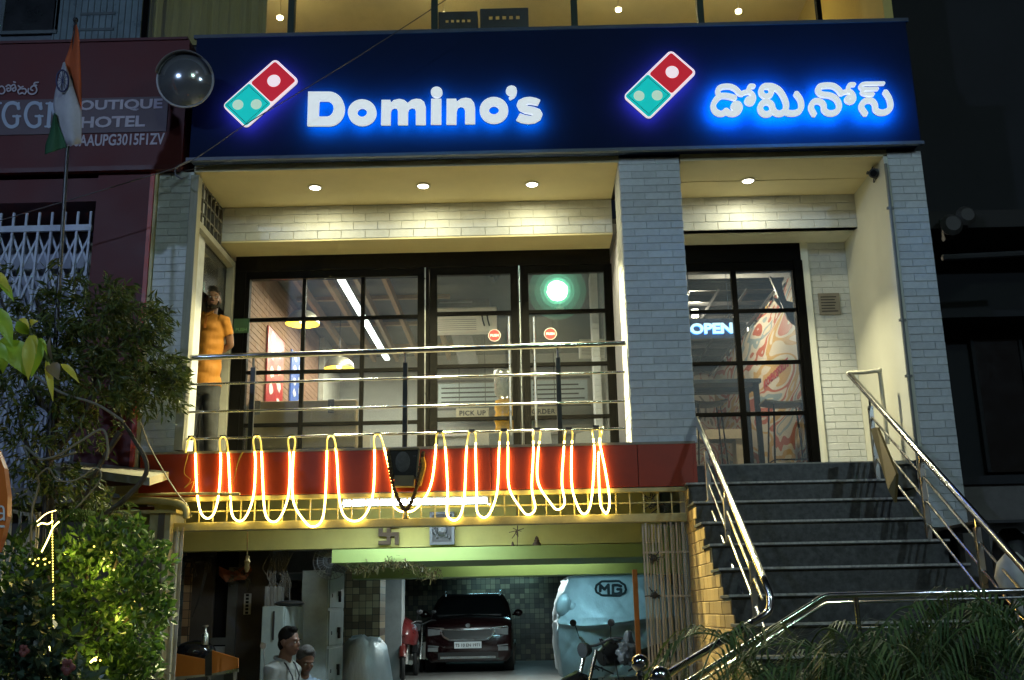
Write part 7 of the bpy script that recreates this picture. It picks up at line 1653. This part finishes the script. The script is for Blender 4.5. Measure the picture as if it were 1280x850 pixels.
# --- fine-leaved tree left of the brick pillar
TY = 8.7; base = P(70, 800, TY)
tr_ = thing('tree', 'fine-leaved dark tree with twisted stems in front of the hotel window', 'tree', (base.x, TY, 0))
M_bark = mat('grey_bark', (.05, .042, .032), .85, var=.4, scale=14, bump=.5); M_fine = leafmat('fine_leaf', (.080, .112, .028), .6, .3)
def Q(px, py, dy=0): return P(px, py, TY + dy)
stems = [[Q(70, 900), Q(72, 700), Q(60, 600), Q(72, 500), Q(60, 420), Q(45, 375, .1)], [Q(75, 690), Q(110, 660), Q(160, 620), Q(184, 585), Q(165, 545), Q(150, 520), Q(140, 470), Q(150, 410)], [Q(72, 560), Q(105, 520), Q(130, 450), Q(165, 420, -.1), Q(205, 440, -.1)], [Q(68, 520), Q(30, 470), Q(10, 400), Q(0, 370)], [Q(140, 470), Q(175, 460), Q(210, 470), Q(222, 468)], [Q(70, 620), Q(35, 560), Q(20, 500)], [Q(150, 540), Q(120, 590), Q(100, 640)]]
q = MB()
for i, s_ in enumerate(stems): sp = catmull(s_, 5); r0 = .05 if i == 0 else .030; q.tube(sp, [r0 * (1 - .75 * j / len(sp)) for j in range(len(sp))], 8)
part('trunk', q, M_bark, tr_, smooth=True)
rnd = random.Random(12); twigs = []
cl = [(15, 385, 55), (60, 375, 50), (95, 385, 45), (130, 395, 42), (160, 410, 34), (35, 425, 50), (85, 430, 50), (130, 440, 48), (165, 450, 34), (190, 455, 22), (60, 470, 45), (110, 475, 40), (185, 485, 30), (150, 495, 30), (20, 480, 40), (208, 470, 13), (60, 520, 30), (35, 560, 25), (100, 540, 24), (165, 395, 26), (175, 420, 18), (192, 482, 16), (120, 375, 26), (95, 620, 24), (60, 600, 22), (130, 640, 18), (20, 610, 26), (120, 500, 30)]
for px, py, r in cl:
    for _ in range(int(r * (.42 if px < 105 and py < 440 else .72))):
        a_ = rnd.random() * 2 * pi; rr = r * math.sqrt(rnd.random()); s0 = Q(px + rr * cos(a_), py + rr * sin(a_) * .9, rnd.uniform(-.35, .35))
        d = Vector((cos(a_) * .8 + .3, rnd.uniform(-.6, .6), rnd.uniform(-.5, .7))).normalized(); L = rnd.uniform(.10, .22)
        twigs.append([s0, s0 + d * L * .5 + Vector((0, 0, .01)), s0 + d * L + Vector((0, 0, -.05))])
q = MB()
for tw in twigs[::4]: q.tube(tw, [.004, .003, .002], 4)
part('twigs', q, M_bark, tr_, kind='stuff')
raw('crown', sprig_cloud(twigs, 3, .085, .26, 19), M_fine, tr_)
# grey hoses looped round the stems
for k, pts in enumerate((((95, 565), (55, 575), (30, 558), (48, 600), (40, 640), (42, 690), (70, 660)), ((50, 575), (70, 570), (100, 552), (128, 537), (135, 560), (133, 575)), ((30, 460), (75, 490), (120, 505), (155, 527)), ((43, 600), (60, 585), (72, 600), (95, 600), (120, 585), (125, 600), (95, 635), (70, 655)))):
    q = MB(); q.tube(catmull([P(a_, b_, TY - .28 - .03 * k) for a_, b_ in pts], 6), .011 if k < 3 else .007, 8); solo('hose', q, mat('grey_hose', (.15, .145, .115), .5), ['grey hose looping down past the twisted stems to the lit shrub', 'grey hose arching between the twisted stems', 'grey pipe slanting across the foliage of the fine-leaved tree', 'thin pale cable curled round the twisted stems'][k], 'hose', smooth=True, group='hoses tangled in the tree')
# --- near branch of large yellow-green leaves
BY = 4.4; bt = thing('leafy_branch', 'near branch of large yellow-green leaves at the left edge', 'branch', P(-30, 470, BY))
M_big = leafmat('big_leaf', (.28, .45, .04), .25, .35, .35); M_big2 = leafmat('yellow_leaf', (.55, .52, .06), .2, .35, .35)
q = MB(); q.tube(catmull([P(-60, 330, BY), P(-15, 390, BY), P(20, 400, BY), P(45, 425, BY), P(62, 455, BY)], 5), .008, 7); q.tube(catmull([P(-40, 440, BY), P(0, 435, BY), P(30, 430, BY)], 5), .006, 6); part('twig', q, mat('green_twig', (.10, .12, .03), .6), bt, smooth=True)
def big_leaf(px, py, tx_, ty, w, m, dy=0, tw=.3):
    a_ = P(px, py, BY + dy); b_ = P(tx_, ty, BY + dy - .03); ax = b_ - a_; L = ax.length; ax.normalize(); s = ax.cross(Vector((0, -1, .2))).normalized(); nn = s.cross(ax); s = (s * cos(tw) + nn * sin(tw)).normalized(); nn = s.cross(ax)
    W = w / 1300 * BY; q = MB(); prof = [(0, .04), (.12, .5), (.3, .92), (.5, 1.0), (.7, .78), (.87, .36), (1.0, .02)]
    for t_, ww in prof:
        c = a_ + ax * L * t_ + Vector((0, 0, -.02 * t_ * t_)) + nn * .015 * sin(t_ * 3)
        q.v += [tuple(c - s * W * .5 * ww + nn * W * .13 * ww), tuple(c), tuple(c + s * W * .5 * ww + nn * W * .13 * ww)]
    q.f = [(j * 3 + i, j * 3 + i + 1, j * 3 + i + 4, j * 3 + i + 3) for j in range(len(prof) - 1) for i in range(2)]
    me = mesh_of('leaf', q, m, ORG[bt], True); part('leaf', me, None, bt)
for args in ((0, 352, 18, 372, 11, M_big), (-4, 384, 16, 428, 20, M_big), (12, 425, 34, 465, 32, M_big), (8, 420, 4, 462, 22, M_big, .06), (36, 418, 22, 396, 16, M_big), (38, 418, 42, 462, 17, M_big2, .05), (37, 420, 36, 470, 16, M_big2, -.03), (50, 425, 40, 467, 19, M_big), (42, 425, 60, 440, 16, M_big, .04), (40, 410, 49, 396, 13, M_big2), (22, 400, 38, 412, 14, M_big2, .03), (40, 418, 46, 438, 10, M_big2), (58, 448, 67, 497, 9, M_big2), (62, 455, 74, 470, 18, mat('brown_leaf', (.16, .10, .03), .5), .0), (76, 455, 100, 474, 9, M_big2), (66, 452, 64, 415, 6, mat('dry_leaf', (.2, .15, .08), .6)), (-8, 340, 14, 361, 12, M_big2), (-10, 430, 12, 448, 16, M_big, -.04)):
    big_leaf(*args)
# --- lit broad-leaved shrub, lower left
SY = 8.2
sb = thing('shrub', 'dense broad-leaved shrub lit from within by yellow strings of lights', 'shrub', (P(110, 850, SY).x, SY, 0)); M_broad = leafmat('broad_leaf', (.058, .125, .028), .55, .35, .4)
cl = [(P(px, py, SY + dy), r) for px, py, r, dy in ((30, 730, .25, .1), (65, 700, .2, .2), (110, 690, .24, 0), (150, 680, .24, .1), (185, 690, .16, 0), (205, 705, .10, -.1), (120, 740, .32, 0), (170, 740, .26, -.1), (60, 770, .30, .1), (110, 800, .32, 0), (165, 800, .24, 0), (195, 765, .13, -.1), (205, 775, .08, -.15), (30, 820, .3, .1), (90, 850, .34, 0), (150, 850, .28, 0), (178, 828, .14, 0), (20, 690, .16, .2), (130, 662, .10, 0), (168, 655, .08, 0), (0, 760, .25, 0), (60, 900, .4, 0), (140, 920, .4, 0))]
raw('crown', leaf_cloud(7000, cl, .075, .55, 5, droop=.1), M_broad, sb)
q = MB(); rnd = random.Random(3)
for px, py in ((60, 720), (110, 690), (150, 690), (190, 700), (120, 760), (40, 760), (175, 760)): q.tube(catmull([(P(110, 850, SY).x + rnd.uniform(-.15, .15), SY, 0), P(105, 850, SY), P((px + 105) / 2, (py + 850) / 2 - 10, SY), P(px, py, SY)], 4), .010, 6)
part('stem', q, M_bark, sb, kind='stuff')
# strings of lights
M_fairy = emit('fairy_glow', (1.0, .80, .15), 4); M_fairy2 = emit('fairy_strip_glow', (1.0, .85, .28), 7)
fz_ = thing('fairy_lights', 'yellow strings of fairy lights draped down through the lit shrub', 'string lights', P(66, 850, SY - .3))
def fstrip(pts, r, m, nm='light_strip', Y=SY - .33): q = MB(); q.tube(catmull([P(a_, b_, Y) for a_, b_ in pts], 5), r, 7); return part(nm, q, m, fz_, smooth=True)
fstrip([(47, 657), (52, 654), (60, 655), (66, 651)], .0055, M_fairy2); fstrip([(74, 652), (66, 660), (60, 674), (52, 690)], .005, M_fairy2); fstrip([(46, 652), (58, 642), (70, 638)], .003, M_fairy2)
q = MB(); q.tube([P(65, 640, SY - .33), P(66, 720, SY - .33), P(67, 790, SY - .33)], .003, 5); wi = part('wire', q, mat('clear_wire', (.3, .28, .15), .4), fz_)
q = MB()
for i in range(44): q.ell(P(65 + i * .05, 640 + i * 3.4, SY - .335), .0055, 6, 4)
part('bead', q, M_fairy, fz_, kind='stuff')
fstrip([(60, 808), (61, 814), (60, 820)], .012, M_fairy2, Y=SY - .4); fstrip([(64, 830), (66, 842), (69, 860)], .008, M_fairy2, Y=SY - .4); fstrip([(113, 828), (118, 824), (120, 826)], .008, M_fairy2, Y=SY - .35)
q = MB(); rnd = random.Random(17)
for px, py, s_, n in ((50, 700, 7, 9), (105, 690, 12, 2), (127, 708, 14, 2), (130, 760, 40, 4), (60, 820, 10, 3), (112, 825, 8, 3)):
    for i in range(n): q.ell(P(px + rnd.gauss(0, s_), py + rnd.gauss(0, s_ * .6), SY - .25 + rnd.uniform(-.05, .15)), .007, 6, 4)
part('bead', q, M_fairy, fz_, kind='stuff')
for px, py, dy, e in ((60, 660, -.45, 9), (85, 690, -.2, 6), (128, 715, -.1, 9), (60, 815, -.5, 5), (112, 825, -.3, 6), (150, 770, -.1, 7)): lamp('fairy_beam', 'POINT', P(px, py, SY + dy), e * .4, (1, .78, .16), fz_, .05)
# palm fronds
def frond(parent, pts, m, ll, w, n=26, hang=.35, rs=0):
    sp = catmull(pts, 8); rnd = random.Random(rs); q = MB(); q.tube(sp, [.009 * (1 - .8 * i / len(sp)) for i in range(len(sp))], 5)
    N = len(sp)
    for i in range(n):
        t_ = .14 + .86 * i / (n - 1); j = min(N - 2, int(t_ * (N - 1))); p = sp[j].lerp(sp[j + 1], t_ * (N - 1) - j); d = (sp[j + 1] - sp[j]).normalized(); side = d.cross(Vector((0, 0, 1)))
        side = side.normalized() if side.length > .05 else Vector((1, 0, 0)); L = ll * (math.sin(pi * min(1, .18 + t_ * .80)) ** .7) * rnd.uniform(.85, 1.1)
        for s_ in (-1, 1):
            a_ = (side * s_ * .8 + d * .62 + Vector((0, 0, .15))).normalized(); m1 = p + a_ * L * .5; tip = p + a_ * L * .92 + Vector((0, 0, -hang * L * rnd.uniform(.6, 1.3))); b_ = a_.cross(Vector((0, 0, 1)) if abs(a_.z) < .9 else Vector((1, 0, 0))).normalized()
            q.add([p, m1 + b_ * w * .5, tip, m1 - b_ * w * .5], [(0, 1, 3), (1, 2, 3)])
    return part('frond', q, m, parent)
M_palm = leafmat('palm_leaf', (.09, .15, .06), .45, .25, .38); M_palm_lit = leafmat('lit_palm_leaf', (.05, .10, .02), .4, .4, .4)
pp = thing('palm', 'small palm with lit feathery fronds behind the broad-leaved shrub', 'palm', (P(85, 720, 8.5).x, 8.5, 0), 'palms in the forecourt planting')
b0 = P(70, 670, 8.5)
for i, pts in enumerate((((70, 680), (80, 655), (105, 648), (135, 662), (150, 680)), ((70, 690), (85, 665), (110, 660), (130, 672), (138, 700)), ((70, 690), (60, 660), (40, 655), (20, 672)), ((72, 690), (78, 650), (95, 640), (118, 640)), ((75, 700), (95, 680), (110, 690), (118, 715)))): frond(pp, [P(a_, b_, 8.45 - .05 * i) for a_, b_ in pts], M_palm_lit, .20, .014, 22, .5, i)
q = MB(); q.tube([(b0.x, 8.5, 0), (b0.x, 8.5, b0.z - .1)], .05, 10); part('trunk', q, M_bark, pp)
rnd = random.Random(44)
specs = [(965, 6.4, .58, 13, 'palm with drooping fronds at the foot of the left stair railing'), (1090, 6.1, .64, 14, 'palm with spreading fronds in the middle of the planter by the stairs'), (1215, 6.3, .73, 14, 'palm with dense fronds below the right stair railing'), (1300, 5.9, .78, 12, 'palm cut by the frame at the right edge')]
for k, (px, y, h, n, lab) in enumerate(specs):
    bx = P(px, 850, y).x; t = thing('palm', lab, 'palm', (bx, y, 0), 'palms in the forecourt planting'); o = Vector((bx, y, h + .35))
    q = MB()
    for j in range(4): q.tube([(bx + .06 * cos(j * 1.6), y + .06 * sin(j * 1.6), 0), (bx + .04 * cos(j * 1.6), y + .04 * sin(j * 1.6), h + .35)], [.028, .018], 7)
    part('trunk', q, M_bark, t, smooth=True)
    for j in range(n):
        a_ = 2 * pi * j / n + rnd.uniform(-.25, .25); el = rnd.uniform(.15, 1.25); L = rnd.uniform(.75, 1.15)
        d = Vector((cos(a_), sin(a_) * .8, 0)); pts = [o, o + d * L * .25 + Vector((0, 0, .26 * el + .12)), o + d * L * .6 + Vector((0, 0, .38 * el + .06)), o + d * L * .95 + Vector((0, 0, .30 * el - .14)), o + d * L * 1.15 + Vector((0, 0, .14 * el - .34))]
        frond(t, pts, M_palm, .32, .016, 34, .45, k * 50 + j)
# ground-level palm leaf tips at the lower middle and a dark rose bush
t = thing('rose_bush', 'dark bluish rose bush with dull red blooms at the lower left corner', 'bush', (P(40, 850, 7.2).x, 7.2, 0))
cl = [(P(px, py, 7.2), r) for px, py, r in ((15, 760, .17), (40, 740, .10), (50, 775, .14), (20, 800, .2), (60, 820, .17), (80, 800, .08), (10, 850, .25), (60, 860, .25), (100, 850, .12), (35, 725, .07))]
raw('crown', leaf_cloud(800, cl, .095, .62, 9, droop=.3), leafmat('rose_leaf', (.035, .065, .045), .4, .2, .35), t)
q = MB()
for px, py in ((20, 780), (60, 810), (80, 830)): q.tube([(P(40, 850, 7.2).x, 7.2, 0), P(px, 850, 7.2), P(px, py, 7.2)], .008, 5)
part('stem', q, M_bark, t, kind='stuff')
for px, py, r in ((31, 813, .045), (86, 833, .06)):
    p = P(px, py, 6.95); q = MB(); rr = random.Random(px)
    for i in range(16): a_ = i * 2.4; r_ = r * (.25 + .75 * i / 16); d = Vector((cos(a_), -.35, sin(a_))); q.ell(p + d * r_ * .6, (r_ * .42, .012, r_ * .42), 7, 5)
    part('bloom', q, mat('dull_red_petal', (.16, .045, .035), .6), t)
# white folding barrier and orange sign at the left edge
BYY = 8.9; t = thing('folding_barrier', 'dull white folding slatted barrier at the left edge below the hotel window', 'barrier', (P(25, 690, BYY).x, BYY, 0)); M_bar = mat('dull_white_slat', (.42, .40, .33), .6, stain=.35)
q = MB(); q.bar(P(0, 636, BYY), P(46, 645, BYY), .05, .03); part('top_rail', q, M_bar, t)
for (xa_, ya, xb_, yb) in ((14, 638, 8, 720), (26, 640, 20, 720), (38, 642, 32, 720), (12, 650, 2, 690), (25, 655, 10, 705), (37, 655, 22, 712), (34, 670, 44, 715), (44, 645, 42, 700)): q = MB(); q.bar(P(xa_, ya, BYY - .02), P(xb_, yb, BYY - .02), .024, .012); part('slat', q, M_bar, t)
for px in (2, 42): p = P(px, 690, BYY); q = MB(); q.box(p.x - .02, p.x + .02, BYY, BYY + .03, 0, P(px, 640, BYY).z); part('post', q, M_bar, t)
OY = 5.6; t = thing('orange_sign', 'rounded orange sign board cut by the left edge of the picture', 'sign', (P(-40, 850, OY).x, OY, 0)); M_osign = mat('orange_sign_board', (.62, .15, .015), .35, var=.05, bump=0)
pts = [P(-90, 560, OY), P(-20, 556, OY), P(-4, 562, OY), P(5, 585, OY), P(9.5, 620, OY), P(9, 645, OY), P(3, 670, OY), P(-4, 690, OY), P(-20, 694, OY), P(-90, 694, OY)]
q = MB(); q.prism(pts, (0, .05, 0)); part('board', q, M_osign, t)
def osf(a_, b_, d): p = P(a_, b_, OY); return Vector((p.x, OY - .002 - d, p.z))
q = MB(); stroke(q, [(-3, 638), (1, 633), (5, 636), (5.5, 650)], 1.1, .003, osf); stroke(q, [(5, 642), (0, 642), (-2, 647), (1, 650), (5, 647)], 1.0, .003, osf); stroke(q, [(-6, 658), (5, 658)], 1.4, .003, osf); part('lettering', q, M_white, t)
p = P(-40, 690, OY); q = MB(); q.tube([(p.x, OY + .03, 0), (p.x, OY + .03, p.z)], .03, 8); part('post', q, M_brushed, t)
